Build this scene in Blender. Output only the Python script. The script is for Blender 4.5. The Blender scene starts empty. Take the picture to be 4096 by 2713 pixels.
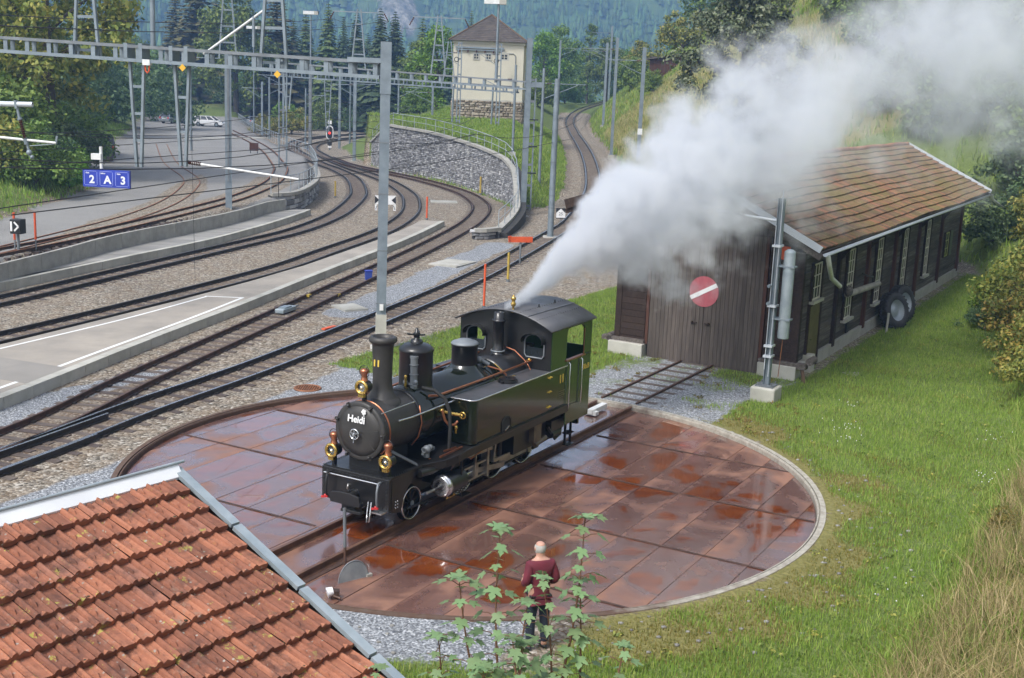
import bpy, bmesh, math, random
import numpy as np
from mathutils import Vector, Matrix
rnd = random.Random(7)
nrs = np.random.RandomState(11)
scene = bpy.context.scene
R = math.radians
# ------------------------------------------------------------------ camera
cam_d = bpy.data.cameras.new('camera')
cam = bpy.data.objects.new('camera', cam_d)
scene.collection.objects.link(cam)
cam_d.sensor_width = 36.0
cam_d.sensor_fit = 'HORIZONTAL'
cam_d.lens = 4877.15 / 4096 * 36.0
cam_d.clip_start = 0.1
cam_d.clip_end = 8000
_p, _r = R(11.8095), R(2.37595)
_F = Vector((0, math.cos(_p), -math.sin(_p))); _U = Vector((0, math.sin(_p), math.cos(_p))); _X = Vector((1, 0, 0))
_cx = math.cos(_r) * _X + math.sin(_r) * _U
_cu = -math.sin(_r) * _X + math.cos(_r) * _U
cam.matrix_world = Matrix(((_cx.x, _cu.x, -_F.x, 0), (_cx.y, _cu.y, -_F.y, 0), (_cx.z, _cu.z, -_F.z, 8.569), (0, 0, 0, 1)))
scene.camera = cam
# ------------------------------------------------------------------ sky, sun, exposure (overcast day)
SUN_EL, SUN_AZ = 52.0, 218.0          # azimuth clockwise from +Y: from the left, a little behind the camera
world = bpy.data.worlds.new('World')
scene.world = world
world.use_nodes = True
wn, wl = world.node_tree.nodes, world.node_tree.links
wn.clear()
sky = wn.new('ShaderNodeTexSky')
sky.sky_type = 'NISHITA'
sky.sun_disc = False
sky.sun_elevation = R(SUN_EL)
sky.sun_rotation = R(SUN_AZ)
sky.altitude = 900
sky.air_density = 1.0
sky.dust_density = 5.0
sky.ozone_density = 1.0
hsv = wn.new('ShaderNodeHueSaturation'); hsv.inputs['Saturation'].default_value = 0.30
bg = wn.new('ShaderNodeBackground'); bg.inputs['Strength'].default_value = 0.12
wo = wn.new('ShaderNodeOutputWorld')
wl.new(sky.outputs[0], hsv.inputs['Color']); wl.new(hsv.outputs[0], bg.inputs[0]); wl.new(bg.outputs[0], wo.inputs[0])
sun_d = bpy.data.lights.new('sun', 'SUN')
sun_d.energy = 1.5
sun_d.angle = R(15)
sun_d.color = (1.0, 0.965, 0.91)
sun = bpy.data.objects.new('sun', sun_d)
scene.collection.objects.link(sun)
_sd = Vector((math.sin(R(SUN_AZ)) * math.cos(R(SUN_EL)), math.cos(R(SUN_AZ)) * math.cos(R(SUN_EL)), math.sin(R(SUN_EL))))
sun.rotation_euler = (-_sd).to_track_quat('-Z', 'Y').to_euler()
sun.location = _sd * 60
vs = scene.view_settings
vs.view_transform = 'Standard'; vs.look = 'None'; vs.gamma = 1; vs.use_curve_mapping = False
vs.exposure = 1.15
cy = scene.cycles
cy.use_denoising = True
try: cy.denoiser = 'OPENIMAGEDENOISE'
except Exception: pass
cy.max_bounces = 8; cy.diffuse_bounces = 3; cy.glossy_bounces = 3; cy.transmission_bounces = 4
cy.transparent_max_bounces = 8; cy.volume_bounces = 5
cy.caustics_reflective = False; cy.caustics_refractive = False
cy.volume_step_rate = 1.0; cy.volume_max_steps = 256
# ------------------------------------------------------------------ helpers
def link(o, parent=None):
    scene.collection.objects.link(o)
    if parent is not None: o.parent = parent
    return o
def tag(o, label=None, cat=None, group=None, kind=None):
    if label: o['label'] = label
    if cat: o['category'] = cat
    if group: o['group'] = group
    if kind: o['kind'] = kind
    return o
def thing(name, label, cat, loc=(0, 0, 0), rz=0.0, group=None, kind=None):
    o = bpy.data.objects.new(name, None)
    o.empty_display_size = 0.3
    o.location = loc; o.rotation_euler = (0, 0, rz)
    link(o)
    return tag(o, label, cat, group, kind)
class MB:
    """collects shapes, builds ONE mesh object"""
    def __init__(s): s.v = []; s.f = []; s.sm = []
    def add(s, v, f, smooth=False):
        b = len(s.v); s.v += [tuple(p) for p in v]
        s.f += [tuple(i + b for i in q) for q in f]; s.sm += [smooth] * len(f)
        return s
    def box(s, c, d, rz=0.0, M=None):
        x, y, z = d[0] / 2, d[1] / 2, d[2] / 2
        v = [Vector((sx * x, sy * y, sz * z)) for sz in (-1, 1) for sy in (-1, 1) for sx in (-1, 1)]
        if rz: m = Matrix.Rotation(rz, 3, 'Z'); v = [m @ p for p in v]
        if M is not None: v = [M @ p for p in v]
        c = Vector(c)
        return s.add([p + c for p in v], [(0, 2, 3, 1), (4, 5, 7, 6), (0, 1, 5, 4), (2, 6, 7, 3), (0, 4, 6, 2), (1, 3, 7, 5)])
    def lohi(s, a, b):
        return s.box([(a[i] + b[i]) / 2 for i in range(3)], [abs(b[i] - a[i]) for i in range(3)])
    def bar(s, a, b, w, h=None, up=(0, 0, 1)):
        """rectangular bar from a to b"""
        a, b = Vector(a), Vector(b); h = w if h is None else h
        d = (b - a); L = d.length
        if L < 1e-6: return s
        d.normalize(); u = Vector(up)
        if abs(d.dot(u)) > .98: u = Vector((0, 1, 0))
        x = d.cross(u).normalized(); y = x.cross(d)
        v = [p + x * sx * w / 2 + y * sy * h / 2 for p in (a, b) for sy in (-1, 1) for sx in (-1, 1)]
        return s.add(v, [(0, 1, 3, 2), (4, 6, 7, 5), (0, 4, 5, 1), (2, 3, 7, 6), (0, 2, 6, 4), (1, 5, 7, 3)])
    def cyl(s, a, b, r0, r1=None, n=12, caps=True, smooth=True):
        a, b = Vector(a), Vector(b); r1 = r0 if r1 is None else r1
        d = (b - a).normalized()
        u = Vector((0, 0, 1)) if abs(d.z) < .9 else Vector((1, 0, 0))
        x = d.cross(u).normalized(); y = d.cross(x)
        v = []
        for p, r in ((a, r0), (b, r1)):
            for i in range(n):
                t = 2 * math.pi * i / n
                v.append(p + x * math.cos(t) * r + y * math.sin(t) * r)
        s.add(v, [(i, i + n, (i + 1) % n + n, (i + 1) % n) for i in range(n)], smooth)
        if caps:
            if r0 > 1e-5: s.add(v[:n], [tuple(range(n))])
            if r1 > 1e-5: s.add(v[n:], [tuple(range(n - 1, -1, -1))])
        return s
    def tube(s, pts, r, n=8, caps=True):
        pts = [Vector(p) for p in pts]
        rs = r if isinstance(r, (list, tuple)) else [r] * len(pts)
        v = []; x = None
        for k, p in enumerate(pts):
            d = (pts[min(k + 1, len(pts) - 1)] - pts[max(k - 1, 0)])
            d = d.normalized() if d.length > 1e-9 else Vector((0, 0, 1))
            if x is None:
                u = Vector((0, 0, 1)) if abs(d.z) < .9 else Vector((1, 0, 0))
                x = d.cross(u).normalized()
            else:
                x = (x - d * x.dot(d)).normalized()
            y = d.cross(x)
            for i in range(n):
                t = 2 * math.pi * i / n
                v.append(p + x * math.cos(t) * rs[k] + y * math.sin(t) * rs[k])
        f = []
        for k in range(len(pts) - 1):
            for i in range(n):
                j = (i + 1) % n
                f.append((k * n + i, k * n + n + i, k * n + n + j, k * n + j))
        s.add(v, f, True)
        if caps:
            s.add(v[:n], [tuple(range(n))]); s.add(v[-n:], [tuple(range(n - 1, -1, -1))])
        return s
    def lathe(s, prof, c=(0, 0, 0), axis='Z', n=20, smooth=True, caps=True):
        """prof: list of (r, h) along the axis from c"""
        v = []; c = Vector(c)
        for r, h in prof:
            for i in range(n):
                t = 2 * math.pi * i / n
                a, b = math.cos(t) * r, math.sin(t) * r
                p = {'Z': (a, b, h), 'X': (h, a, b), 'Y': (b, h, a)}[axis]
                v.append(c + Vector(p))
        f = []
        for k in range(len(prof) - 1):
            for i in range(n):
                j = (i + 1) % n
                f.append((k * n + i, k * n + j, k * n + n + j, k * n + n + i))
        s.add(v, f, smooth)
        if caps and prof[0][0] > 1e-5: s.add(v[:n], [tuple(range(n - 1, -1, -1))])
        if caps and prof[-1][0] > 1e-5: s.add(v[-n:], [tuple(range(n))])
        return s
    def torus(s, c, Rr, r, axis='X', n=20, m=8):
        pts = []
        c = Vector(c); v = []; f = []
        for i in range(n):
            t = 2 * math.pi * i / n
            for j in range(m):
                q = 2 * math.pi * j / m
                a = (Rr + r * math.cos(q)) * math.cos(t); b = (Rr + r * math.cos(q)) * math.sin(t); h = r * math.sin(q)
                v.append(c + Vector({'Z': (a, b, h), 'X': (h, a, b), 'Y': (a, h, b)}[axis]))
        for i in range(n):
            for j in range(m):
                f.append((i * m + j, ((i + 1) % n) * m + j, ((i + 1) % n) * m + (j + 1) % m, i * m + (j + 1) % m))
        return s.add(v, f, True)
    def ball(s, c, r, n=10, m=7, sc=(1, 1, 1)):
        c = Vector(c); v = []; f = []
        for k in range(m + 1):
            ph = math.pi * k / m
            for i in range(n):
                t = 2 * math.pi * i / n
                v.append(c + Vector((r * sc[0] * math.sin(ph) * math.cos(t), r * sc[1] * math.sin(ph) * math.sin(t), r * sc[2] * math.cos(ph))))
        for k in range(m):
            for i in range(n):
                f.append((k * n + i, k * n + n + i, k * n + n + (i + 1) % n, k * n + (i + 1) % n))
        return s.add(v, f, True)
    def prism(s, poly, h, ax='Z', o=0.0):
        """polygon (ccw) extruded by h from o; ax Z: poly in xy, Y: poly in xz, X: poly in yz"""
        n = len(poly)
        def P(a, b, t): return {'Z': (a, b, t), 'Y': (a, t, b), 'X': (t, a, b)}[ax]
        v = [P(a, b, o) for a, b in poly] + [P(a, b, o + h) for a, b in poly]
        f = [tuple(range(n - 1, -1, -1)), tuple(range(n, 2 * n))] + [(i, (i + 1) % n, (i + 1) % n + n, i + n) for i in range(n)]
        return s.add(v, f)
    def mesh(s, name, mat, fix=True):
        me = bpy.data.meshes.new(name)
        me.from_pydata(s.v, [], s.f)
        if any(s.sm): me.polygons.foreach_set('use_smooth', s.sm)
        if fix:
            b = bmesh.new(); b.from_mesh(me); bmesh.ops.recalc_face_normals(b, faces=b.faces); b.to_mesh(me); b.free()
        for m in (mat if isinstance(mat, (list, tuple)) else [mat]): me.materials.append(m)
        me.update()
        return me
    def build(s, name, mat, parent=None, fix=True, bevel=0.0):
        o = link(bpy.data.objects.new(name, s.mesh(name, mat, fix)), parent)
        if bevel:
            b = o.modifiers.new('bevel', 'BEVEL'); b.width = bevel; b.segments = 2; b.limit_method = 'ANGLE'; b.angle_limit = R(40)
        return o
def np_mesh(name, V, F, mat, smooth=False, cols=None):
    """fast mesh from numpy arrays: V (n,3), F (m,k)"""
    me = bpy.data.meshes.new(name)
    V = np.asarray(V, np.float32); F = np.asarray(F, np.int32)
    k = F.shape[1]
    me.vertices.add(len(V)); me.vertices.foreach_set('co', V.ravel())
    me.loops.add(F.size); me.loops.foreach_set('vertex_index', F.ravel())
    me.polygons.add(len(F)); me.polygons.foreach_set('loop_start', np.arange(0, F.size, k, dtype=np.int32))
    if smooth: me.polygons.foreach_set('use_smooth', np.ones(len(F), bool))
    me.update(calc_edges=True)
    if cols is not None:
        a = me.color_attributes.new('mask', 'FLOAT_COLOR', 'POINT')
        a.data.foreach_set('color', np.asarray(cols, np.float32).ravel())
    for m in (mat if isinstance(mat, (list, tuple)) else [mat]): me.materials.append(m)
    me.validate()
    return me
def copy_obj(o, parent=None, loc=None, rz=None):
    c = o.copy(); link(c, parent)
    if loc is not None: c.location = loc
    if rz is not None: c.rotation_euler = (0, 0, rz)
    return c
def copy_tree(root, loc, rz=None, label=None, sc=None):
    r = copy_obj(root, None, loc, rz)
    if label: r['label'] = label
    if sc is not None: r.scale = sc
    for ch in list(root.children):
        c = copy_obj(ch, r)
        for g in list(ch.children): copy_obj(g, c)
    return r
def text_mesh(txt, size, mat, name, parent, M, depth=0.004, bold=0.0):
    cu = bpy.data.curves.new('lettering', 'FONT')
    cu.body = txt; cu.size = size; cu.extrude = depth; cu.align_x = 'CENTER'; cu.align_y = 'CENTER'; cu.offset = bold
    cu.resolution_u = 4
    o = bpy.data.objects.new('lettering_curve', cu); scene.collection.objects.link(o)
    dg = bpy.context.evaluated_depsgraph_get()
    me = bpy.data.meshes.new_from_object(o.evaluated_get(dg))
    bpy.data.objects.remove(o)
    me.materials.clear(); me.materials.append(mat)
    t = link(bpy.data.objects.new(name, me), parent)
    t.matrix_local = M
    return t
def frame(o, x, y, z):
    """matrix with origin o and axes x (text right), y (text up)"""
    x, y, z = Vector(x), Vector(y), Vector(z)
    return Matrix(((x.x, y.x, z.x, o[0]), (x.y, y.y, z.y, o[1]), (x.z, y.z, z.z, o[2]), (0, 0, 0, 1)))
def catmull(pts, step=0.5):
    P = np.array(pts, float); P = np.vstack([2 * P[0] - P[1], P, 2 * P[-1] - P[-2]])
    out = []
    for i in range(1, len(P) - 2):
        n = max(2, int(np.linalg.norm(P[i + 1] - P[i]) / step))
        for t in np.linspace(0, 1, n, endpoint=False):
            a, b, c, d = P[i - 1], P[i], P[i + 1], P[i + 2]
            out.append(.5 * (2 * b + (c - a) * t + (2 * a - 5 * b + 4 * c - d) * t * t + (3 * b - a - 3 * c + d) * t ** 3))
    out.append(P[-2])
    return np.array(out)
def resample(P, step):
    d = np.r_[0, np.cumsum(np.linalg.norm(np.diff(P, axis=0), axis=1))]
    n = max(2, int(d[-1] / step) + 1)
    q = np.linspace(0, d[-1], n)
    return np.stack([np.interp(q, d, P[:, i]) for i in range(P.shape[1])], 1)
# ------------------------------------------------------------------ materials
def new_mat(name):
    m = bpy.data.materials.new(name); m.use_nodes = True
    nt = m.node_tree; b = nt.nodes['Principled BSDF']
    return m, nt, nt.nodes, nt.links, b
def nz(N, L, vec, scale, detail=4, rough=.55, dist=0.0):
    n = N.new('ShaderNodeTexNoise'); n.inputs['Scale'].default_value = scale; n.inputs['Detail'].default_value = detail
    n.inputs['Roughness'].default_value = rough; n.inputs['Distortion'].default_value = dist
    if vec is not None: L.new(vec, n.inputs['Vector'])
    return n.outputs['Fac']
def ramp(N, L, fac, stops, interp='LINEAR'):
    r = N.new('ShaderNodeValToRGB'); r.color_ramp.interpolation = interp
    e = r.color_ramp.elements
    while len(e) < len(stops): e.new(.5)
    for k, (p, c) in enumerate(stops):
        e[k].position = p
        e[k].color = (c[0], c[1], c[2], 1) if isinstance(c, (tuple, list)) else (c, c, c, 1)
    L.new(fac, r.inputs['Fac'])
    return r.outputs['Color']
def mixc(N, L, fac, a, b, mode='MIX'):
    m = N.new('ShaderNodeMix'); m.data_type = 'RGBA'; m.blend_type = mode
    for sock, val in ((m.inputs['Factor'], fac), (m.inputs['A'], a), (m.inputs['B'], b)): pass
    ins = {'f': m.inputs[0], 'a': m.inputs[6], 'b': m.inputs[7]}
    for k, val in (('f', fac), ('a', a), ('b', b)):
        if hasattr(val, 'links') or hasattr(val, 'is_linked'): L.new(val, ins[k])
        elif isinstance(val, (tuple, list)): ins[k].default_value = (val[0], val[1], val[2], 1)
        else: ins[k].default_value = val
    return m.outputs[2]
def mth(N, L, op, a, b=None, c=None, clamp=False):
    m = N.new('ShaderNodeMath'); m.operation = op; m.use_clamp = clamp
    for k, val in enumerate((a, b, c)):
        if val is None: continue
        if hasattr(val, 'is_linked'): L.new(val, m.inputs[k])
        else: m.inputs[k].default_value = val
    return m.outputs[0]
def coords(N, L, kind='Object', rand=True):
    tc = N.new('ShaderNodeTexCoord'); v = tc.outputs[kind]
    if rand:
        oi = N.new('ShaderNodeObjectInfo')
        vm = N.new('ShaderNodeVectorMath'); vm.operation = 'MULTIPLY_ADD'
        cb = N.new('ShaderNodeCombineXYZ')
        for k, f in enumerate((37.0, 91.0, 53.0)): L.new(mth(N, L, 'MULTIPLY', oi.outputs['Random'], f), cb.inputs[k])
        vm.inputs[1].default_value = (1, 1, 1)
        L.new(v, vm.inputs[0]); L.new(cb.outputs[0], vm.inputs[2]); v = vm.outputs[0]
    return v
def bump(N, L, b, h, strength, dist=.02):
    n = N.new('ShaderNodeBump'); n.inputs['Strength'].default_value = strength; n.inputs['Distance'].default_value = dist
    L.new(h, n.inputs['Height']); L.new(n.outputs[0], b.inputs['Normal'])
def pmat(name, c1, c2=None, scale=3.0, rough=.6, metal=0.0, bmp=0.0, spread=.3, rvar=.1, coat=0.0, hv=0.0, island=0.0, stretch=None, spec=None, bdist=.02):
    """two-tone noise material; hv: value spread per object, island: per loose piece"""
    m, nt, N, L, b = new_mat(name)
    b.inputs['Metallic'].default_value = metal
    b.inputs['Coat Weight'].default_value = coat; b.inputs['Coat Roughness'].default_value = .08
    if spec is not None: b.inputs['Specular IOR Level'].default_value = spec
    v = coords(N, L)
    if stretch:
        mp = N.new('ShaderNodeMapping'); mp.inputs['Scale'].default_value = stretch
        L.new(v, mp.inputs[0]); v = mp.outputs[0]
    c2 = c2 or tuple(x * .75 for x in c1)
    f = nz(N, L, v, scale, 6, .6)
    col = ramp(N, L, f, [(.5 - spread / 2, c2), (.5 + spread / 2, c1)])
    def vary(col, rv, amt):
        h = N.new('ShaderNodeHueSaturation'); L.new(col, h.inputs['Color'])
        L.new(mth(N, L, 'MULTIPLY_ADD', rv, amt, 1 - amt / 2), h.inputs['Value'])
        L.new(mth(N, L, 'MULTIPLY_ADD', rv, amt * .06, .5 - amt * .03), h.inputs['Hue'])
        return h.outputs[0]
    if hv:
        oi = N.new('ShaderNodeObjectInfo'); col = vary(col, oi.outputs['Random'], hv)
    if island:
        g = N.new('ShaderNodeNewGeometry'); col = vary(col, g.outputs['Random Per Island'], island)
    L.new(col, b.inputs['Base Color'])
    f2 = nz(N, L, v, scale * 2.7, 4)
    L.new(mth(N, L, 'MULTIPLY_ADD', f2, rvar * 2, rough - rvar), b.inputs['Roughness'])
    if bmp:
        f3 = nz(N, L, v, scale * 6, 5, .65)
        bump(N, L, b, f3, bmp, bdist)
    return m
M = {}
M['galv'] = pmat('galvanised_steel', (.235, .28, .315), (.17, .205, .235), 2.0, .5, .25, .05)
M['galv_lt'] = pmat('pale_galvanised_tube', (.38, .42, .45), (.30, .34, .37), 2.0, .5, .2, .03)
M['galv_dark'] = pmat('weathered_steel', (.22, .24, .26), (.15, .165, .18), 2.0, .55, .3, .05)
M['white_pipe'] = pmat('white_insulated_tube', (.74, .75, .74), (.6, .61, .6), 3, .5)
M['zinc'] = pmat('zinc_sheet', (.60, .64, .68), (.50, .54, .59), 1.2, .45, .1, .03)
M['ridge_white'] = pmat('white_ridge_sheet', (.80, .82, .84), (.70, .72, .75), 1.2, .45, 0, .03)
M['zinc_old'] = pmat('weathered_zinc', (.36, .41, .44), (.25, .30, .33), 2.5, .5, .25, .08)
M['concrete'] = pmat('concrete', (.40, .385, .35), (.29, .28, .25), 1.5, .85, 0, .25, hv=.1)
M['concrete_lt'] = pmat('pale_concrete', (.47, .455, .41), (.34, .33, .29), 1.2, .85, 0, .25, hv=.1)
M['rail_rust'] = pmat('rusty_rail_steel', (.115, .062, .045), (.055, .036, .03), 4, .6, .3)
M['rail_head'] = pmat('polished_rail_head', (.46, .47, .50), (.34, .35, .38), 6, .28, .9)
M['rail_side'] = pmat('oily_rail_side', (.05, .045, .042), (.032, .03, .03), 4, .45, .3)
M['rail_orange'] = pmat('bright_rust_rail', (.30, .12, .05), (.17, .075, .04), 4, .75, .1)
M['sleeper'] = pmat('old_timber_sleeper', (.13, .10, .085), (.07, .055, .048), 3, .85, 0, .4, hv=.5, stretch=(1, 6, 6))
M['black'] = pmat('matt_black_paint', (.022, .022, .024), (.014, .014, .015), 5, .45)
M['signal_white'] = pmat('white_enamel', (.78, .78, .8), (.7, .7, .72), 3, .4)
M['signal_orange'] = pmat('orange_paint', (.72, .11, .03), (.6, .09, .03), 4, .55)
M['yellow'] = pmat('yellow_paint', (.5, .36, .06), (.38, .27, .06), 4, .6)
M['yellow_sign'] = pmat('yellow_sign', (.75, .42, .03), (.65, .36, .03), 4, .5)
M['red_lamp'] = pmat('red_signal_lens', (.65, .04, .03), (.5, .03, .02), 4, .3)
M['blue_sign'] = pmat('blue_enamel', (.030, .058, .42), (.024, .045, .33), 2, .35, island=.1)
M['white'] = pmat('white_paint', (.8, .8, .8), (.72, .72, .72), 3, .5)
M['glass_dark'] = pmat('dark_window_glass', (.02, .025, .03), (.015, .02, .024), 2, .08, 0, 0, spec=.7)
M['porcelain'] = pmat('brown_porcelain', (.10, .035, .025), (.07, .025, .02), 4, .25)
# ------------------------------------------------------------------ the lie of the land
TC = np.array([-0.796, 26.183]); TTH = R(60.9203); TR = 7.64          # turntable centre, track bearing, radius
Tt = np.array([math.cos(TTH), math.sin(TTH)]); Tn = np.array([-Tt[1], Tt[0]])
def W2(s, n): p = TC + Tt * s + Tn * n; return (float(p[0]), float(p[1]))
PLAT = [(-21.5, 28), (-20.6, 40), (-19.34, 49.3), (-18.55, 56), (-15.96, 66.7), (-15.1, 73.9), (-14.3, 76.2), (-14.35, 83), (-15.0, 91), (-16.73, 101.4), (-19.85, 117.6), (-22.9, 126), (-34, 160), (-52.6, 225), (-62, 262)]
PLPOLY = PLAT + [(-240, 262), (-240, 10), (-30, 10)]
BANK = [(-22, 30), (-25.1, 58.9), (-26.8, 77.4), (-35.8, 101.5), (-42, 128), (-49, 156), (-58, 190), (-66, 230)]   # foot of the grassy bank left of the siding yard
WALLB = [(-15.0, 123.5), (-12.15, 115.5), (-8.06, 109.0), (-4.25, 100.0), (-2.2, 93.6), (-1.0, 89.1), (-0.45, 86.2)]
WING = [(-0.45, 86.2), (-0.25, 82.0), (-0.2, 78.0), (-0.6, 73.5), (-1.25, 69.0)]
PRPOLY = WALLB + [(0.5, 84.6), (1.9, 85.6), (3.4, 92), (4.3, 98), (4.7, 106), (5.1, 125), (5.3, 158), (5.5, 182), (6.6, 202), (8.8, 216), (12.4, 231.5), (18, 254), (19, 262), (-12, 262), (-14, 212), (-16, 196), (-20, 182), (-22.5, 168), (-22.0, 152), (-18.5, 136)]
T1C = [(-13.9, 18), (-10.78, 25.9), (-9.4, 30), (-7.27, 35.5), (-4.1, 45.5), (-1.94, 53), (-0.2, 60.3), (2.5, 72.7), (3.35, 77), (4.7, 86), (5.75, 95), (6.25, 104), (6.6, 115), (6.8, 128), (6.95, 145), (7.0, 165), (7.2, 183), (8.3, 200), (10.4, 213), (14, 228), (19.1, 250)]
T1Z = ([0, 78, 86, 100, 106, 125, 158, 182, 200, 213, 228, 250, 400], [0, 0, .25, .92, 1.3, 1.95, 2.45, 3.25, 3.95, 4.75, 5.55, 6.45, 9])
HILLTOE = [(-9, 14.0), (-4, 14.0), (0, 14.2), (1.4, 12.6), (3.4, 14.4), (5.5, 17.2), (7.5, 20.5), (9.8, 24.6), (12.6, 29.8), (14.7, 35), (16.8, 42), (20.3, 51), (24.0, 61), (23.6, 67), (18, 70), (11.5, 74), (7.6, 82), (8.2, 96), (8.9, 108), (9.2, 130), (9.4, 165), (9.8, 182), (11, 197), (13.2, 210), (17, 224), (23, 252), (24, 262)]
HILLPOLY = HILLTOE + [(300, 262), (300, -60), (-60, -60), (-9, 2)]
def seg_dist(x, y, line):
    P = np.array(line, float); best = np.full(x.shape, 1e9)
    for a, b in zip(P[:-1], P[1:]):
        d = b - a; t = np.clip(((x - a[0]) * d[0] + (y - a[1]) * d[1]) / (d @ d), 0, 1)
        best = np.minimum(best, np.hypot(x - a[0] - t * d[0], y - a[1] - t * d[1]))
    return best
def inside(x, y, poly):
    P = np.array(poly, float); r = np.zeros(x.shape, bool)
    for (x1, y1), (x2, y2) in zip(P, np.roll(P, -1, 0)):
        if y1 == y2: continue
        c = ((y1 > y) != (y2 > y)) & (x < (x2 - x1) * (y - y1) / (y2 - y1) + x1)
        r ^= c
    return r
def sstep(a, b, v):
    t = np.clip((v - a) / (b - a), 0, 1); return t * t * (3 - 2 * t)
def lump(x, y, f, ph=0.0):
    return (np.sin(x * f + 1.3 * np.sin(y * f * .7 + ph)) + np.sin(y * f * 1.13 + 1.7 * np.sin(x * f * .6 - ph)) + .5 * np.sin((x + y) * f * 2.1 + ph)) / 2.5
def height(x, y):
    x = np.asarray(x, float); y = np.asarray(y, float)
    z = np.zeros(x.shape)
    # T1 climbing line
    t1z = np.interp(y, *T1Z); d1 = seg_dist(x, y, T1C)
    far = y > 76
    z = np.where(far & (d1 < 5), t1z * sstep(5.0, 1.8, d1), z)
    # siding yard plateau
    inp = inside(x, y, PLPOLY); dp = seg_dist(x, y, PLAT)
    zp = 1.0 * sstep(.15, .75, dp)
    bank = inside(x, y, BANK + [(-240, 262), (-240, 10)]); db = seg_dist(x, y, BANK)
    zp = zp + np.where(bank, np.minimum(.34 * db + .15 * np.sin(db), 9.0), 0)
    zp = zp + 2.3 * np.exp(-(((x + 50) / 11) ** 2 + ((y - 206) / 12) ** 2))
    z = np.where(inp, zp, z)
    # meadow behind the retaining wall
    inr = inside(x, y, PRPOLY); dw = seg_dist(x, y, WALLB)
    ztop = 3.25 + np.clip(y - 88, 0, 45) * .047
    nose = seg_dist(x, y, [(-0.45, 86.2), (0.5, 84.6), (1.9, 85.6), (3.4, 92)])
    zr = np.minimum(ztop, np.minimum(t1z + np.maximum(d1 - 2.0, 0) * .55, .15 + nose * .62 + 9 * (y > 100)))
    zr = np.minimum(zr, np.where(y < 126, 20, .1 + .45 * np.maximum(seg_dist(x, y, PRPOLY[-8:] + [(-15, 123.5)]), 0)))
    zr = np.where(dw < 1.0, zr * sstep(.25, .95, dw), zr)
    z = np.where(inr, np.maximum(zr, 0), z)
    # hillside: behind the shed on the right and under the camera
    inh = inside(x, y, HILLPOLY); dh = seg_dist(x, y, HILLTOE)
    up = np.where(y > 76, t1z, 0.0)
    slope = np.where(y > 60, .85, np.where(y > 30, .6, .43)); 
    slope = np.interp(y, [0, 18, 30, 45, 62, 75, 300], [.5, .55, .55, .55, .75, .9, .9])
    zh = up + np.minimum(slope * dh, 34 + .25 * dh)
    zh = zh + .15 * lump(x, y, .55) * sstep(.5, 4, dh)
    zh = np.where(y < 16, np.minimum(zh, 6.9), zh)
    z = np.where(inh, zh, z)
    # gentle unevenness of the lawn beside the shed
    z = z + .05 * lump(x, y, .9, 1.0) * (inside(x, y, LAWN) & ~inh) * sstep(TR + .7, TR + 2.2, np.hypot(x - TC[0], y - TC[1]))
    return z
LAWN = [W2(13.5, -3.6), W2(43, -3.6), (24, 61), (20.3, 51), (16.8, 42), (14.7, 35), (12.6, 29.8), (9.8, 24.6), (7.5, 20.5), (5.5, 17.2), (3.4, 14.4), (1.2, 13.4), (1.0, 17.2), (1.5, 18.7), (3.1, 19.4), (4.7, 20.7), (5.95, 22.3), (6.7, 24.2), (7.0, 26.2), (6.7, 28.3), (5.95, 30.1), (5.2, 31.2), (4.6, 32.4), (7.6, 35.2)]
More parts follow.
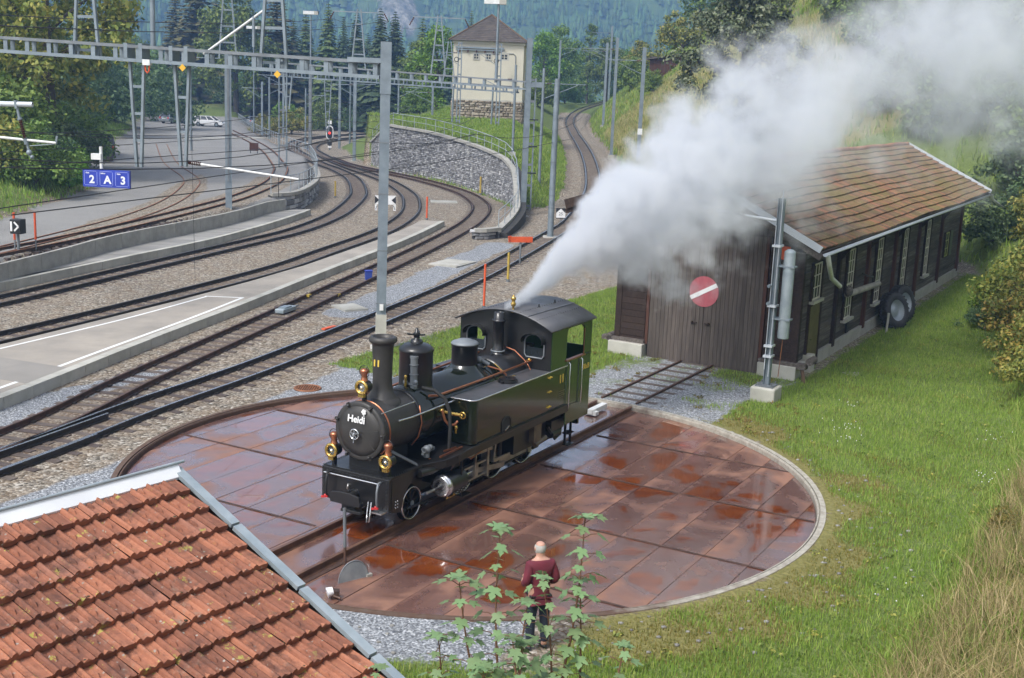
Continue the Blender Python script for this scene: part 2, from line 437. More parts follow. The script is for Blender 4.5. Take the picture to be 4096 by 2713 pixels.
def masks(x, y):
    """grass, grey gravel, tarmac, dry/moss"""
    x = np.asarray(x, float); y = np.asarray(y, float)
    v = x - TC[0]; w = y - TC[1]
    s = v * Tt[0] + w * Tt[1]; n = v * Tn[0] + w * Tn[1]; r = np.hypot(v, w)
    nn = lump(x, y, 1.1) * .5 + lump(x, y, 2.7, 2.0) * .5
    g = np.zeros(x.shape); gg = np.zeros(x.shape); ta = np.zeros(x.shape); dr = np.zeros(x.shape)
    # lawn on the near right of turntable and beside shed
    dl = seg_dist(x, y, LAWN + LAWN[:1]); il = inside(x, y, LAWN)
    g = np.where(il, .84 + .16 * sstep(0, 1.8, dl + nn * .5), .45 * sstep(1.6, 0, dl + nn * .5))
    g = np.where(il, g - .10 * sstep(.6, .1, r - TR + nn * .5), g)
    moss = .8 * sstep(2.4, .2, r - TR + nn * 1.9) * (n < -1)
    dr = np.maximum(dr, moss)
    # strip in front of the rim
    fr = (y < 22) & (r > TR)
    gg = np.where(fr & (x < 1.8), .9 * sstep(.2, -1.0, x - .9 + nn) , gg)
    g = np.where(fr, np.maximum(g, .75 * sstep(17.6, 16.6, y + nn * .5)), g)
    # yard between turntable and shed
    ys = (s > 6.3) & (s < 14.4) & (n > -4.2) & (n < 9)
    gg = np.where(ys, .95, gg)
    g = np.where(ys, np.maximum(g * (n < -3), .34 + .24 * nn + .35 * sstep(2.2, 4.0, n) + .25 * sstep(10.5, 13.5, s) * (np.abs(n) > .9)), g)
    sidel = (n > 2.2) & (n < 8.5) & (s > 8.5) & (s < 44)
    d1 = seg_dist(x, y, T1C)
    g = np.where(sidel, np.maximum(g, sstep(1.9, 3.6, d1 + nn * .5)), g)
    # back of the turntable, grey chippings
    bk = (n > 3.5) & (r > TR) & (r < TR + 5) & (s > -6)
    gg = np.where(bk, np.maximum(gg, sstep(1.5, 2.6, d1)), gg)
    gg = np.where((r > TR) & (s < -5) & (n > 1.5) & (n < 7), np.maximum(gg, .9 * sstep(1.4, 2.2, d1 + nn * .3)), gg)
    path = seg_dist(x, y, [(-6.2, 44.3), (-4.4, 51), (-2.4, 60), (-.9, 66)])
    gg = np.maximum(gg, 1.0 * sstep(1.1, .5, path + nn * .25))
    dtr = np.minimum(np.minimum(seg_dist(x, y, T1C), seg_dist(x, y, T2C)), np.minimum(seg_dist(x, y, T3C), seg_dist(x, y, T4C)))
    dr = np.where(g < .3, .62 * sstep(.85, .25, dtr + .2 * nn), dr)
    # siding yard
    inp = inside(x, y, PLPOLY); db = seg_dist(x, y, BANK); bank = inside(x, y, BANK + [(-240, 262), (-240, 10)])
    ta = np.where(inp & ~bank, .9, 0)
    d5 = np.minimum(seg_dist(x, y, T5C), seg_dist(x, y, T6C) + .3)
    ta = np.where(inp & (x > -20.5 - .08 * (y - 50)) & (y < 92), ta * sstep(1.0, 1.9, d5), ta)
    g = np.where(inp & bank, sstep(-.2, 1.0, db + nn * .4), g)
    dr = np.where(inp & bank, .5 * sstep(4, 0, db), dr)
    md = np.exp(-(((x + 50) / 11) ** 2 + ((y - 206) / 12) ** 2))
    g = np.where(inp, np.maximum(g, sstep(.22, .4, md)), g); dr = np.where(inp, np.maximum(dr, .5 * md), dr)
    # meadow
    inr = inside(x, y, PRPOLY)
    g = np.where(inr, np.maximum(sstep(1.8, 2.6, d1 + nn * .3), 0), g)
    dr = np.where(inr, .3 * sstep(4.5, 2.2, d1) + .12 * (nn + .3), dr)
    # hill
    inh = inside(x, y, HILLPOLY); dh = seg_dist(x, y, HILLTOE)
    g = np.where(inh, np.where(y < 62, 1.0, sstep(-.1, .7, dh + nn * .4)), g)
    dry = np.where(y < 34, .15 + .85 * sstep(.2, 1.6, dh + nn) * sstep(29, 24, y), np.where((y > 76) & (y < 190), .45 + .5 * sstep(0, 3, dh), .25))
    dr = np.where(inh, dry, dr)
    g = np.where(y > 205, np.maximum(g, .9), g)
    return np.clip(np.stack([g, gg, ta, dr], -1), 0, 1)
T5C = [(-24, 33), (-21.3, 47), (-19.9, 53.5), (-18.7, 61), (-17.75, 69), (-17.2, 76), (-17.4, 86), (-18.7, 96), (-20.7, 105.5), (-27.3, 130), (-38.5, 163)]
T6C = [(-24.2, 33), (-21.6, 47), (-20.6, 55.5), (-20.0, 63), (-20.3, 71), (-21.6, 80), (-23.6, 88), (-29, 102), (-37, 127)]
T2C = [(-14.8, 17.5), (-11.5, 27), (-10.4, 33), (-9.2, 39), (-8.17, 44.2), (-6.57, 52.6), (-5.0, 61), (-3.6, 69.5), (-2.8, 76), (-2.47, 83.4), (-2.95, 89.4), (-4.5, 96.5), (-7.8, 105), (-11.9, 112.8), (-16.6, 121), (-20.6, 132)]
T3C = [(-19.4, 30), (-16.1, 37.4), (-13.35, 45), (-10.65, 53.5), (-9.3, 60), (-7.75, 68), (-7.15, 74.3), (-7.05, 80), (-7.45, 86), (-8.25, 92.2), (-9.9, 99.5), (-12.0, 106.5), (-17.0, 120), (-21.4, 134), (-24.6, 146), (-25.9, 157), (-25.2, 168), (-22.9, 180), (-18.5, 192), (-10, 206)]
T4C = [(-22.3, 32), (-18.7, 43.6), (-16.55, 51.5), (-13.5, 62.7), (-12.4, 67), (-11.7, 72), (-11.35, 78), (-11.6, 87.4), (-12.35, 94.7), (-14.2, 105), (-16.9, 114.2), (-19.6, 121.4), (-23.6, 134), (-27, 146), (-29, 158), (-29, 170), (-27, 182), (-22.5, 194)]
def ground_mat():
    m, nt, N, L, b = new_mat('ground_cover')
    at = N.new('ShaderNodeAttribute'); at.attribute_name = 'mask'
    sp = N.new('ShaderNodeSeparateColor'); L.new(at.outputs['Color'], sp.inputs[0])
    tc = N.new('ShaderNodeTexCoord'); v = tc.outputs['Object']
    vo = N.new('ShaderNodeTexVoronoi'); vo.inputs['Scale'].default_value = 15; L.new(v, vo.inputs['Vector'])
    vsep = N.new('ShaderNodeSeparateColor'); L.new(vo.outputs['Color'], vsep.inputs[0])
    vo2 = N.new('ShaderNodeTexVoronoi'); vo2.inputs['Scale'].default_value = 30; L.new(v, vo2.inputs['Vector'])
    vs2 = N.new('ShaderNodeSeparateColor'); L.new(vo2.outputs['Color'], vs2.inputs[0])
    big = nz(N, L, v, .35, 5, .6); mid = nz(N, L, v, 1.6, 5, .65); fine = nz(N, L, v, 9, 4, .7)
    stone = ramp(N, L, vsep.outputs[0], [(0, (.072, .063, .051)), (.3, (.162, .140, .112)), (.65, (.262, .232, .190)), (.92, (.375, .34, .288)), (1, (.52, .485, .43))])
    tan = mixc(N, L, ramp(N, L, mid, [(.38, 0.0), (.68, .6)]), stone, mixc(N, L, .7, stone, (.22, .135, .065)))
    tan = mixc(N, L, mth(N, L, 'MULTIPLY', at.outputs['Alpha'], ramp(N, L, mid, [(.3, .35), (.6, 1.0)])), tan, mixc(N, L, .8, stone, (.105, .06, .036), 'MIX'))
    grey = ramp(N, L, vs2.outputs[1], [(0, (.10, .105, .115)), (.5, (.22, .23, .245)), (.9, (.36, .375, .395)), (1, (.55, .56, .58))])
    tar = mixc(N, L, ramp(N, L, big, [(.3, 0.0), (.7, 1.0)]), (.225, .218, .208), (.30, .29, .275))
    tar = mixc(N, L, .35, tar, mixc(N, L, ramp(N, L, vs2.outputs[0], [(0, 0.0), (1, 1.0)]), (.1, .1, .1), (.3, .295, .285)))
    def brk(mask, nse, amt=1.0):      # break up the edge of a region with noise
        return mth(N, L, 'SMOOTHSTEP' if False else 'MULTIPLY', ramp(N, L, mth(N, L, 'ADD', mask, mth(N, L, 'MULTIPLY_ADD', nse, amt, -amt / 2)), [(.40, 0.0), (.60, 1.0)]), 1.0)
    c = mixc(N, L, brk(sp.outputs[1], mid, .7), tan, grey)
    c = mixc(N, L, brk(sp.outputs[2], mid, .5), c, tar)
    gn = mixc(N, L, ramp(N, L, fine, [(.35, 0.0), (.65, 1.0)]), (.085, .12, .028), (.15, .195, .055))
    ms = mixc(N, L, ramp(N, L, fine, [(.35, 0.0), (.65, 1.0)]), (.14, .135, .04), (.225, .20, .075))
    gn = mixc(N, L, brk(at.outputs['Alpha'], mid, .9), gn, ms)
    nmix = mth(N, L, 'MULTIPLY_ADD', fine, .5, mth(N, L, 'MULTIPLY', mid, .5))
    gm = brk(sp.outputs[0], nmix, 1.5)
    c = mixc(N, L, gm, c, gn)
    L.new(c, b.inputs['Base Color']); b.inputs['Roughness'].default_value = .92; b.inputs['Specular IOR Level'].default_value = .25
    h = mth(N, L, 'ADD', mth(N, L, 'MULTIPLY', vo.outputs['Distance'], -1.2), mth(N, L, 'MULTIPLY', fine, .7))
    bump(N, L, b, h, .55, .05)
    return m
M['ground'] = ground_mat()
def axis(spec):
    out = []
    for a, b, st in spec: out += list(np.arange(a, b, st))
    return np.array(out + [spec[-1][1]])
gx = axis([(-240, -70, 8), (-70, -34, 1.5), (-34, -24, .6), (-24, 22, .3), (22, 34, .8), (34, 80, 3), (80, 300, 12)])
gy = axis([(-40, 4, 4), (4, 14, 1), (14, 70, .3), (70, 128, .6), (128, 262, 1.5), (262, 420, 8)])
GX, GY = np.meshgrid(gx, gy)
GZ = height(GX, GY)
rr = np.hypot(GX - TC[0], GY - TC[1])
GZ = np.where(rr < TR + .10, -.55, GZ)
V = np.stack([GX, GY, GZ], -1).reshape(-1, 3)
nxx = len(gx); ii = np.arange(len(gy) - 1)[:, None] * nxx + np.arange(nxx - 1)[None]
F = np.stack([ii, ii + 1, ii + nxx + 1, ii + nxx], -1).reshape(-1, 4)
GM = masks(GX, GY)
ground = link(bpy.data.objects.new('ground', np_mesh('ground', V, F, M['ground'], True, GM.reshape(-1, 4))))
tag(ground, 'gravel, tarmac and grass covering the station yard', kind='structure')
# gravel margin closing the ground up to the turntable rim
an = np.linspace(0, 2 * math.pi, 181)[:-1]; rads = [TR + .09, TR + .35, TR + .62]
V = np.concatenate([np.stack([TC[0] + np.cos(an) * q, TC[1] + np.sin(an) * q, np.full(180, (.012, .012, .002)[k])], -1) for k, q in enumerate(rads)])
F = np.array([(k * 180 + i, (k + 1) * 180 + i, (k + 1) * 180 + (i + 1) % 180, k * 180 + (i + 1) % 180) for k in range(2) for i in range(180)])
mg = link(bpy.data.objects.new('path', np_mesh('path', V, F, M['ground'], True, masks(V[:, 0], V[:, 1]))))
tag(mg, 'strip of gravel and moss hugging the turntable rim', kind='structure')
# ------------------------------------------------------------------ mountains across the valley
def mountain():
    m, nt, N, L, b = new_mat('mountain_side')
    tc = N.new('ShaderNodeTexCoord'); v = tc.outputs['Object']
    at = N.new('ShaderNodeAttribute'); at.attribute_name = 'mask'
    sp = N.new('ShaderNodeSeparateColor'); L.new(at.outputs['Color'], sp.inputs[0])
    n1 = nz(N, L, v, .012, 6, .6); n2 = nz(N, L, v, .06, 5, .7)
    wood = ramp(N, L, n2, [(.3, (.03, .062, .024)), (.7, (.11, .155, .055))])
    rock = ramp(N, L, mth(N, L, 'ADD', mth(N, L, 'MULTIPLY', n2, .4), mth(N, L, 'MULTIPLY', nz(N, L, v, .2, 5, .7), .6)), [(.40, (.035, .045, .025)), (.50, (.15, .14, .115)), (.66, (.38, .35, .30))])
    meadow = (.16, .2, .07)
    c = mixc(N, L, ramp(N, L, mth(N, L, 'ADD', sp.outputs[0], mth(N, L, 'MULTIPLY_ADD', n2, .9, -.45)), [(.45, 0.0), (.6, 1.0)]), wood, rock)
    c = mixc(N, L, ramp(N, L, mth(N, L, 'ADD', sp.outputs[1], mth(N, L, 'MULTIPLY_ADD', n1, .8, -.4)), [(.45, 0.0), (.55, 1.0)]), c, meadow)
    L.new(c, b.inputs['Base Color']); b.inputs['Roughness'].default_value = .95; b.inputs['Specular IOR Level'].default_value = .1
    xs = np.arange(-900, 901, 12.0); ys = np.arange(500, 1501, 12.0)
    X, Y = np.meshgrid(xs, ys)
    # one flank falls from the left, a second from the right, the valley lies between
    f = -95 + .34 * (Y - 500) + .06 * np.abs(X + 60)
    f += 26 * lump(X, Y, .011, .4) + 11 * lump(X, Y, .031, 1.2) + 4 * lump(X, Y, .08, 2.2)
    f += .20 * np.maximum(-X - 120, 0) + .12 * np.maximum(X - 330, 0)
    Zm = np.minimum(f, 215 + 20 * lump(X, Y, .01))
    cl = np.exp(-(((X + 100 + .1 * (Y - 950) + 5 * lump(X, Y, .12)) / 17) ** 2)) * np.exp(-(((Y - 960) / 80) ** 2))
    cl = np.clip(cl + .7 * np.exp(-(((X + 86) / 9) ** 2)) * np.exp(-(((Y - 900) / 30) ** 2)) + .4 * np.exp(-(((X + 130) / 22) ** 2)) * np.exp(-(((Y - 1000) / 50) ** 2)), 0, 1)
    Zm = Zm + cl * 22 + cl * 12 * lump(X, Y, .17)
    md = np.zeros(X.shape) + .75 * np.exp(-(((X - 130) / 70) ** 2)) * np.exp(-(((Y - 1000) / 70) ** 2))
    V = np.stack([X, Y, Zm], -1).reshape(-1, 3); k = len(xs)
    ii = np.arange(len(ys) - 1)[:, None] * k + np.arange(k - 1)[None]
    F = np.stack([ii, ii + 1, ii + k + 1, ii + k], -1).reshape(-1, 4)
    cols = np.stack([cl, md, cl * 0, cl * 0 + 1], -1).reshape(-1, 4)
    o = link(bpy.data.objects.new('mountain', np_mesh('mountain', V, F, m, True, cols)))
    tag(o, 'wooded mountain side with a pale cliff, blue in the haze', kind='structure')
    # spruces standing on it: one cone cluster per tree, all one mass
    rs = np.random.RandomState(5); n = 9000
    px = rs.uniform(-420, 420, n); py = 505 + 800 * rs.rand(n) ** 1.2
    px *= (.35 + .65 * py / 1300)
    fx = np.clip(((px + 900) / 12).astype(int), 0, k - 2); fy = np.clip(((py - 500) / 12).astype(int), 0, len(ys) - 2)
    pz = Zm[fy, fx]; keep = (cl[fy, fx] < .25 + .3 * rs.rand(n)) & (md[fy, fx] < .5)
    px, py, pz = px[keep], py[keep], pz[keep]; n = len(px)
    hh = rs.uniform(10, 21, n); wd = hh * rs.uniform(.15, .22, n)
    ring = np.linspace(0, 2 * np.pi, 7)[:-1]
    vv = []; ff = []
    for lay, (z0, z1, w) in enumerate(((0.06, .55, 1.0), (.34, .8, .72), (.6, 1.0, .45))):
        ph = rs.uniform(0, 6.28, n)[:, None]
        rx = px[:, None] + np.cos(ring + ph) * (w * wd)[:, None] * rs.uniform(.75, 1.2, (n, 6))
        ry = py[:, None] + np.sin(ring + ph) * (w * wd)[:, None] * rs.uniform(.75, 1.2, (n, 6))
        rz = (pz + hh * z0)[:, None] + rs.uniform(-.05, .05, (n, 6)) * hh[:, None]
        base = np.stack([rx, ry, rz], -1); tip = np.stack([px, py, pz + hh * z1], -1)[:, None]
        vv.append(np.concatenate([base, tip], 1).reshape(-1, 3))
        idx = np.arange(n)[:, None, None] * 7 + lay * n * 7
        tri = np.array([(j, (j + 1) % 6, 6) for j in range(6)])[None]
        ff.append((idx + tri).reshape(-1, 3))
    mt = pmat('distant_spruce', (.115, .17, .06), (.045, .08, .03), .05, .9, island=.7, spec=.1)
    o = link(bpy.data.objects.new('forest', np_mesh('forest', np.concatenate(vv), np.concatenate(ff), mt)))
    tag(o, 'spruce forest covering the far mountain side', kind='stuff')
mountain()
# ------------------------------------------------------------------ the air between
hb = MB().lohi((-1000, -60, -170), (1000, 1560, 330))
hm = bpy.data.materials.new('valley_haze'); hm.use_nodes = True
hn = hm.node_tree.nodes; hl = hm.node_tree.links
for q in list(hn):
    if q.type == 'BSDF_PRINCIPLED': hn.remove(q)
hv = hn.new('ShaderNodeVolumePrincipled')
hv.inputs['Color'].default_value = (.34, .57, 1.0, 1); hv.inputs['Density'].default_value = .00058; hv.inputs['Anisotropy'].default_value = .2
ho = [q for q in hn if q.type == 'OUTPUT_MATERIAL'][0]
hl.new(hv.outputs[0], ho.inputs['Volume'])
haze = hb.build('haze', hm)
tag(haze, 'thin blue haze filling the valley air', kind='stuff')
# ------------------------------------------------------------------ turntable
def deck_mat():
    m, nt, N, L, b = new_mat('wet_rusty_plate')
    tc = N.new('ShaderNodeTexCoord'); w = N.new('ShaderNodeNewGeometry').outputs['Position']
    v = coords(N, L)
    big = nz(N, L, v, .62, 4, .55, .7)           # every plate holds its own puddle
    wide = nz(N, L, w, .22, 3, .5)
    fine = nz(N, L, w, 3.2, 6, .65); grit = nz(N, L, w, 24, 4, .7)
    streak = N.new('ShaderNodeMapping'); streak.inputs['Rotation'].default_value = (0, 0, -TTH); streak.inputs['Scale'].default_value = (.5, 2.4, 1)
    L.new(w, streak.inputs[0]); st = nz(N, L, streak.outputs[0], 1.2, 5, .6)
    lvl = mth(N, L, 'ADD', mth(N, L, 'MULTIPLY', big, .62), mth(N, L, 'MULTIPLY', wide, .38))
    so = N.new('ShaderNodeSeparateXYZ'); L.new(tc.outputs['Object'], so.inputs[0])
    edge = ramp(N, L, mth(N, L, 'ADD', mth(N, L, 'ABSOLUTE', so.outputs[1]), mth(N, L, 'MULTIPLY_ADD', fine, .3, -.15)), [(.24, 0.0), (.46, 1.0)])
    lvl = mth(N, L, 'MULTIPLY_ADD', edge, -.075, lvl)
    wet = ramp(N, L, lvl, [(.36, 0.0), (.47, 1.0)])       # film of water
    pool = ramp(N, L, lvl, [(.512, 0.0), (.545, 1.0)])    # standing water
    dry = mixc(N, L, ramp(N, L, fine, [(.3, 0.0), (.7, 1.0)]), (.19, .09, .06), (.27, .135, .085))
    damp = mixc(N, L, ramp(N, L, st, [(.3, 0.0), (.7, 1.0)]), (.105, .054, .046), (.16, .082, .065))
    deep = mixc(N, L, ramp(N, L, st, [(.35, 0.0), (.7, 1.0)]), (.12, .028, .009), (.22, .058, .014))
    c = mixc(N, L, wet, dry, damp); c = mixc(N, L, pool, c, deep)
    oi = N.new('ShaderNodeObjectInfo'); h = N.new('ShaderNodeHueSaturation'); L.new(c, h.inputs['Color'])
    L.new(mth(N, L, 'MULTIPLY_ADD', oi.outputs['Random'], .2, .9), h.inputs['Value'])
    L.new(h.outputs[0], b.inputs['Base Color'])
    r = mth(N, L, 'MULTIPLY_ADD', grit, .14, .55)
    r1 = mth(N, L, 'MULTIPLY_ADD', grit, .2, .13)
    rw = N.new('ShaderNodeMix'); rw.data_type = 'FLOAT'; L.new(wet, rw.inputs[0]); L.new(r, rw.inputs[2]); L.new(r1, rw.inputs[3])
    rp = N.new('ShaderNodeMix'); rp.data_type = 'FLOAT'; L.new(pool, rp.inputs[0]); L.new(rw.outputs[0], rp.inputs[2]); rp.inputs[3].default_value = .03
    L.new(rp.outputs[0], b.inputs['Roughness'])
    b.inputs['Specular IOR Level'].default_value = .75
    L.new(mth(N, L, 'MULTIPLY', wet, .8), b.inputs['Coat Weight']); b.inputs['Coat IOR'].default_value = 1.6; b.inputs['Coat Roughness'].default_value = .09
    hgt = mth(N, L, 'MULTIPLY', mth(N, L, 'ADD', fine, mth(N, L, 'MULTIPLY', grit, .35)), mth(N, L, 'SUBTRACT', 1.0, pool))
    bump(N, L, b, hgt, .12, .012)
    return m
M['deck'] = deck_mat()
M['deck_dark'] = pmat('dark_pit_iron', (.035, .022, .018), (.02, .014, .012), 3, .7)
tt = thing('turntable', 'round locomotive turntable with wet rusty plate deck', 'turntable', (TC[0], TC[1], 0), TTH)
DZ = -.10
def clip_circle(a0, a1, b0, b1, rad):
    """rectangle a0..a1 x b0..b1 cut to a disc"""
    pts = []
    k = 14
    per = [(a0 + (a1 - a0) * i / k, b0) for i in range(k)] + [(a1, b0 + (b1 - b0) * i / k) for i in range(k)] + \
          [(a1 - (a1 - a0) * i / k, b1) for i in range(k)] + [(a0, b1 - (b1 - b0) * i / k) for i in range(k)]
    ins = [math.hypot(*p) <= rad for p in per]
    if not any(ins):
        return None
    for i, p in enumerate(per):
        q = per[(i + 1) % len(per)]; ip, iq = ins[i], ins[(i + 1) % len(per)]
        if ip: pts.append(p)
        if ip != iq:
            lo, hi = (p, q) if ip else (q, p)
            for _ in range(24):
                mid = ((lo[0] + hi[0]) / 2, (lo[1] + hi[1]) / 2)
                if math.hypot(*mid) <= rad: lo = mid
                else: hi = mid
            if ip:      # leaving: walk the arc to the re-entry later
                pts.append(lo); a_out = math.atan2(lo[1], lo[0])
            else:
                a_in = math.atan2(lo[1], lo[0])
                if pts:
                    a_o = math.atan2(pts[-1][1], pts[-1][0]); d = (a_in - a_o + math.pi) % (2 * math.pi) - math.pi
                    for t in range(1, 8): pts.append((rad * math.cos(a_o + d * t / 8), rad * math.sin(a_o + d * t / 8)))
                pts.append(lo)
    # if it started outside the arc closes the loop
    if not ins[0] and pts:
        a_o = math.atan2(pts[-1][1], pts[-1][0]); a_in = math.atan2(pts[0][1], pts[0][0])
        d = (a_in - a_o + math.pi) % (2 * math.pi) - math.pi
        for t in range(1, 8): pts.append((rad * math.cos(a_o + d * t / 8), rad * math.sin(a_o + d * t / 8)))
    out = [pts[0]]
    for p in pts[1:]:
        if math.hypot(p[0] - out[-1][0], p[1] - out[-1][1]) > 1e-3: out.append(p)
    if math.hypot(out[0][0] - out[-1][0], out[0][1] - out[-1][1]) < 1e-3: out.pop()
    return out if len(out) > 2 else None
nb = [-7.7, -6.96, -6.08, -5.2, -4.31, -3.43, -2.55, -1.68, -.80, .80, 1.78, 2.62, 3.5, 4.4, 5.28, 6.16, 7.0, 7.7]
sb = [-7.7, -4.47, -1.43, 1.71, 4.73, 7.7]
for j in range(len(nb) - 1):
    for i in range(len(sb) - 1):
        g = .0065
        sh = 1.5 if (j % 3 == 2 and abs(nb[j]) > 5) else 0
        a0, a1 = sb[i] + g, sb[i + 1] - g
        poly = clip_circle(a0, a1, nb[j] + g, nb[j + 1] - g, TR - .09)
        if not poly: continue
        cx = sum(p[0] for p in poly) / len(poly); cyy = sum(p[1] for p in poly) / len(poly)
        mb = MB(); mb.prism([(p[0] - cx, p[1] - cyy) for p in poly], -.03)
        o = mb.build('deck_plate', M['deck'], tt)
        o.location = (cx, cyy, DZ + rnd.uniform(-.003, .003)); o.rotation_euler = (rnd.uniform(-.003, .003), rnd.uniform(-.002, .002), 0)
mb = MB(); mb.lathe([(0.01, -.22), (TR - .1, -.22), (TR - .1, -.26), (.01, -.26)], n=96, smooth=False)
mb.build('pit_floor', M['rail_rust'], tt)
# seam flats, long straps covering the joints across the deck
for s in (-4.47, -1.43, 1.71, 4.73):
    h = math.sqrt((TR - .12) ** 2 - s * s)
    for a, b_ in ((-h, -.86), (.86, h)):
        mb = MB().lohi((s - .028, a, DZ + .006), (s + .028, b_, DZ + .016)); mb.build('joint_strap', M['rail_rust'], tt)
def rail_profile():
    return [(-.062, 0), (.062, 0), (.062, .012), (.012, .028), (.012, .098), (.034, .108), (.034, .14), (-.034, .14), (-.034, .108), (-.012, .098), (-.012, .028), (-.062, .012)]
def rail_mesh(path, name, mats, zoff=0.0):
    """rail extruded along path (n,3) whose z is the top of rail; mats = (head, side)"""
    P = np.asarray(path, float); d = np.gradient(P, axis=0); d[:, 2] = 0; d /= np.linalg.norm(d, axis=1)[:, None]
    nrm = np.stack([-d[:, 1], d[:, 0]], -1); pr = rail_profile(); k = len(pr); v = []; f = []
    for p, q in zip(P, nrm):
        for a, h in pr: v.append((p[0] + q[0] * a, p[1] + q[1] * a, p[2] - .14 + h + zoff))
    me = bpy.data.meshes.new(name); mi = []
    for i in range(len(P) - 1):
        for j in range(k):
            f.append((i * k + j, i * k + (j + 1) % k, (i + 1) * k + (j + 1) % k, (i + 1) * k + j)); mi.append(0 if j == 6 else 1)
    f.append(tuple(range(k - 1, -1, -1))); mi.append(1); f.append(tuple((len(P) - 1) * k + j for j in range(k))); mi.append(1)
    me.from_pydata(v, [], f)
    for m in mats: me.materials.append(m)
    me.polygons.foreach_set('material_index', mi); me.update()
    return me
GA = .53
M['rail_table'] = pmat('brown_table_rail', (.20, .105, .066), (.115, .062, .045), 4, .5, .35)
for sd in (-1, 1):
    y = -.045 + sd * GA
    link(bpy.data.objects.new('rail', rail_mesh([(s, y, .035) for s in (-7.5, 7.5)], 'turntable_rail', (M['rail_table'], M['rail_table']))), tt)
    mb = MB().lohi((-7.4, y + sd * .09, DZ + .006), (7.4, y + sd * .19, DZ + .018)); mb.build('rail_flange', M['rail_rust'], tt)
    stud = MB()
    for q in range(118): stud.box((-7.3 + q * .125, y - sd * .10 if sd < 0 else y + .1, DZ + .02), (.045, .045, .03))
    o = stud.build('rail_clip', M['rail_orange'], tt); tag(o, kind='stuff')
# the stop bar between the rails at the shed end
mb = MB().box((6.75, .1, .02), (.95, .16, .12)); mb.box((6.4, .1, -.02), (.2, .34, .1)); mb.build('locking_bolt', M['white_pipe'], tt)
# rim
def rim_mat():
    m, nt, N, L, b = new_mat('rim_concrete_and_rust')
    w = N.new('ShaderNodeNewGeometry').outputs['Position']; sx = N.new('ShaderNodeSeparateXYZ'); L.new(w, sx.inputs[0])
    n1 = nz(N, L, w, .8, 5, .65); n2 = nz(N, L, w, 7, 5, .7)
    side = mth(N, L, 'ADD', mth(N, L, 'MULTIPLY', sx.outputs[0], .07), mth(N, L, 'MULTIPLY_ADD', n1, 1.2, -.35))
    c = mixc(N, L, ramp(N, L, side, [(.30, 0.0), (.55, 1.0)]), (.095, .052, .034), (.40, .375, .32))
    c = mixc(N, L, ramp(N, L, n2, [(.4, .0), (.7, .6)]), c, (.13, .10, .075)); L.new(c, b.inputs['Base Color']); b.inputs['Roughness'].default_value = .85
    bump(N, L, b, n2, .4, .02)
    return m
mb = MB(); mb.lathe([(TR - .07, -.5), (TR - .07, -.01), (TR - .055, .02), (TR - .03, .02), (TR - .03, -.02), (TR + .0, -.02), (TR + .0, .03), (TR + .115, .028), (TR + .13, -.5)], n=144, smooth=False)
rim = mb.build('kerb', rim_mat(), None)
rim.location = (TC[0], TC[1], 0); tag(rim, 'ring of pale stained concrete edging the turntable pit', 'kerb', kind='thing')
# ------------------------------------------------------------------ tracks
sl_me = MB().box((0, 0, 0), (1.9, .21, .12)).mesh('timber_sleeper', M['sleeper'])
clip_me = None
def track(label, C, zf, mats, top=.16, gauge0=1.06, gauge1=1.06, sl=True, parts=None, ties=True, sp=.62, guard=None):
    P = catmull(C, .8); P = resample(P, .8)
    d = np.gradient(P, axis=0); d /= np.linalg.norm(d, axis=1)[:, None]; nn = np.stack([-d[:, 1], d[:, 0]], -1)
    root = thing('railway_track', label, 'railway track', (0, 0, 0), 0, 'metre gauge tracks of the yard')
    z = np.array([zf(p[0], p[1]) for p in P])
    ga = np.interp(P[:, 1], [30, 90], [gauge0, gauge1]) / 2
    for sd in (-1, 1):
        pth = np.concatenate([P + nn * (sd * ga)[:, None], (z + top)[:, None]], 1)
        link(bpy.data.objects.new('rail', rail_mesh(pth, 'rail', mats)), root)
    if ties:
        Q = resample(P, sp); dq = np.gradient(Q, axis=0); first = True
        st = MB(); cl = MB()
        for p, dd in zip(Q, dq):
            a = math.atan2(dd[1], dd[0]); zz = zf(p[0], p[1]) + top - .14 - .062
            near = parts and parts[0] < p[1] < parts[1] and abs(p[0]) < (p[1] + 6) * .46
            if near:
                o = link(bpy.data.objects.new('sleeper', sl_me), root)
                o.location = (p[0], p[1], zz + rnd.uniform(-.012, .006)); o.rotation_euler = (rnd.uniform(-.02, .02), 0, a + math.pi / 2 + rnd.uniform(-.03, .03))
            else:
                st.box((p[0], p[1], zz - .004), (1.9, .21, .12), a + math.pi / 2)
            g2 = np.interp(p[1], [30, 90], [gauge0, gauge1]) / 2
            for sd in (-1, 1):
                for q in (-.085, .085):
                    cl.box((p[0] - math.sin(a) * (sd * g2 + q), p[1] + math.cos(a) * (sd * g2 + q), zz + .075), (.14, .07, .05), a)
        if st.v: tag(st.build('sleeper_row', M['sleeper'], root), kind='stuff')
        tag(cl.build('rail_fastening', M['rail_side'], root), kind='stuff')
    return root, P, z
flat = lambda x, y: 0.0
t1z = lambda x, y: float(np.interp(y, *T1Z))
plat = lambda x, y: 1.0
HD = (M['rail_head'], M['rail_side']); RR = (M['rail_rust'], M['rail_rust']); OR = (M['rail_orange'], M['rail_rust'])
track('bright railed track curving up the hill past the engine shed', T1C, t1z, HD, gauge1=1.14, parts=(22, 62), sp=.66)
track('brown rusted track on the near side of the island platform', T2C, flat, (M['rail_rust'], M['rail_rust']), gauge1=1.2, parts=(22, 58), sp=.64)
track('track curving along the far side of the island platform', T3C, flat, (pmat('worn_rail', (.13, .12, .115), (.08, .07, .066), 4, .4, .6), M['rail_side']), gauge1=1.14, parts=(33, 46), sp=.64)
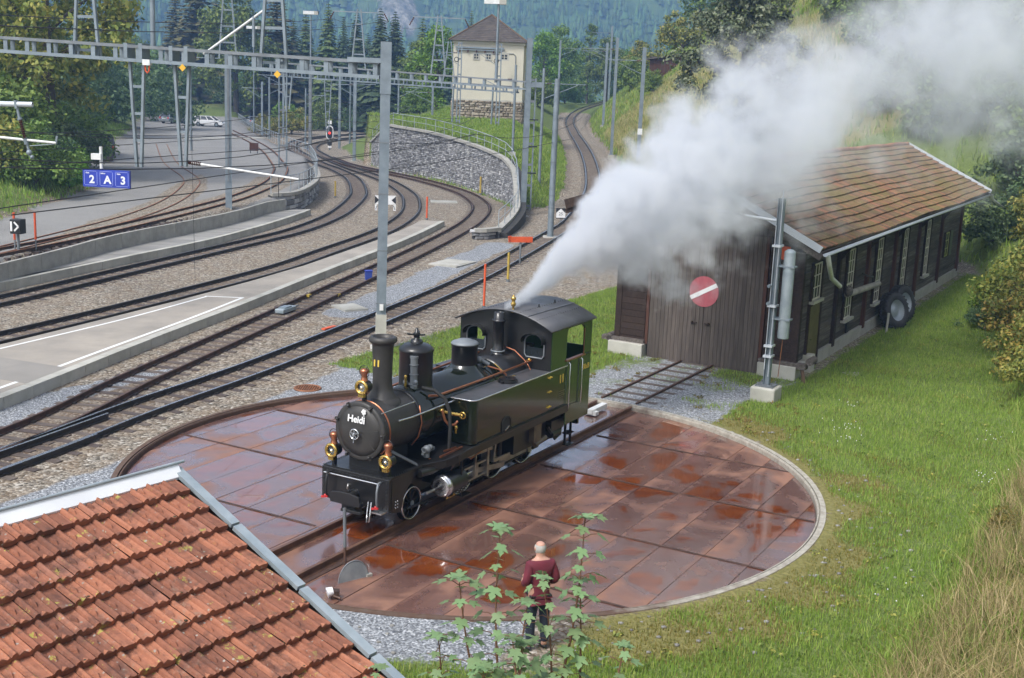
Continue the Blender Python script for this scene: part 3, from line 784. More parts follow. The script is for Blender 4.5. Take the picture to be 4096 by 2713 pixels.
track('track beside the low grey platform with streaked tarmac', T4C, flat, (pmat('worn_rail_b', (.13, .12, .115), (.08, .07, .066), 4, .4, .6), M['rail_side']), gauge1=1.16, parts=(40, 50), sp=.64)
track('outer rusty siding bending round beside the railing', T5C, plat, OR, top=.12, parts=None, sp=.7)
track('inner rusty siding sunk into the tarmac yard', T6C, plat, OR, top=.05, ties=False)
# short track from turntable into the shed
P = np.array([W2(s, -.045) for s in np.linspace(7.95, 14.3, 9)])
root = thing('railway_track', 'short rusty track from the turntable into the wooden shed', 'railway track')
for sd in (-1, 1):
    pth = [(*W2(s, -.045 + sd * GA), .06) for s in np.linspace(7.85, 14.3, 4)]
    link(bpy.data.objects.new('rail', rail_mesh(pth, 'shed_rail', RR)), root)
for k in range(9):
    o = link(bpy.data.objects.new('sleeper', sl_me), root); o.location = (*W2(8.3 + k * .68, -.045), -.052); o.rotation_euler = (0, 0, TTH + math.pi / 2)
# switch blades joining the first two tracks at the left
sw = thing('railway_switch', 'pair of bright tapering switch blades where two tracks join', 'railway switch')
def blade(a, b, name):
    Pp = catmull([a, ((a[0] + b[0]) / 2 + .03, (a[1] + b[1]) / 2), b], .6)
    link(bpy.data.objects.new(name, rail_mesh(np.c_[Pp, np.full(len(Pp), .168)], name, HD)), sw)
blade((-11.95, 23.9), (-9.95, 29.2), 'switch_blade')
blade((-10.85, 24.1), (-9.62, 27.4), 'guard_rail')
# ------------------------------------------------------------------ platforms
M['plat_top'] = pmat('platform_surface', (.365, .325, .275), (.23, .21, .185), .55, .85, 0, .15, spread=.4)
M['plat_left'] = pmat('streaked_tarmac_platform', (.33, .318, .295), (.17, .165, .155), .42, .85, 0, .12, spread=.35, stretch=(.35, 1.5, 1))
M['line_white'] = pmat('painted_white_line', (.80, .80, .79), (.68, .68, .66), 1.6, .7, spread=.5)
def slab(name, poly, z0, z1, mat, label):
    mb = MB(); mb.prism(poly, z1 - z0, 'Z', z0); o = mb.build(name, mat); return tag(o, label, kind='structure')
ISL_N = [(-16.2, 17.5), (-14.3, 24.3), (-12.8, 29.6), (-11.74, 34.9), (-10.75, 39.7), (-9.74, 44.3), (-8.15, 52.5), (-6.4, 60.9), (-5.3, 67), (-4.35, 73.4)]
ISL_F = [(-19.6, 25.5), (-17.4, 30.7), (-15.25, 35.9), (-13.75, 40), (-12.35, 43.9), (-10.7, 49), (-9.35, 53.8), (-8.3, 58.6), (-7.3, 63.3), (-6.3, 69.3), (-5.75, 73.5)]
def inset(line, d):
    P = np.array(line, float); t = np.gradient(P, axis=0); t /= np.linalg.norm(t, axis=1)[:, None]
    return [tuple(p) for p in P + np.stack([-t[:, 1], t[:, 0]], -1) * d]
slab('platform', inset(ISL_N, .30) + inset(ISL_F, -.02)[::-1], -.1, .30, M['plat_top'], 'long narrow island platform with beige surface')
def edge_blocks(line, w, z0, z1, step, mat, label, side=1):
    root = thing('platform_edge', label, 'platform edge')
    P = resample(catmull(line, .5), step)
    for a, b in zip(P[:-1], P[1:]):
        d = (b - a); Lg = np.linalg.norm(d); d /= Lg; n = np.array([-d[1], d[0]]) * side; g = .012
        q = [a + d * g, b - d * g, b - d * g + n * w, a + d * g + n * w]
        c = sum(q) / 4
        mb = MB(); mb.prism([tuple(p - c) for p in (q if side > 0 else q[::-1])], z1 - z0, 'Z', z0)
        o = mb.build('edge_slab', mat, root); o.location = (c[0], c[1], rnd.uniform(-.004, .004))
    return root
edge_blocks(ISL_N, .29, -.12, .315, 1.25, M['concrete_lt'], 'row of pale concrete edge slabs along the island platform')
def line_strip(pts, w, z, root):
    P = resample(catmull(pts, .6), 1.0) if len(pts) > 2 else np.array(pts, float)
    t = np.gradient(P, axis=0); t /= np.linalg.norm(t, axis=1)[:, None]; n = np.stack([-t[:, 1], t[:, 0]], -1)
    v = [(*(p + q * w / 2), z) for p, q in zip(P, n)] + [(*(p - q * w / 2), z) for p, q in zip(P, n)]
    k = len(P); f = [(i, i + k, i + k + 1, i + 1) for i in range(k - 1)]
    MB().add(v, f).build('painted_line', M['line_white'], root)
ln = thing('floor_marking', 'white safety line framing the island platform end', 'floor marking')
line_strip([(-15.75, 18.5), (-14.65, 25), (-13.25, 30.6), (-12.15, 35.6), (-10.97, 40.9), (-10.18, 45.05)], .13, .3045, ln)
line_strip([(-18.9, 25.6), (-16.95, 30.5), (-15.1, 35.1), (-13.1, 40.1), (-11.52, 45.0)], .11, .3045, ln)
line_strip([(-11.58, 45.04), (-10.12, 45.04)], .13, .3085, ln)
pt = MB(); pt.lohi((-.95, -1.35, 0), (.95, 1.35, .004)); o = pt.build('asphalt_patch', pmat('newer_asphalt', (.27, .25, .225), (.23, .215, .195), .8, .9)); o.location = (-13.7, 32.6, .301); o.rotation_euler = (0, 0, R(68)); tag(o, 'slightly greyer asphalt patch on the island platform', 'asphalt patch')
LP_F = [(-24.6, 28), (-22, 38), (-19.55, 45.9), (-17.3, 53.8), (-15.4, 60.2), (-14.0, 67.5), (-13.2, 73.6), (-12.95, 76.5)]
LP_B = [(-26, 28), (-21.2, 40), (-19.34, 49.3), (-18.55, 56), (-15.96, 66.7), (-15.15, 73.5), (-14.5, 75.6)]
LP_B = [(p[0] - .02, p[1]) for p in LP_B]
slab('pavement', inset(LP_F, .26) + LP_B[::-1], -.1, .34, M['plat_left'], 'grey streaked side platform below the parapet wall')
edge_blocks(LP_F, .25, -.12, .35, 2.0, M['concrete_lt'], 'pale concrete edge of the streaked side platform')
edge_blocks([(p[0] + .16, p[1]) for p in LP_B], .16, .0, 1.02, 2.4, M['concrete'], 'low concrete parapet holding up the siding yard')
# concrete lids lying in the ballast
for (x, y, rz, sx, sy, lb) in ((-5.33, 88.2, .1, 1.9, 1.6, 'pale concrete lid lying in the gravel near the stone wall'), (-3.0, 58.0, 1.15, 2.1, 1.5, 'pale concrete lid beside the bluish gravel path'),
                               (-6.2, 45.4, .6, .95, 1.2, 'tan concrete lid lying left of the big mast foot')):
    mb = MB().box((0, 0, .03), (sx, sy, .08)); mb.box((0, 0, .075), (sx * .86, sy * .82, .02))
    o = mb.build('concrete_lid', M['concrete_lt']); o.location = (x, y, 0); o.rotation_euler = (0, 0, rz); tag(o, lb, 'concrete lid', 'concrete lids in the ballast')
dr = thing('drain_grate', 'round rusty drain grate set in grey chippings', 'drain grate', (-5.65, 33.02, .02))
MB().torus((0, 0, 0), .36, .03, 'Z', 24, 6).build('ring', M['rail_orange'], dr)
for k in range(-5, 6):
    h = math.sqrt(.36 ** 2 - (k * .065) ** 2); MB().box((k * .065, 0, .005), (.034, 2 * h, .03)).build('bar', M['rail_orange'], dr)
mb = MB().lathe([(.01, -.012), (.35, -.012)], n=24); mb.build('sump', M['deck_dark'], dr)
# ------------------------------------------------------------------ stone walls
def stone_mat(name, stops, lichen):
    m, nt, N, L, b = new_mat(name)
    v = coords(N, L); g = N.new('ShaderNodeNewGeometry'); oi = N.new('ShaderNodeObjectInfo')
    rv = mth(N, L, 'FRACT', mth(N, L, 'ADD', g.outputs['Random Per Island'], oi.outputs['Random']))
    c = ramp(N, L, rv, stops)
    n1 = nz(N, L, v, 4, 5, .65)
    c = mixc(N, L, .55, c, mixc(N, L, n1, (.0, .0, .0), (1, 1, 1)), 'SOFT_LIGHT')
    w = N.new('ShaderNodeNewGeometry').outputs['Position']
    st = N.new('ShaderNodeMapping'); st.inputs['Scale'].default_value = (.5, .5, .12); L.new(w, st.inputs[0])
    c = mixc(N, L, ramp(N, L, nz(N, L, st.outputs[0], 1.1, 5, .7), [(.60, 0.0), (.72, lichen)]), c, (.62, .62, .6))
    L.new(c, b.inputs['Base Color']); b.inputs['Roughness'].default_value = .9
    bump(N, L, b, nz(N, L, v, 9, 5, .7), .5, .03)
    return m
M['stone_grey'] = stone_mat('grey_rubble_stone', [(0, (.15, .15, .155)), (.35, (.23, .23, .235)), (.7, (.33, .33, .335)), (1, (.48, .48, .49))], .8)
M['stone_tan'] = stone_mat('tan_rubble_stone', [(0, (.14, .115, .085)), (.5, (.27, .225, .17)), (1, (.40, .35, .28))], .0)
M['mortar_dark'] = pmat('dark_joint', (.06, .058, .055), (.035, .034, .033), 3, .95)
def stone_blob(rs, lx, ly, lz):
    """irregular cut stone: 8 corners jittered, front face domed (y- is front)"""
    v = []
    for sz in (-1, 1):
        for sx in (-1, 1):
            j = lambda a: a * rs.uniform(-.16, .16)
            v.append((sx * lx / 2 + j(lx * .5), -ly / 2 + ly * .22, sz * lz / 2 + j(lz * .6)))
    for sz in (-1, 1):
        for sx in (-1, 1):
            v.append((sx * lx / 2, ly / 2, sz * lz / 2))
    c = [(x * .62, -ly / 2 + rs.uniform(-.04, .02), z * .62) for x, y, z in v[:4]]
    v += c
    f = [(8, 9, 11, 10), (0, 1, 9, 8), (1, 3, 11, 9), (3, 2, 10, 11), (2, 0, 8, 10), (0, 4, 5, 1), (1, 5, 7, 3), (3, 7, 6, 2), (2, 6, 4, 0)]
    return v, f
def stone_wall(root, line, z0f, z1f, mat, sl, sh, nparts, thick=.5, seed=3, score=None):
    """courses of stones following a plan line (front on its right-hand side), first nparts as single objects, rest joined"""
    rs = np.random.RandomState(seed); P = resample(catmull(line, .3), .15)
    d = np.r_[0, np.cumsum(np.linalg.norm(np.diff(P, axis=0), axis=1))]; Lt = d[-1]
    t = np.gradient(P, axis=0); t /= np.linalg.norm(t, axis=1)[:, None]
    zmin = min(z0f(q / Lt) for q in (0, .5, 1)); zmax = max(z1f(q / 40) for q in range(41))
    stones = []; z = zmin
    while z < zmax:
        h = sh * rs.uniform(.75, 1.3); x = -rs.uniform(0, sl)
        while x < Lt:
            l = sl * rs.uniform(.55, 1.6); m = x + l / 2
            if 0 < m < Lt and z0f(m / Lt) - .1 <= z and z + h * .6 <= z1f(m / Lt): stones.append((m, z + h / 2, l - .03, h - .025))
            x += l
        z += h
    if score: stones.sort(key=lambda q: score(np.array([np.interp(q[0], d, P[:, 0]), np.interp(q[0], d, P[:, 1])]), q))
    rest = MB(); ad = []
    for k, (m, zz, l, h) in enumerate(stones):
        p = np.array([np.interp(m, d, P[:, 0]), np.interp(m, d, P[:, 1])]); tt_ = np.array([np.interp(m, d, t[:, 0]), np.interp(m, d, t[:, 1])])
        a = math.atan2(tt_[1], tt_[0]); v, f = stone_blob(rs, l, thick * .5, h)
        off = rs.uniform(-.03, .03)
        if k < nparts:
            o = MB().add(v, f).build('stone', mat, root); o.location = (p[0] - math.sin(a) * (.2 + off), p[1] + math.cos(a) * (.2 + off), zz); o.rotation_euler = (0, rs.uniform(-.03, .03), a)
        else:
            rm = Matrix.Rotation(a, 3, 'Z')
            rest.add([rm @ Vector(q) + Vector((p[0] - math.sin(a) * (.2 + off), p[1] + math.cos(a) * (.2 + off), zz)) for q in v], f)
    if rest.v: tag(rest.build('stone_course', mat, root), kind='stuff')
    # dark core behind the joints and a coping
    Q = resample(catmull(line, .3), .6); tq = np.gradient(Q, axis=0); tq /= np.linalg.norm(tq, axis=1)[:, None]; nq = np.stack([-tq[:, 1], tq[:, 0]], -1)
    dq = np.r_[0, np.cumsum(np.linalg.norm(np.diff(Q, axis=0), axis=1))] / Lt
    v = []; f = []
    for p, n, u in zip(Q, nq, np.clip(dq, 0, 1)):
        a, b = p + n * .17, p + n * .75
        v += [(*a, z0f(u) - .4), (*a, z1f(u) - .1), (*b, z1f(u) - .1), (*b, z0f(u) - .4)]
    for i in range(len(Q) - 1):
        for j in range(3): f.append((i * 4 + j, i * 4 + j + 1, i * 4 + 5 + j, i * 4 + 4 + j))
    f += [(0, 3, 2, 1), tuple(len(v) - 4 + j for j in range(4))]
    MB().add(v, f).build('wall_core', M['mortar_dark'], root)
    v = []; f = []
    for p, n, u in zip(Q, nq, np.clip(dq, 0, 1)):
        a, b = p - n * .04, p + n * .36
        v += [(*a, z1f(u) - .12), (*a, z1f(u) + .08), (*b, z1f(u) + .08), (*b, z1f(u) - .12)]
    f = []
    for i in range(len(Q) - 1):
        for j in range(4): f.append((i * 4 + j, i * 4 + (j + 1) % 4, i * 4 + 4 + (j + 1) % 4, i * 4 + 4 + j))
    f += [(0, 3, 2, 1), tuple(len(v) - 4 + j for j in range(4))]
    MB().add(v, f).build('coping', M['concrete'], root)
bw = thing('retaining_wall', 'long curved grey stone retaining wall below the meadow', 'retaining wall')
WL = WALLB + WING[1:]
_wl = resample(catmull(WL, .3), .15); _wd = np.r_[0, np.cumsum(np.linalg.norm(np.diff(_wl, axis=0), axis=1))]; _wy = lambda u: float(np.interp(u * _wd[-1], _wd, _wl[:, 1]))
def wall_top(u):
    y = _wy(u)
    return float(np.interp(y, [68, 72, 80, 85, 87.5, 90, 94, 110, 116, 124], [.35, .55, .95, 2.0, 2.75, 3.2, 3.45, 4.15, 4.35, 2.2]))
stone_wall(bw, WL, lambda u: 0, wall_top, M['stone_grey'], .29, .14, 300, seed=4, score=lambda p, q: p[1] - 2 * q[1] + 6 * abs(p[1] - 90) / 10)
lw = thing('stone_wall', 'small curved dry stone wall ending the side platform', 'stone wall')
LWL = [(-15.3, 76.1), (-14.6, 76.6), (-14.05, 78.4), (-14.0, 82), (-14.3, 87), (-15.0, 92.5), (-16.6, 101)]
stone_wall(lw, LWL, lambda u: 0, lambda u: 1.22, M['stone_grey'], .62, .27, 220, seed=9)
cw = thing('stone_heap', 'short rubble stone wall stub at the foot of the railing', 'stone wall')
stone_wall(cw, [(-2.3, 67.4), (-1.6, 67.6), (-.9, 68.6)], lambda u: 0, lambda u: .55, M['stone_grey'], .5, .24, 60, seed=12)
# ------------------------------------------------------------------ railings
def railing(label, line, zf, h, step, mid=True, mat='galv_lt'):
    root = thing('railing', label, 'railing')
    P = resample(catmull(line, .5), step); z = [zf(i / (len(P) - 1), p) for i, p in enumerate(P)]
    for p, q in zip(P, z):
        MB().cyl((0, 0, 0), (0, 0, h), .03, n=6).build('post', M[mat], root).location = (p[0], p[1], q)
    for k, f in enumerate((1.0, .52) if mid else (1.0,)):
        MB().tube([(p[0], p[1], q + h * f - .01) for p, q in zip(P, z)], .03 if k == 0 else .022, 6).build('rail', M[mat], root)
    return root
WLi = inset(WL, .22)
railing('long curved galvanised railing on top of the retaining wall', WLi, lambda u, p: float(np.interp(p[1], [68, 72, 80, 85, 87.5, 90, 94, 110, 116, 124], [.35, .55, .95, 2.0, 2.75, 3.2, 3.45, 4.15, 4.35, 2.2])) + .05, 1.1, 2.1)
railing('galvanised railing on the small dry stone wall', inset(LWL, .2), lambda u, p: 1.25, 1.1, 1.6)
railing('long straight railing along the far edge of the siding yard', [(-17.2, 104), (-20.2, 117.6), (-23.2, 126), (-34.3, 160), (-52.9, 225)], lambda u, p: 1.0, 1.15, 1.9)
# ------------------------------------------------------------------ the steam locomotive (x along the track, front at -x; y left; z up from rail)
M['loco_black'] = pmat('loco_satin_black', (.012, .012, .0125), (.008, .008, .009), 3, .36, 0, .03, coat=.2)
M['loco_gloss'] = pmat('loco_gloss_black_green', (.007, .010, .006), (.005, .008, .0045), 1.5, .16, 0, 0, coat=.6)
M['loco_green'] = pmat('loco_dark_green', (.022, .055, .014), (.018, .045, .012), 1.5, .2, 0, 0, coat=.6)
M['smokebox'] = pmat('graphite_smokebox', (.046, .043, .040), (.030, .028, .027), 3, .5, .1, .06)
M['copper'] = pmat('copper_pipe', (.52, .21, .115), (.38, .15, .085), 5, .32, .85)
M['brass'] = pmat('polished_brass', (.66, .45, .13), (.5, .33, .09), 5, .25, .9)
M['steel'] = pmat('oiled_steel', (.42, .41, .39), (.26, .25, .24), 5, .33, .85)
M['bright'] = pmat('bright_steel', (.68, .69, .71), (.55, .56, .58), 5, .22, .9)
M['lens'] = pmat('lamp_glass', (.85, .86, .84), (.7, .71, .7), 3, .08, .8)
M['roof_metal'] = pmat('cab_roof_sheet', (.085, .086, .095), (.062, .064, .07), 2, .42, .15, .05)
M['red'] = pmat('red_paint', (.55, .03, .03), (.42, .025, .025), 4, .4)
M['gold'] = pmat('gold_lettering', (.78, .56, .09), (.64, .46, .08), 4, .45, .2)
M['rubber'] = pmat('black_rubber', (.018, .018, .018), (.012, .012, .012), 6, .7)
loco = thing('steam_locomotive', 'black and green tank steam engine standing on the turntable', 'locomotive', (TC[0], TC[1], .035), TTH)
LK, GL, GN, SM = M['loco_black'], M['loco_gloss'], M['loco_green'], M['smokebox']
def part(name, mb, mat, par=None, bevel=0.0): return mb.build(name, mat, par or loco, bevel=bevel)
# frame, footplate
part('frame', MB().lohi((-4.1, -.42, .38), (3.2, -.36, 1.05)).lohi((-4.1, .36, .38), (3.2, .42, 1.05)).lohi((-4.0, -.36, .8), (3.2, .36, .95)), LK)
st = [(-4.30, 1.12, .80), (-3.25, 1.12, .82), (-3.0, 1.13, .93), (-2.8, 1.17, 1.10), (-2.55, 1.22, 1.22), (-2.25, 1.26, 1.24), (2.25, 1.26, 1.24)]
v = []; f = []
for s, z, h in st: v += [(s, -h, z), (s, h, z), (s, h, z - .045), (s, -h, z - .045)]
for i in range(len(st) - 1):
    for j in range(4): f.append((i * 4 + j, i * 4 + (j + 1) % 4, i * 4 + 4 + (j + 1) % 4, i * 4 + 4 + j))
f += [(0, 3, 2, 1), tuple(len(v) - 4 + j for j in range(4))]
part('footplate', MB().add(v, f), LK)
for sd in (-1, 1):
    pts = [(s, sd * (h - .012), z - .09) for s, z, h in st]
    mb = MB()
    for a, b_ in zip(pts[:-1], pts[1:]): mb.bar(a, b_, .02, .12)
    part('valance', mb, LK)
    pts = [(s, sd * h, z + .01) for s, z, h in st[1:]]
    part('edge_beading', MB().tube(pts, .014, 6), LK)
# buffer beam with rounded skirt
part('buffer_beam', MB().lohi((-4.34, -.80, .46), (-4.26, .80, 1.10)), LK, bevel=.012)
rv = MB()
for z in (.52, 1.04):
    for k in range(17): rv.ball((-4.345, -.74 + k * .0925, z), .014, 6, 4)
for y in (-.745, .745):
    for k in range(7): rv.ball((-4.345, y, .57 + k * .075), .014, 6, 4)
for k in range(16):
    for sd in (-1, 1): rv.ball((-4.25 + k * .066, sd * .76, 1.122), .013, 6, 4)
tag(part('rivets', rv, LK), kind='stuff')
for sd in (-1, 1):
    prof = [(-4.26, .42), (-3.95, .36), (-3.86, .62), (-3.72, .8), (-3.55, .9), (-3.55, 1.08), (-4.26, 1.08)]
    part('skirt_plate', MB().prism(prof, .02, 'Y', sd * .80 - .01), LK)
    mb = MB()
    for q in range(6): mb.ball((-4.14 + .07 * (q % 2), sd * .815, .5 + .06 * (q // 2)), .016, 6, 4)
    part('bolt_head', mb, M['bright'])
mb = MB().tube([(-4.40, .70, 1.0), (-4.40, -.62, 1.0)], .016, 8)
for y in (.7, .1, -.62): mb.bar((-4.34, y, 1.0), (-4.41, y, 1.0), .025)
part('front_handrail', mb, M['bright'])
# coupling
part('buffer_stock', MB().cyl((-4.34, 0, .66), (-4.62, 0, .66), .12, .105, 16), LK)
part('buffer_head', MB().prism([(-.34, .55), (.34, .55), (.36, .62), (.33, .75), (.12, .79), (-.12, .79), (-.33, .75), (-.36, .62)], -.05, 'X', -4.62), LK, bevel=.01)
part('coupling_hook', MB().tube([(-4.5, 0, .78), (-4.58, 0, .86), (-4.56, 0, .93), (-4.5, 0, .9)], .022, 8), M['steel'])
part('coupling_box', MB().lohi((-4.55, -.16, .36), (-4.30, .16, .52)).lohi((-4.66, -.36, .40), (-4.52, .10, .46)), LK, bevel=.01)
part('coupling_link', MB().tube([(-4.38, -.42, .60), (-4.47, -.46, .40), (-4.52, -.48, .26), (-4.52, -.42, .24), (-4.46, -.38, .40), (-4.38, -.35, .60)], .016, 6), M['bright'])
part('beam_step', MB().lohi((-4.5, -.74, .44), (-4.32, -.5, .46)), M['bright'])
for sd in (-1, 1):
    y = sd * .60
    part('brake_hose', MB().tube([(-4.34, y, 1.02), (-4.45, y - .02, 1.03), (-4.50, y - .03, .88), (-4.49, y - .02, .66), (-4.44, y, .56)], .024, 8), M['rubber'] if sd > 0 else M['galv_dark'])
    part('hose_coupling', MB().ball((-4.46, y + .02, .55), .035, 8, 5).bar((-4.46, y - .04, .545), (-4.48, y + .1, .52), .035), M['red'])
# smokebox and boiler
BZ = 1.90
part('smokebox', MB().lathe([(.555, 0), (.56, .03), (.56, 1.22), (.555, 1.25)], (-4.19, 0, BZ), 'X', 36), SM)
part('smokebox_ring', MB().lathe([(.50, -.03), (.565, -.035), (.585, -.01), (.585, .04), (.56, .055)], (-4.19, 0, BZ), 'X', 40), SM)
door = part('smokebox_door', MB().lathe([(.001, -.095), (.18, -.088), (.36, -.07), (.49, -.035), (.50, -.01), (.50, .02)], (-4.19, 0, BZ), 'X', 36), SM)
hw = MB().torus((-4.36, .02, BZ - .03), .098, .014, 'X', 22, 7)
for k in range(5):
    t = 2 * math.pi * k / 5 + .3; hw.bar((-4.36, .02, BZ - .03), (-4.36, .02 + .098 * math.cos(t), BZ - .03 + .098 * math.sin(t)), .016)
hw.cyl((-4.40, .02, BZ - .03), (-4.26, .02, BZ - .03), .026, n=10).bar((-4.37, .02, BZ - .03), (-4.37, .03, BZ - .2), .016)
part('handwheel', hw, M['bright'], door)
for a in (12, -38):
    t = R(a); mb = MB().bar((-4.275, -.06, BZ), (-4.235, -.47 * math.cos(t), BZ + .47 * math.sin(t) - .02), .035, .02)
    part('door_strap', mb, SM, door)
for a in (18, 62, 118, 180, 242, 300):
    t = R(a); c = (-4.235, .515 * math.cos(t), BZ + .515 * math.sin(t)); d = (-4.235, .60 * math.cos(t), BZ + .60 * math.sin(t))
    part('door_dog', MB().bar(c, d, .05, .045).ball((-4.26, .54 * math.cos(t), BZ + .54 * math.sin(t)), .03, 8, 5), SM, door)
text_mesh('Heidi', .19, M['white'], 'name_lettering', door, frame((-4.292, .03, BZ + .245), (0, -1, 0), (.10, 0, 1), (-1, 0, .1)), .006, .004)
fl = MB()      # the little flower standing over the last letter
for k in range(5):
    t = 2 * math.pi * k / 5; fl.cyl((-4.285, -.135 + .032 * math.cos(t), BZ + .415 + .032 * math.sin(t)), (-4.268, -.135 + .032 * math.cos(t), BZ + .415 + .032 * math.sin(t)), .024, n=8)
fl.bar((-4.285, -.135, BZ + .40), (-4.29, -.15, BZ + .33), .016, .012)
part('flower_emblem', fl, M['white'], door)
part('boiler', MB().lathe([(.56, 0), (.60, .04), (.60, 4.3)], (-2.95, 0, BZ), 'X', 36), GL)
part('smokebox_saddle', MB().lohi((-4.05, -.36, 1.05), (-3.1, .36, 1.5)), LK)
for x, r, w in ((-4.02, .565, .02), (-2.98, .575, .07)):
    part('boiler_band', MB().lathe([(r, 0), (r + .018, .003), (r + .018, w), (r, w + .003)], (x, 0, BZ), 'X', 36), M['copper'] if w < .03 else LK)
part('boiler_band', MB().lathe([(.60, 0), (.615, .003), (.615, .022), (.60, .025)], (.42, 0, BZ), 'X', 36), M['copper'])
for z0, a in ((2.36, 0),):
    pass
part('firebox_casing', MB().lathe([(.60, 0), (.655, .03), (.655, .95)], (.40, 0, BZ - .01), 'X', 36), LK)
# chimney
part('chimney', MB().lathe([(.33, -.09), (.30, -.02), (.235, .06), (.20, .18), (.188, .36), (.20, .80), (.212, 1.02), (.225, 1.06), (.268, 1.085), (.278, 1.12), (.270, 1.17), (.235, 1.19), (.205, 1.19), (.19, 1.08), (.17, .5)], (-3.50, 0, 2.46), 'Z', 30), SM)
part('chimney_flange', MB().lathe([(.38, -.13), (.36, -.06), (.30, -.02)], (-3.50, 0, 2.46), 'Z', 30), SM)
for k, yy in enumerate((.045, -.045)):
    text_mesh('1', .17, M['gold'], 'chimney_numeral', loco, frame((-3.705, yy, 3.14), (0, -1, 0), (0, 0, 1), (-1, 0, 0)), .004, .008)
# sand dome and steam dome
part('sand_dome', MB().lathe([(.40, -.1), (.36, -.02), (.345, .06), (.345, .72), (.36, .73), (.36, .755), (.335, .80), (.25, .86), (.12, .89), (.001, .90)], (-2.33, 0, 2.44), 'Z', 28), LK)
mb = MB().lathe([(.13, 0), (.12, .06), (.06, .08), (.06, .16), (.10, .17), (.04, .22), (.03, .30), (.001, .31)], (-2.33, 0, 3.33), 'Z', 12)
for k in range(3):
    t = 2.1 * k + .4; mb.bar((-2.33, 0, 3.49), (-2.33 + .2 * math.cos(t), .2 * math.sin(t), 3.52), .05, .03)
part('safety_valve', mb, LK)
mb = MB().cyl((-2.64, -.16, 2.45), (-2.64, -.16, 3.08), .075, n=12).cyl((-2.64, -.16, 3.08), (-2.64, -.16, 3.13), .085, n=12)
for z in (2.55, 2.75, 2.95): mb.torus((-2.64, -.16, z), .08, .014, 'Z', 14, 5)
mb.ball((-2.72, -.26, 2.62), .05, 8, 5).ball((-2.70, .0, 2.58), .055, 8, 5).bar((-2.75, -.3, 2.55), (-2.6, .12, 2.55), .04)
part('regulator_pipe', mb, M['galv_dark'])
part('pipe_union', MB().cyl((-2.72, -.02, 2.5), (-2.72, -.02, 2.68), .03, n=8).ball((-2.72, -.02, 2.7), .04, 8, 5), M['brass'])
part('dome_saddle', MB().lathe([(.58, -.24), (.44, -.12), (.33, -.03), (.29, .04)], (-.45, 0, 2.52), 'Z', 28), GL)
dm = part('steam_dome', MB().lathe([(.285, 0), (.285, .46), (.30, .465), (.30, .50), (.28, .535), (.18, .565), (.15, .57), (.145, .585), (.001, .59)], (-.45, 0, 2.5), 'Z', 28), LK)
part('dome_lid', MB().lathe([(.29, .49), (.302, .50), (.302, .515), (.27, .55), (.16, .578), (.15, .595), (.001, .60)], (-.45, 0, 2.5), 'Z', 28), M['galv_dark'])
part('turret_pipe', MB().cyl((-.12, -.2, 2.62), (.02, -.34, 2.5), .045, n=10).ball((-.14, -.2, 2.62), .07, 10, 6), M['galv_dark'])
# exhaust stand pipe that feeds the plume
part('standpipe', MB().lathe([(.20, -.06), (.17, 0), (.128, .04), (.125, .72), (.165, .73), (.165, .77), (.12, .775), (.115, .93), (.10, .94), (.09, .93), (.09, .6)], (1.0, 0, 2.55), 'Z', 22), LK)
part('standpipe_collar', MB().torus((1.0, 0, 2.60), .15, .02, 'Z', 20, 6), M['galv_dark'])
part('drain_pipe', MB().tube([(.72, -.02, 2.56), (.55, -.05, 2.50), (.3, -.02, 2.48)], .03, 8), LK)
# copper and steel pipe runs
part('copper_pipe', MB().tube([(1.33, -.70, 2.40), (.4, -.70, 2.39), (-1.0, -.66, 2.36), (-2.4, -.58, 2.33), (-2.62, -.52, 2.36)], .027, 8), M['copper'])
part('copper_pipe', MB().tube([(1.33, .70, 2.40), (-1.0, .66, 2.36), (-2.4, .58, 2.33)], .027, 8), M['copper'])
part('copper_pipe', MB().tube([(-.02, -.34, 2.47), (.12, -.55, 2.40), (.2, -.68, 2.30), (.2, -.7, 2.2)], .022, 8), M['copper'])
part('copper_pipe', MB().tube([(1.2, -.1, 2.66), (1.25, -.3, 2.6), (1.25, -.55, 2.42), (1.24, -.68, 2.3), (1.2, -.75, 2.22)], .014, 6), M['copper'])
part('copper_pipe', MB().tube([(.30, -.32, 2.47), (.33, -.52, 2.33), (.36, -.64, 2.2), (.5, -.75, 2.22)], .012, 6), M['brass'])
part('copper_pipe', MB().tube([(-2.92, -.50, 2.22), (-3.0, -.58, 2.12), (-3.0, -.62, 1.9), (-3.02, -.55, 1.6), (-3.05, -.42, 1.42)], .014, 6), M['copper'])
part('handrail', MB().tube([(-1.92, -.72, 2.16), (-2.6, -.66, 2.12), (-3.35, -.585, 2.08), (-3.75, -.58, 2.10)], .021, 8), M['bright'])
part('handrail', MB().tube([(-3.02, -.46, 2.32), (-4.16, -.46, 2.31)], .011, 6), M['bright'])
part('handrail', MB().tube([(-3.02, .46, 2.32), (-4.16, .46, 2.31)], .011, 6), M['bright'])
part('air_hose', MB().tube([(-2.62, -.34, 2.50), (-2.5, -.56, 2.46), (-2.42, -.78, 2.30), (-2.40, -.88, 2.05), (-2.42, -.92, 1.7), (-2.44, -.92, 1.24)], .038, 10), M['rubber'])
mb = MB().cyl((-2.28, -.66, 1.98), (-2.10, -.95, 1.92), .035, n=10).ball((-2.30, -.64, 2.0), .055, 8, 6).torus((-2.07, -.99, 1.91), .065, .018, 'X', 14, 6).ball((-2.08, -.98, 1.91), .035, 8, 5)
part('injector_valve', mb, M['brass'])
part('injector_pipe', MB().tube([(-2.40, -.70, 2.05), (-2.40, -.78, 1.85), (-2.34, -.84, 1.74), (-2.22, -.9, 1.74), (-2.16, -.93, 1.80)], .028, 8), M['copper'])
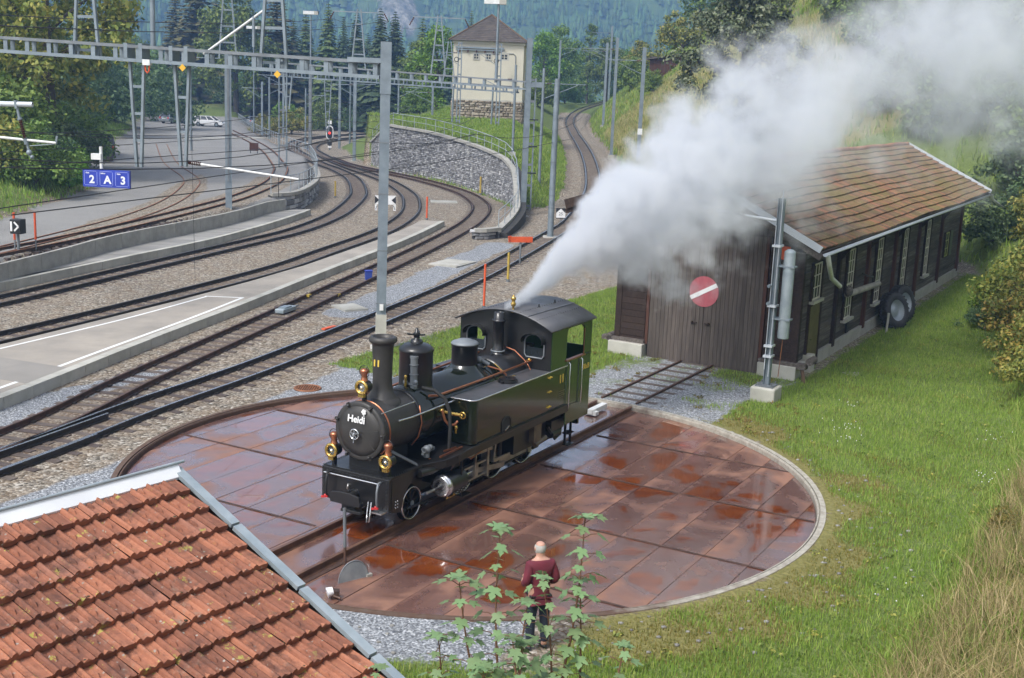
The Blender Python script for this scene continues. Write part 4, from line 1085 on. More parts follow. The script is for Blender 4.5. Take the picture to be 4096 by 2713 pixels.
part('drain_cock', MB().ball((-2.2, -.92, 1.68), .045, 8, 6).cyl((-2.2, -.92, 1.72), (-2.2, -.92, 1.55), .02, n=8), M['brass'])
mb = MB().ball((-2.95, -.72, 1.36), .09, 10, 7).cyl((-2.95, -.72, 1.2), (-2.95, -.72, 1.36), .06, n=10).ball((-2.75, -.66, 1.34), .07, 10, 7).bar((-3.1, -.72, 1.30), (-2.6, -.66, 1.30), .05).torus((-3.08, -.74, 1.38), .05, .014, 'X', 12, 5)
part('lubricator', mb, M['galv_dark'])
part('smokebox_stay', MB().bar((-4.02, -.46, 1.60), (-3.22, -.70, 1.10), .16, .02, (0, -.3, 1)), M['galv_dark'])
part('smokebox_stay', MB().bar((-4.02, .46, 1.60), (-3.22, .70, 1.10), .16, .02, (0, .3, 1)), LK)
# side tanks
def tank(sd):
    y0, y1 = sd * .64, sd * 1.21; rr_ = .16; xs0, xs1 = -1.98, 2.15
    P = [(xs1, y0), (xs0, y0)]
    for k in range(7):
        t = math.pi / 2 * k / 6; P.append((xs0 + rr_ - rr_ * math.cos(t), y1 - sd * rr_ + sd * rr_ * math.sin(t)))
    P.append((xs1, y1))
    if sd > 0: P = P[::-1]
    mb = MB(); mb.prism(P, .92, 'Z', 1.285)
    o = part('side_tank', mb, GL)
    part('tank_top', MB().prism([(x + (.015 if x < -1.9 else 0), y - math.copysign(.012, y)) for x, y in P], .012, 'Z', 2.205), M['roof_metal'], o)
    edge = [(x, y, 2.215) for x, y in (P if sd < 0 else P[::-1])][1:]
    part('tank_beading', MB().tube([edge[0]] + edge[1:], .017, 6), M['bright'], o)
    part('filler_lid', MB().cyl((0, 0, -.02), (0, 0, .06), .215, n=22).cyl((0, 0, .06), (0, 0, .085), .19, n=22).cyl((0, 0, .085), (0, 0, .12), .05, n=10).bar((-.28, 0, .03), (-.18, 0, .05), .06, .03), LK, o).location = (-.10, sd * .90, 2.22)
    rv = MB()
    for k in range(24): rv.ball((-1.86, sd * 1.213, 1.34 + k * .037), .0075, 5, 3)
    for k in range(22): rv.ball((-1.985, sd * .98, 1.34 + k * .04), .0075, 5, 3)
    for k in range(84): rv.ball((-1.75 + k * .047, sd * 1.213, 1.315), .0075, 5, 3)
    tag(part('tank_rivets', rv, GL, o), kind='stuff')
    # inspection hole with rounded top
    A = [(-.83, 1.29), (-.47, 1.29), (-.47, 1.48)] + [(-.65 + .18 * math.cos(t), 1.48 + .14 * math.sin(t)) for t in np.linspace(.2, math.pi - .2, 7)] + [(-.83, 1.48)]
    part('tank_hole', MB().prism(A, .012, 'Y', sd * 1.212 - .006), M['rubber'], o)
    rim = [(a, sd * 1.222, b) for a, b in A]
    part('hole_beading', MB().tube(rim[1:] + [rim[0]], .014, 6), LK, o)
    part('hole_lever', MB().bar((-.72, sd * 1.225, 1.32), (-.56, sd * 1.225, 1.40), .05, .02), M['bright'], o)
    part('angle_iron', MB().lohi((-1.8, sd * 1.19, 1.27), (2.15, sd * 1.26, 1.30)), LK, o)
    return o
tn = tank(-1); tank(1)
text_mesh('11', .25, M['gold'], 'tank_number', tn, frame((1.88, -1.214, 1.95), (1, 0, 0), (0, 0, 1), (0, -1, 0)), .003, .011)
for z in (2.10, 1.77, 1.42):
    part('lamp_bracket', MB().bar((1.19, -1.22, z), (1.35, -1.24, z), .03, .02).bar((1.27, -1.22, z - .03), (1.27, -1.25, z + .03), .03, .02), M['gold'], tn)
wl_ = MB()
for k in range(4): wl_.lohi((1.74, -1.2135, 1.66 - k * .05), (2.06 - .07 * (k % 2), -1.211, 1.672 - k * .05))
part('weight_lettering', wl_, pmat('faded_gold_lettering', (.12, .10, .035), (.09, .075, .03), 4, .5), tn)
# cab
cab = loco
X0, X1, YC, ZE, ZA = 1.33, 3.36, 1.20, 3.17, 3.49
def cab_side(sd):
    mb = MB(); y = sd * YC; t = .03
    def pan(a, b, z0, z1): mb.lohi((a, y - t / 2, z0), (b, y + t / 2, z1))
    if True:
        pan(X0, 2.06, 2.20, ZE); pan(2.06, 2.96, 1.10, 2.33) ; pan(2.96, X1, 1.10, ZE); pan(2.15, X1, .80, 1.10); pan(2.06, 2.96, 3.10, ZE)
        for q, cx in ((1, 2.06), (-1, 2.96)):     # rounded window corners
            P = [(cx, 3.11)] + [(cx + q * (.16 - .16 * math.sin(u)), 3.11 - .16 + .16 * math.cos(u)) for u in np.linspace(0, math.pi / 2, 6)]
            mb.prism(P if q < 0 else P[::-1], t, 'Y', y - t / 2)
    return part('cab_side', mb, GN, cab)
for sd in (-1, 1):
    c = cab_side(sd)
    part('window_sill', MB().lohi((2.04, sd * 1.17, 2.33), (3.0, sd * 1.25, 2.365)), M['copper'], c)
    part('waist_strip', MB().lohi((2.96, sd * 1.215 - .004, 2.335), (X1, sd * 1.215 + .004, 2.36)), LK, c)
    part('window_trim', MB().bar((2.95, sd * 1.222, 2.36), (2.95, sd * 1.222, 2.98), .02), M['copper'], c)
    for x in (2.20, 2.84): part('cab_handrail', MB().tube([(x, sd * 1.22, 2.28), (x, sd * 1.26, 2.25), (x, sd * 1.26, 1.22), (x, sd * 1.22, 1.19)], .014, 6), M['bright'], c)
    part('door_joint', MB().lohi((2.30, sd * 1.216 - .003, 1.2), (2.315, sd * 1.216 + .003, 2.3)).lohi((2.70, sd * 1.216 - .003, 1.2), (2.715, sd * 1.216 + .003, 2.3)).lohi((2.3, sd * 1.216 - .003, 1.24), (2.7, sd * 1.216 + .003, 1.255)), M['rubber'], c)
text_mesh('Rh.B', .17, M['gold'], 'railway_initials', cab, frame((3.14, -1.218, 2.03), (1, 0, 0), (0, 0, 1), (0, -1, 0)), .003, .005)
def arc(y): return ZA - (ZA - ZE) * (y / YC) ** 2
# front and rear cab sheets with round-headed windows
def cab_sheet(x, z0, mat, name):
    mb = MB(); t = .025
    ys = [-YC, -1.02, -.52, .52, 1.02, YC]
    for a, b_ in zip(ys[:-1], ys[1:]):
        top = [(b_ + (a - b_) * k / 6, arc(b_ + (a - b_) * k / 6)) for k in range(7)]
        win = abs((a + b_) / 2) > .5 and abs((a + b_) / 2) < 1.05
        if not win: mb.prism([(a, z0), (b_, z0)] + top, t, 'X', x)
        else:
            c = (a + b_) / 2; hw_ = (b_ - a) / 2
            mb.prism([(a, z0), (b_, z0), (b_, 2.48), (a, 2.48)], t, 'X', x)
            ar = [(c + hw_ * math.cos(u), 2.86 + .17 * math.sin(u)) for u in np.linspace(math.pi, 0, 9)]
            for (p, q) in zip(ar[:-1], ar[1:]):
                mb.prism([p, q, (q[0], arc(q[0])), (p[0], arc(p[0]))], t, 'X', x)
    return part(name, mb, mat, cab)
cf = cab_sheet(X0, 2.2, LK, 'cab_front'); cab_sheet(X1 - .03, .95, GN, 'cab_back')
for sd in (-1, 1):
    c = sd * .77
    ring = [(X0 - .02, c + .25 * math.cos(u), 2.86 + .17 * math.sin(u)) for u in np.linspace(0, math.pi, 9)] + [(X0 - .02, c - .25, 2.56), (X0 - .02, c - .2, 2.49), (X0 - .02, c + .2, 2.49), (X0 - .02, c + .25, 2.56)]
    part('window_rim', MB().tube(ring + [ring[0]], .02, 6), M['galv_dark'], cf)
    part('window_pane', MB().lohi((X0 + .01, c - .24, 2.5), (X0 + .016, c + .24, 2.72)), M['glass_dark'], cf)
    v = []; f = []
    us = np.linspace(-.25, math.pi + .25, 11)
    for u in us: v += [(X0, c + .28 * math.cos(u), 2.87 + .19 * math.sin(u)), (X0 - .20, c + .28 * math.cos(u), 2.89 + .19 * math.sin(u))]
    for k in range(10): f.append((2 * k, 2 * k + 1, 2 * k + 3, 2 * k + 2))
    o = part('window_hood', MB().add(v, f), LK, cf); sm = o.modifiers.new('thick', 'SOLIDIFY'); sm.thickness = .012
part('front_valve', MB().ball((X0 - .04, -.66, 2.43), .04, 8, 5).bar((X0 - .04, -.72, 2.45), (X0 - .04, -.6, 2.40), .03), M['brass'], cf)
# roof
v = []; f = []; k = 13
for x in (X0 - .17, X1 + .10):
    for i in range(k):
        y = -1.27 + 2.54 * i / (k - 1); v.append((x, y, arc(y) + .015)); 
for i in range(k - 1): f.append((i, i + 1, k + i + 1, k + i))
o = part('cab_roof', MB().add(v, f, True), M['roof_metal'], cab); sm = o.modifiers.new('thick', 'SOLIDIFY'); sm.thickness = .03; sm.offset = 1
rv = MB()
for yy in (-.86, -.42, .42, .86):
    for i in range(20): rv.ball((X0 - .1 + i * .115, yy, arc(yy) + .05), .013, 5, 3)
tag(part('roof_rivets', rv, M['loco_black'], o), kind='stuff')
part('roof_seam', MB().bar((X0 - .17, -.64, arc(.64) + .05), (X1 + .1, -.64, arc(.64) + .05), .05, .008).bar((X0 - .17, .64, arc(.64) + .05), (X1 + .1, .64, arc(.64) + .05), .05, .008), M['roof_metal'], o)
for x in (2.1, 2.9): part('roof_stud', MB().cyl((x, -.42, arc(.42) + .04), (x, -.42, arc(.42) + .12), .018, n=6), LK, o)
part('whistle', MB().lathe([(.05, 0), (.05, .03), (.025, .05), (.025, .13), (.05, .15), (.062, .2), (.04, .24), (.045, .28), (.06, .3), (.05, .35), (.02, .37), (.03, .39), (.001, .40)], (X0 - .02, -.18, 3.46), 'Z', 14), M['brass'], o)
# things seen through the cab openings
part('backhead', MB().lohi((1.36, -.6, 1.3), (1.62, .6, 2.75)), M['rubber'], cab)
part('cab_floor', MB().lohi((1.4, -1.17, 1.12), (3.3, 1.17, 1.17)).lohi((2.5, -1.15, 1.17), (3.3, -.6, 2.1)).lohi((2.5, .6, 1.17), (3.3, 1.15, 2.05)), pmat('cab_timber', (.13, .075, .045), (.09, .05, .03), 3, .6), cab)
part('reverser', MB().tube([(2.0, -.75, 1.6), (2.25, -.8, 2.2), (2.35, -.82, 2.65)], .02, 6).torus((2.0, .3, 2.5), .13, .016, 'X', 14, 5).ball((1.75, -.4, 2.35), .07, 8, 6), M['bright'], cab)
part('gauge', MB().cyl((1.64, -.2, 2.55), (1.7, -.2, 2.55), .09, n=14).cyl((1.64, .15, 2.5), (1.7, .15, 2.5), .07, n=14), M['brass'], cab)
# lamps
def lamp(x, y, z, post):
    l = part('headlight', MB().cyl((x - .02, y, z), (x + .17, y, z), .135, .12, 20).cyl((x + .17, y, z), (x + .2, y, z), .12, .05, 20).bar((x + .08, y, z - .12), (x + .08, y, z - post), .08, .06), LK)
    part('lamp_bezel', MB().torus((x - .03, y, z), .118, .034, 'X', 24, 8), M['brass'], l)
    part('lamp_lens', MB().lathe([(.11, .0), (.07, .03), (.035, .01), (.03, -.02), (.001, -.03)], (x - .02, y, z), 'X', 20), M['lens'], l)
    part('lamp_chimney', MB().lathe([(.075, .12), (.06, .18), (.055, .23), (.085, .29), (.085, .33), (.05, .36), (.001, .365)], (x + .06, y, z), 'Z', 14), M['copper'], l)
    part('lamp_base', MB().lohi((x - .05, y - .06, z - .19), (x + .03, y + .06, z - .13)), M['brass'], l)
    part('lamp_bail', MB().torus((x + .06, y, z + .30), .115, .008, 'X', 18, 5), LK, l)
lamp(-4.26, -.66, 1.42, .30); lamp(-4.26, .62, 1.42, .30); lamp(-4.10, .04, 2.74, .28)
# wheels and motion
def wheel(x, y, r, spokes, sd, name, tyre_mat):
    w = thing(name, None, None); w.parent = loco
    part('tyre', MB().lathe([(r - .055, -.055), (r, -.055), (r + .004, .03), (r + .03, .045), (r + .03, .06), (r - .055, .06), (r - .055, -.055)], (x, y, r), 'Y', 36, True, False), tyre_mat, w)
    part('tyre_face', MB().torus((x, y + sd * .055, r), r - .012, .02, 'Y', 36, 6), M['bright'], w)
    part('wheel_web', MB().cyl((x, y - sd * .05, r), (x, y - sd * .06, r), r - .05, n=24), M['rubber'], w)
    sp = MB()
    for k in range(spokes):
        t = 2 * math.pi * (k + .3) / spokes
        sp.bar((x + .06 * math.cos(t), y, r + .06 * math.sin(t)), (x + (r - .05) * math.cos(t), y, r + (r - .05) * math.sin(t)), .035, .05, (0, 1, 0))
    sp.cyl((x, y - .07, r), (x, y + .07, r), .075, n=14)
    part('spokes', sp, LK, w)
    part('hub', MB().cyl((x, y + sd * .07, r), (x, y + sd * .085, r), .055, n=12), M['galv'], w)
for sd in (-1, 1):
    wheel(-3.33, sd * .58, .335, 9, sd, 'pony_wheel', M['loco_black'])
    for x in (-1.45, -.1, 1.25): wheel(x, sd * .575, .50, 11, sd, 'driving_wheel', M['loco_black'])
for x, r in ((-3.33, .335), (-1.45, .5), (-.1, .5), (1.25, .5)):
    part('axle', MB().cyl((x, -.5, r), (x, .5, r), .06, n=10), LK)
for sd in (-1, 1):
    y = sd * .98
    c = part('cylinder', MB().cyl((-2.74, y, .60), (-2.12, y, .60), .235, n=24).lohi((-2.62, y - sd * .62, .55), (-2.2, y - sd * .1, 1.05)).cyl((-2.62, y, 1.0), (-2.2, y, 1.0), .13, n=16), LK)
    part('cylinder_cover', MB().lathe([(.15, -.10), (.19, -.10), (.215, -.085), (.218, -.06), (.205, -.055), (.205, -.045), (.236, -.04), (.24, .03), (.225, .03)], (-2.74, y, .60), 'X', 28), M['bright'], c)
    part('piston_tail', MB().cyl((-2.74, y, .60), (-2.84, y, .60), .14, .11, 16).cyl((-2.82, y, .60), (-3.28, y, .60), .028, n=10).ball((-2.86, y, .60), .07, 10, 6), LK, c)
    part('tail_guide', MB().cyl((-3.30, y, .60), (-3.05, y, .60), .03, n=8), M['steel'], c)
    part('drain_cocks', MB().cyl((-2.55, y, .37), (-2.55, y, .27), .02, n=6).cyl((-2.3, y, .37), (-2.3, y, .27), .02, n=6).bar((-2.6, y, .28), (-2.25, y, .28), .02), M['brass'], c)
    part('steam_pipe', MB().tube([(-3.4, sd * .84, 1.0), (-3.0, sd * .88, .98), (-2.6, sd * .86, .98)], .085, 12), LK)
    part('piston_rod', MB().cyl((-2.12, y, .60), (-1.5, y, .60), .035, n=10), M['bright'])
    part('crosshead', MB().box((-1.55, y, .60), (.2, .12, .26)).lohi((-2.1, y - .05, .72), (-1.0, y + .05, .76)).lohi((-2.1, y - .05, .44), (-1.0, y + .05, .48)), M['steel'])
    part('connecting_rod', MB().bar((-1.55, y + sd * .02, .60), (-.1, y - sd * .1, .36), .045, .11), M['steel'])
    part('coupling_rod', MB().bar((-1.45, sd * .74, .36), (1.25, sd * .74, .36), .04, .10).cyl((-1.45, sd * .68, .36), (-1.45, sd * .80, .36), .08, n=12).cyl((-.1, sd * .68, .36), (-.1, sd * .80, .36), .09, n=12).cyl((1.25, sd * .68, .36), (1.25, sd * .80, .36), .08, n=12), M['steel'])
    part('valve_gear', MB().bar((-1.9, y + sd * .05, 1.0), (-.9, y + sd * .05, .95), .04, .06).bar((-1.62, y + sd * .06, .5), (-1.58, y + sd * .06, 1.06), .035, .05).bar((-.85, y + sd * .03, .62), (-.75, y + sd * .03, 1.18), .05, .10).bar((-.8, y, .7), (-.1, y, .5), .035, .06).bar((-1.2, y, 1.0), (-.8, y, 1.15), .03, .05), M['steel'])
    part('motion_bracket', MB().lohi((-1.05, sd * .6, .4), (-.97, y + sd * .02, 1.2)), LK)
    part('brake_rigging', MB().bar((-.78, sd * .62, .2), (2.0, sd * .62, .22), .03, .05).bar((.58, sd * .58, .2), (.58, sd * .58, .8), .05, .12).bar((1.92, sd * .58, .2), (1.92, sd * .58, .9), .05, .12), LK)
    part('ash_pan', MB().lohi((.2, sd * .45, .5), (1.9, sd * .95, 1.2)), LK)
    part('sand_pipe', MB().tube([(-.5, sd * 1.0, 1.26), (-.5, sd * 1.0, .7), (-.62, sd * .8, .3), (-.7, sd * .6, .12)], .045, 8), M['rubber'])
    part('injector', MB().lohi((.9, sd * .85, .62), (1.25, sd * 1.08, 1.15)).cyl((1.0, sd * 1.05, .55), (1.5, sd * 1.05, .62), .06, n=10), pmat('grimy_bronze', (.20, .165, .12), (.12, .10, .08), 4, .5, .5))
    part('cab_step', MB().lohi((2.45, sd * 1.02, .20), (2.75, sd * 1.2, .225)).lohi((2.45, sd * 1.0, .48), (2.75, sd * 1.18, .5)).bar((2.46, sd * 1.08, .2), (2.46, sd * 1.08, .85), .02, .06).bar((2.74, sd * 1.08, .2), (2.74, sd * 1.08, .85), .02, .06), LK)
    part('rear_pipe_gear', MB().lohi((1.7, sd * .8, .7), (2.3, sd * 1.1, .95)).tube([(1.6, sd * 1.05, .85), (1.9, sd * 1.1, .5), (2.2, sd * 1.08, .55), (2.4, sd * 1.0, .9)], .035, 8).cyl((1.75, sd * 1.05, .62), (2.15, sd * 1.05, .62), .09, n=12), LK)
part('rear_beam', MB().lohi((3.36, -.95, .5), (3.44, .95, 1.08)), LK)
part('rear_buffer', MB().cyl((3.44, 0, .66), (3.85, 0, .66), .11, n=14).box((3.87, 0, .66), (.05, .7, .24)), LK)
part('undertray', MB().lohi((-3.8, -.3, .3), (3.2, .3, .6)), M['rubber'])

# clutter of the running gear: springs, pipes, rods, brackets
for sd in (-1, 1):
    for x in (-1.45, -.1, 1.25, -3.33):
        sp_ = MB(); zc = 1.06 if x > -3 else .86
        for k in range(5): sp_.box((x, sd * .50, zc + .022 * k), (.86 - .14 * k, .09, .018))
        sp_.bar((x, sd * .50, zc), (x, sd * .50, zc - .32), .06)
        part('leaf_spring', sp_, LK)
    part('steam_heating_pipe', MB().tube([(-3.6, sd * .70, .30), (-2.0, sd * .74, .24), (.4, sd * .74, .26), (2.4, sd * .7, .34), (3.3, sd * .4, .5)], .026, 6), M['rubber'])
    part('oil_pipe', MB().tube([(-2.9, sd * .74, 1.16), (-2.6, sd * .95, 1.05), (-2.45, sd * 1.0, .86)], .014, 6), M['copper'])
    part('oil_pipe', MB().tube([(-2.25, sd * 1.2, 1.20), (-1.98, sd * 1.16, 1.0), (-1.2, sd * 1.18, 1.14), (-.3, sd * 1.2, 1.2)], .014, 6), M['copper'])
    part('reversing_rod', MB().bar((-.8, sd * 1.13, 1.18), (1.4, sd * 1.13, 1.22), .03, .06), M['steel'])
    part('eccentric_rod', MB().bar((-.1, sd * 1.02, .62), (-.85, sd * 1.06, .66), .03, .07), M['steel'])
    part('slide_bar_bracket', MB().lohi((-1.12, sd * .9, .38), (-1.04, sd * 1.06, 1.2)).lohi((-1.3, sd * 1.0, 1.08), (-.9, sd * 1.1, 1.2)), M['steel'])
    part('brake_hanger', MB().bar((-2.02, sd * .62, .95), (-2.0, sd * .62, .35), .05, .09).box((-1.98, sd * .6, .42), (.10, .12, .30)).bar((-.72, sd * .62, .95), (-.7, sd * .62, .35), .05, .09).box((-.66, sd * .6, .42), (.10, .12, .30)), LK)
    mb = MB()
    for k in range(9): mb.cyl((-2.60 + .05 * k, sd * (1.215 if k % 2 else 1.21), .44 + .03 * (k % 3)), (-2.60 + .05 * k, sd * 1.24, .44 + .03 * (k % 3)), .014, n=6)
    part('cylinder_bolt', mb, M['steel'])
    part('ladder_step', MB().lohi((-2.3, sd * 1.05, .28), (-2.0, sd * 1.22, .30)).bar((-2.3, sd * 1.15, .28), (-2.32, sd * 1.15, 1.2), .02, .05), LK)
part('footplate_tool', MB().bar((-2.9, -1.0, 1.24), (-2.2, -1.08, 1.30), .035).bar((-2.6, -.9, 1.27), (-2.3, -1.0, 1.30), .03), M['copper'])
rv = MB()
for x in (-3.0, -2.96, -4.08):
    for k in range(26):
        t = 2 * math.pi * k / 26; rv.ball((x, .562 * math.cos(t), BZ + .562 * math.sin(t)), .012, 5, 3)
for k in range(30):
    rv.ball((X0 + .02 + .0 * k, -1.18, 2.24 + .031 * k), .009, 5, 3); rv.ball((X0 - .008, -1.12 + .077 * k, 2.27), .010, 5, 3)
tag(part('smokebox_rivets', rv, SM), kind='stuff')
# ------------------------------------------------------------------ the engine shed (same local axes as the turntable: x along the track, y left, z up)
def wood(name, c1, c2, c3, vert, hv=.35):
    m, nt, N, L, b = new_mat(name)
    v = coords(N, L); mp = N.new('ShaderNodeMapping'); mp.inputs['Scale'].default_value = (9, 9, .6) if vert else (.5, 9, 9); L.new(v, mp.inputs[0])
    f = nz(N, L, mp.outputs[0], 1.6, 6, .65); g = nz(N, L, v, .8, 4, .6)
    c = ramp(N, L, f, [(.3, c2), (.55, c1), (.75, c3)])
    c = mixc(N, L, mth(N, L, 'MULTIPLY', g, .45), c, c2)
    oi = N.new('ShaderNodeObjectInfo'); h = N.new('ShaderNodeHueSaturation'); L.new(c, h.inputs['Color'])
    L.new(mth(N, L, 'MULTIPLY_ADD', oi.outputs['Random'], hv, 1 - hv / 2), h.inputs['Value']); L.new(h.outputs[0], b.inputs['Base Color'])
    b.inputs['Roughness'].default_value = .85; b.inputs['Specular IOR Level'].default_value = .3
    bump(N, L, b, f, .4, .01)
    return m
M['door_wood'] = wood('weathered_door_plank', (.105, .087, .076), (.062, .05, .045), (.16, .137, .122), True)
M['wall_wood'] = wood('sun_bleached_wall_plank', (.115, .10, .09), (.05, .04, .035), (.27, .255, .24), False, .7)
M['dark_wood'] = wood('tarred_log', (.045, .028, .022), (.02, .014, .012), (.075, .048, .036), False)
M['red_wood'] = wood('red_brown_post', (.085, .038, .026), (.05, .023, .017), (.12, .06, .04), True)
M['white_frame'] = pmat('cream_window_paint', (.66, .63, .53), (.55, .52, .43), 4, .6)
M['door_paint'] = pmat('olive_brown_door', (.135, .11, .045), (.10, .08, .035), 2, .5, hv=0)
M['disc_red'] = pmat('faded_red_paint', (.40, .095, .115), (.33, .075, .095), 3, .7, stretch=(1, 6, 1))
shed = thing('engine_shed', 'long dark wooden engine shed with mossy tiled roof', 'shed', (TC[0], TC[1], 0), TTH)
XF, XR, YR, YL = 13.9, 41.6, -3.1, 2.72
def sp(name, mb, mat, par=None, bevel=0): return mb.build(name, mat, par or shed, bevel=bevel)
AP = (.3, 6.32); ER = (-4.02, 4.16); EL = (4.25, 4.98); RX0, RX1 = 12.55, 43.9
kr = (AP[1] - ER[1]) / (AP[0] - ER[0]); kl = (AP[1] - EL[1]) / (AP[0] - EL[0])
def roofz(y): return AP[1] + kr * (y - AP[0]) if y < AP[0] else AP[1] + kl * (y - AP[0])
# plinth and corner blocks
sp('plinth', MB().lohi((16.6, YR - .10, -.8), (XR + .3, YR + .12, .40)).lohi((15.9, YR - .05, -.6), (16.6, YR + .1, .05)), M['concrete'])
sp('foundation_block', MB().lohi((13.6, YR - .22, -.5), (14.7, -2.10, .42)).lohi((15.0, YR - .30, -.5), (15.45, YR + .1, .55)), M['concrete_lt'], bevel=.02)
sp('foundation_block', MB().lohi((13.55, 1.78, -.4), (14.7, 3.0, .42)), M['concrete_lt'], bevel=.02)
sp('wall_core', MB().lohi((XF + .12, YR + .1, .1), (XR - .08, YL - .1, 4.5)), M['dark_wood'])
# side wall: planks between the posts
posts = [14.05, 18.25, 22.4, 26.85, 31.3, 36.4, 41.45]
hh = .215
for a, b_ in zip(posts[:-1], posts[1:]):
    z = .42
    while z < 4.25:
        jx = rnd.uniform(-.004, .004)
        o = MB().box((0, 0, 0), (b_ - a - .03, .045, hh - .014)).build('wall_plank', M['wall_wood'], shed)
        o.location = ((a + b_) / 2, YR + jx, z + hh / 2); o.rotation_euler = (rnd.uniform(.01, .05), rnd.uniform(-.0015, .0015), 0)
        z += hh
for p in posts[1:]:
    sp('wall_post', MB().lohi((p - .12, YR - .14, .30), (p + .12, YR + .04, roofz(YR) - .1)), M['red_wood'] if p > 20 else M['dark_wood'])
for p in posts[1:-1]:
    sp('eave_bracket', MB().bar((p, YR - .06, 3.25), (p, -3.8, 4.1), .12, .12), M['dark_wood'])
# back and far side walls
sp('left_wall', MB().lohi((XF + .1, YL - .08, .3), (XR, YL, 5.0)), M['dark_wood'])
sp('rear_wall', MB().prism([(YR, .2), (YL, .2), (YL, roofz(YL) - .1), (AP[0], AP[1] - .2), (YR, roofz(YR) - .1)], .08, 'X', XR), M['dark_wood'])
# windows on the lawn side
def window(x, z0, z1, w, cols, rows, mat=None, shut=False):
    mat = mat or M['white_frame']; y = YR - .05
    wd = sp('window', MB().lohi((x - w / 2 - .09, y + .03, z0), (x + w / 2 + .09, y + .005, z1)), M['glass_dark'])
    fr = MB(); t = .05
    fr.lohi((x - w / 2, y - .02, z0), (x - w / 2 + t, y + .004, z1)).lohi((x + w / 2 - t, y - .02, z0), (x + w / 2, y + .004, z1))
    fr.lohi((x - w / 2 + t, y - .02, z0), (x + w / 2 - t, y + .004, z0 + t)).lohi((x - w / 2 + t, y - .02, z1 - t), (x + w / 2 - t, y + .004, z1))
    sp('window_frame', fr, mat, wd)
    for c in range(1, cols): sp('glazing_bar', MB().lohi((x - w / 2 + w * c / cols - .016, y - .014, z0 + t), (x - w / 2 + w * c / cols + .016, y + .003, z1 - t)), mat, wd)
    for r in range(1, rows):
        q = z0 + (z1 - z0) * r / rows
        sp('glazing_bar', MB().lohi((x - w / 2 + t, y - .017, q - (.03 if r * 2 == rows else .014)), (x + w / 2 - t, y + .002, q + (.03 if r * 2 == rows else .014))), mat, wd)
    if not shut: sp('window_sill', MB().lohi((x - w / 2 - .12, y - .14, z0 - .10), (x + w / 2 + .12, y + .04, z0)), M['concrete_lt'], wd)
    for sd in (-1, 1): sp('window_jamb', MB().lohi((x + sd * (w / 2 + .02), y - .05, z0), (x + sd * (w / 2 + .15), y + .04, z1 + .05)), M['dark_wood'], wd)
window(15.72, 2.25, 3.42, .95, 3, 3)
for x in (19.95, 24.2, 28.65, 33.3): window(x, 1.02, 3.45, .95, 3, 6)
M['green_frame'] = pmat('yellow_green_shutter', (.33, .36, .10), (.26, .28, .08), 3, .6)
window(38.1, 1.35, 2.5, 1.0, 2, 3, M['green_frame'], True)
sp('shutter', MB().lohi((38.75, YR - .10, 1.32), (39.4, YR - .06, 2.52)), pmat('dull_green_shutter', (.08, .10, .06), (.06, .08, .045), 3, .6))
dr_ = sp('side_door', MB().lohi((15.15, YR - .07, .02), (16.35, YR - .02, 2.08)), M['door_paint'])
sp('door_frame', MB().lohi((15.03, YR - .1, 0), (15.15, YR, 2.16)).lohi((16.35, YR - .1, 0), (16.47, YR, 2.16)).lohi((15.15, YR - .1, 2.08), (16.35, YR, 2.16)), M['dark_wood'], dr_)
sp('door_handle', MB().bar((15.32, YR - .13, 1.0), (15.46, YR - .13, 1.0), .03), M['bright'], dr_)
sp('doorstep', MB().lohi((15.1, YR - 1.6, -.25), (17.0, YR - .1, -.02)), M['concrete'], dr_)
sp('wall_vent', MB().lohi((20.1, YR - .08, .45), (20.4, YR - .03, .85)), M['rubber'])
# front gable
def gable_plank(par, y0, y1, z0, x, mat, name, zcap=99):
    n = max(1, round((y1 - y0) / .135)); w = (y1 - y0) / n
    for k in range(n):
        a, b_ = y0 + k * w + .004, y0 + (k + 1) * w - .004
        ta, tb = min(zcap, roofz(a) - .12), min(zcap, roofz(b_) - .12)
        mb = MB(); mb.prism([(-(b_ - a) / 2, z0), ((b_ - a) / 2, z0), ((b_ - a) / 2, tb), (-(b_ - a) / 2, ta)], .035, 'X', 0)
        o = mb.build(name, mat, par); o.location = (x - .02 + rnd.uniform(-.006, .006), (a + b_) / 2, 0)
for (a, b_, nm) in ((-2.03, -.155, 'right'), (-.145, 1.70, 'left')):
    leaf = sp('gate_leaf', MB().lohi((XF - .02, a, .04), (XF + .05, b_, 4.25)), M['dark_wood'])
    gable_plank(leaf, a, b_, .0, XF - .06, M['door_wood'], 'plank', 4.3)
    sp('gate_handle', MB().ball((XF - .12, -.15 + (.35 if nm == 'left' else -.2), 1.35), .05, 8, 5).bar((XF - .11, -.15 + (.2 if nm == 'left' else -.05), 1.35), (XF - .11, -.15 + (.38 if nm == 'left' else -.24), 1.33), .03), M['dark_wood'], leaf)
gable_plank(shed, YR, YL, 4.32, XF - .01, M['door_wood'], 'gable_plank')
dsc = MB().cyl((XF - .103, -.12, 2.375), (XF - .088, -.12, 2.375), .49, n=48)
sg = sp('stop_disc', dsc, M['disc_red'])
sp('disc_bar', MB().bar((XF - .111, -.12 + .43, 2.375 - .235), (XF - .111, -.12 - .42, 2.375 + .25), .135, .012, (1, 0, 0)), M['white'], sg)
for (a, b_) in ((YR - .1, -2.05), (1.72, YL + .1)):
    z = .42
    while z < 4.2:
        o = MB().lohi((-.06, a + .12, .005), (.05, b_ - .12, .205)).build('wall_log', M['dark_wood'], shed, bevel=0); o.location = (XF + rnd.uniform(-.02, .0), 0, z); z += .21
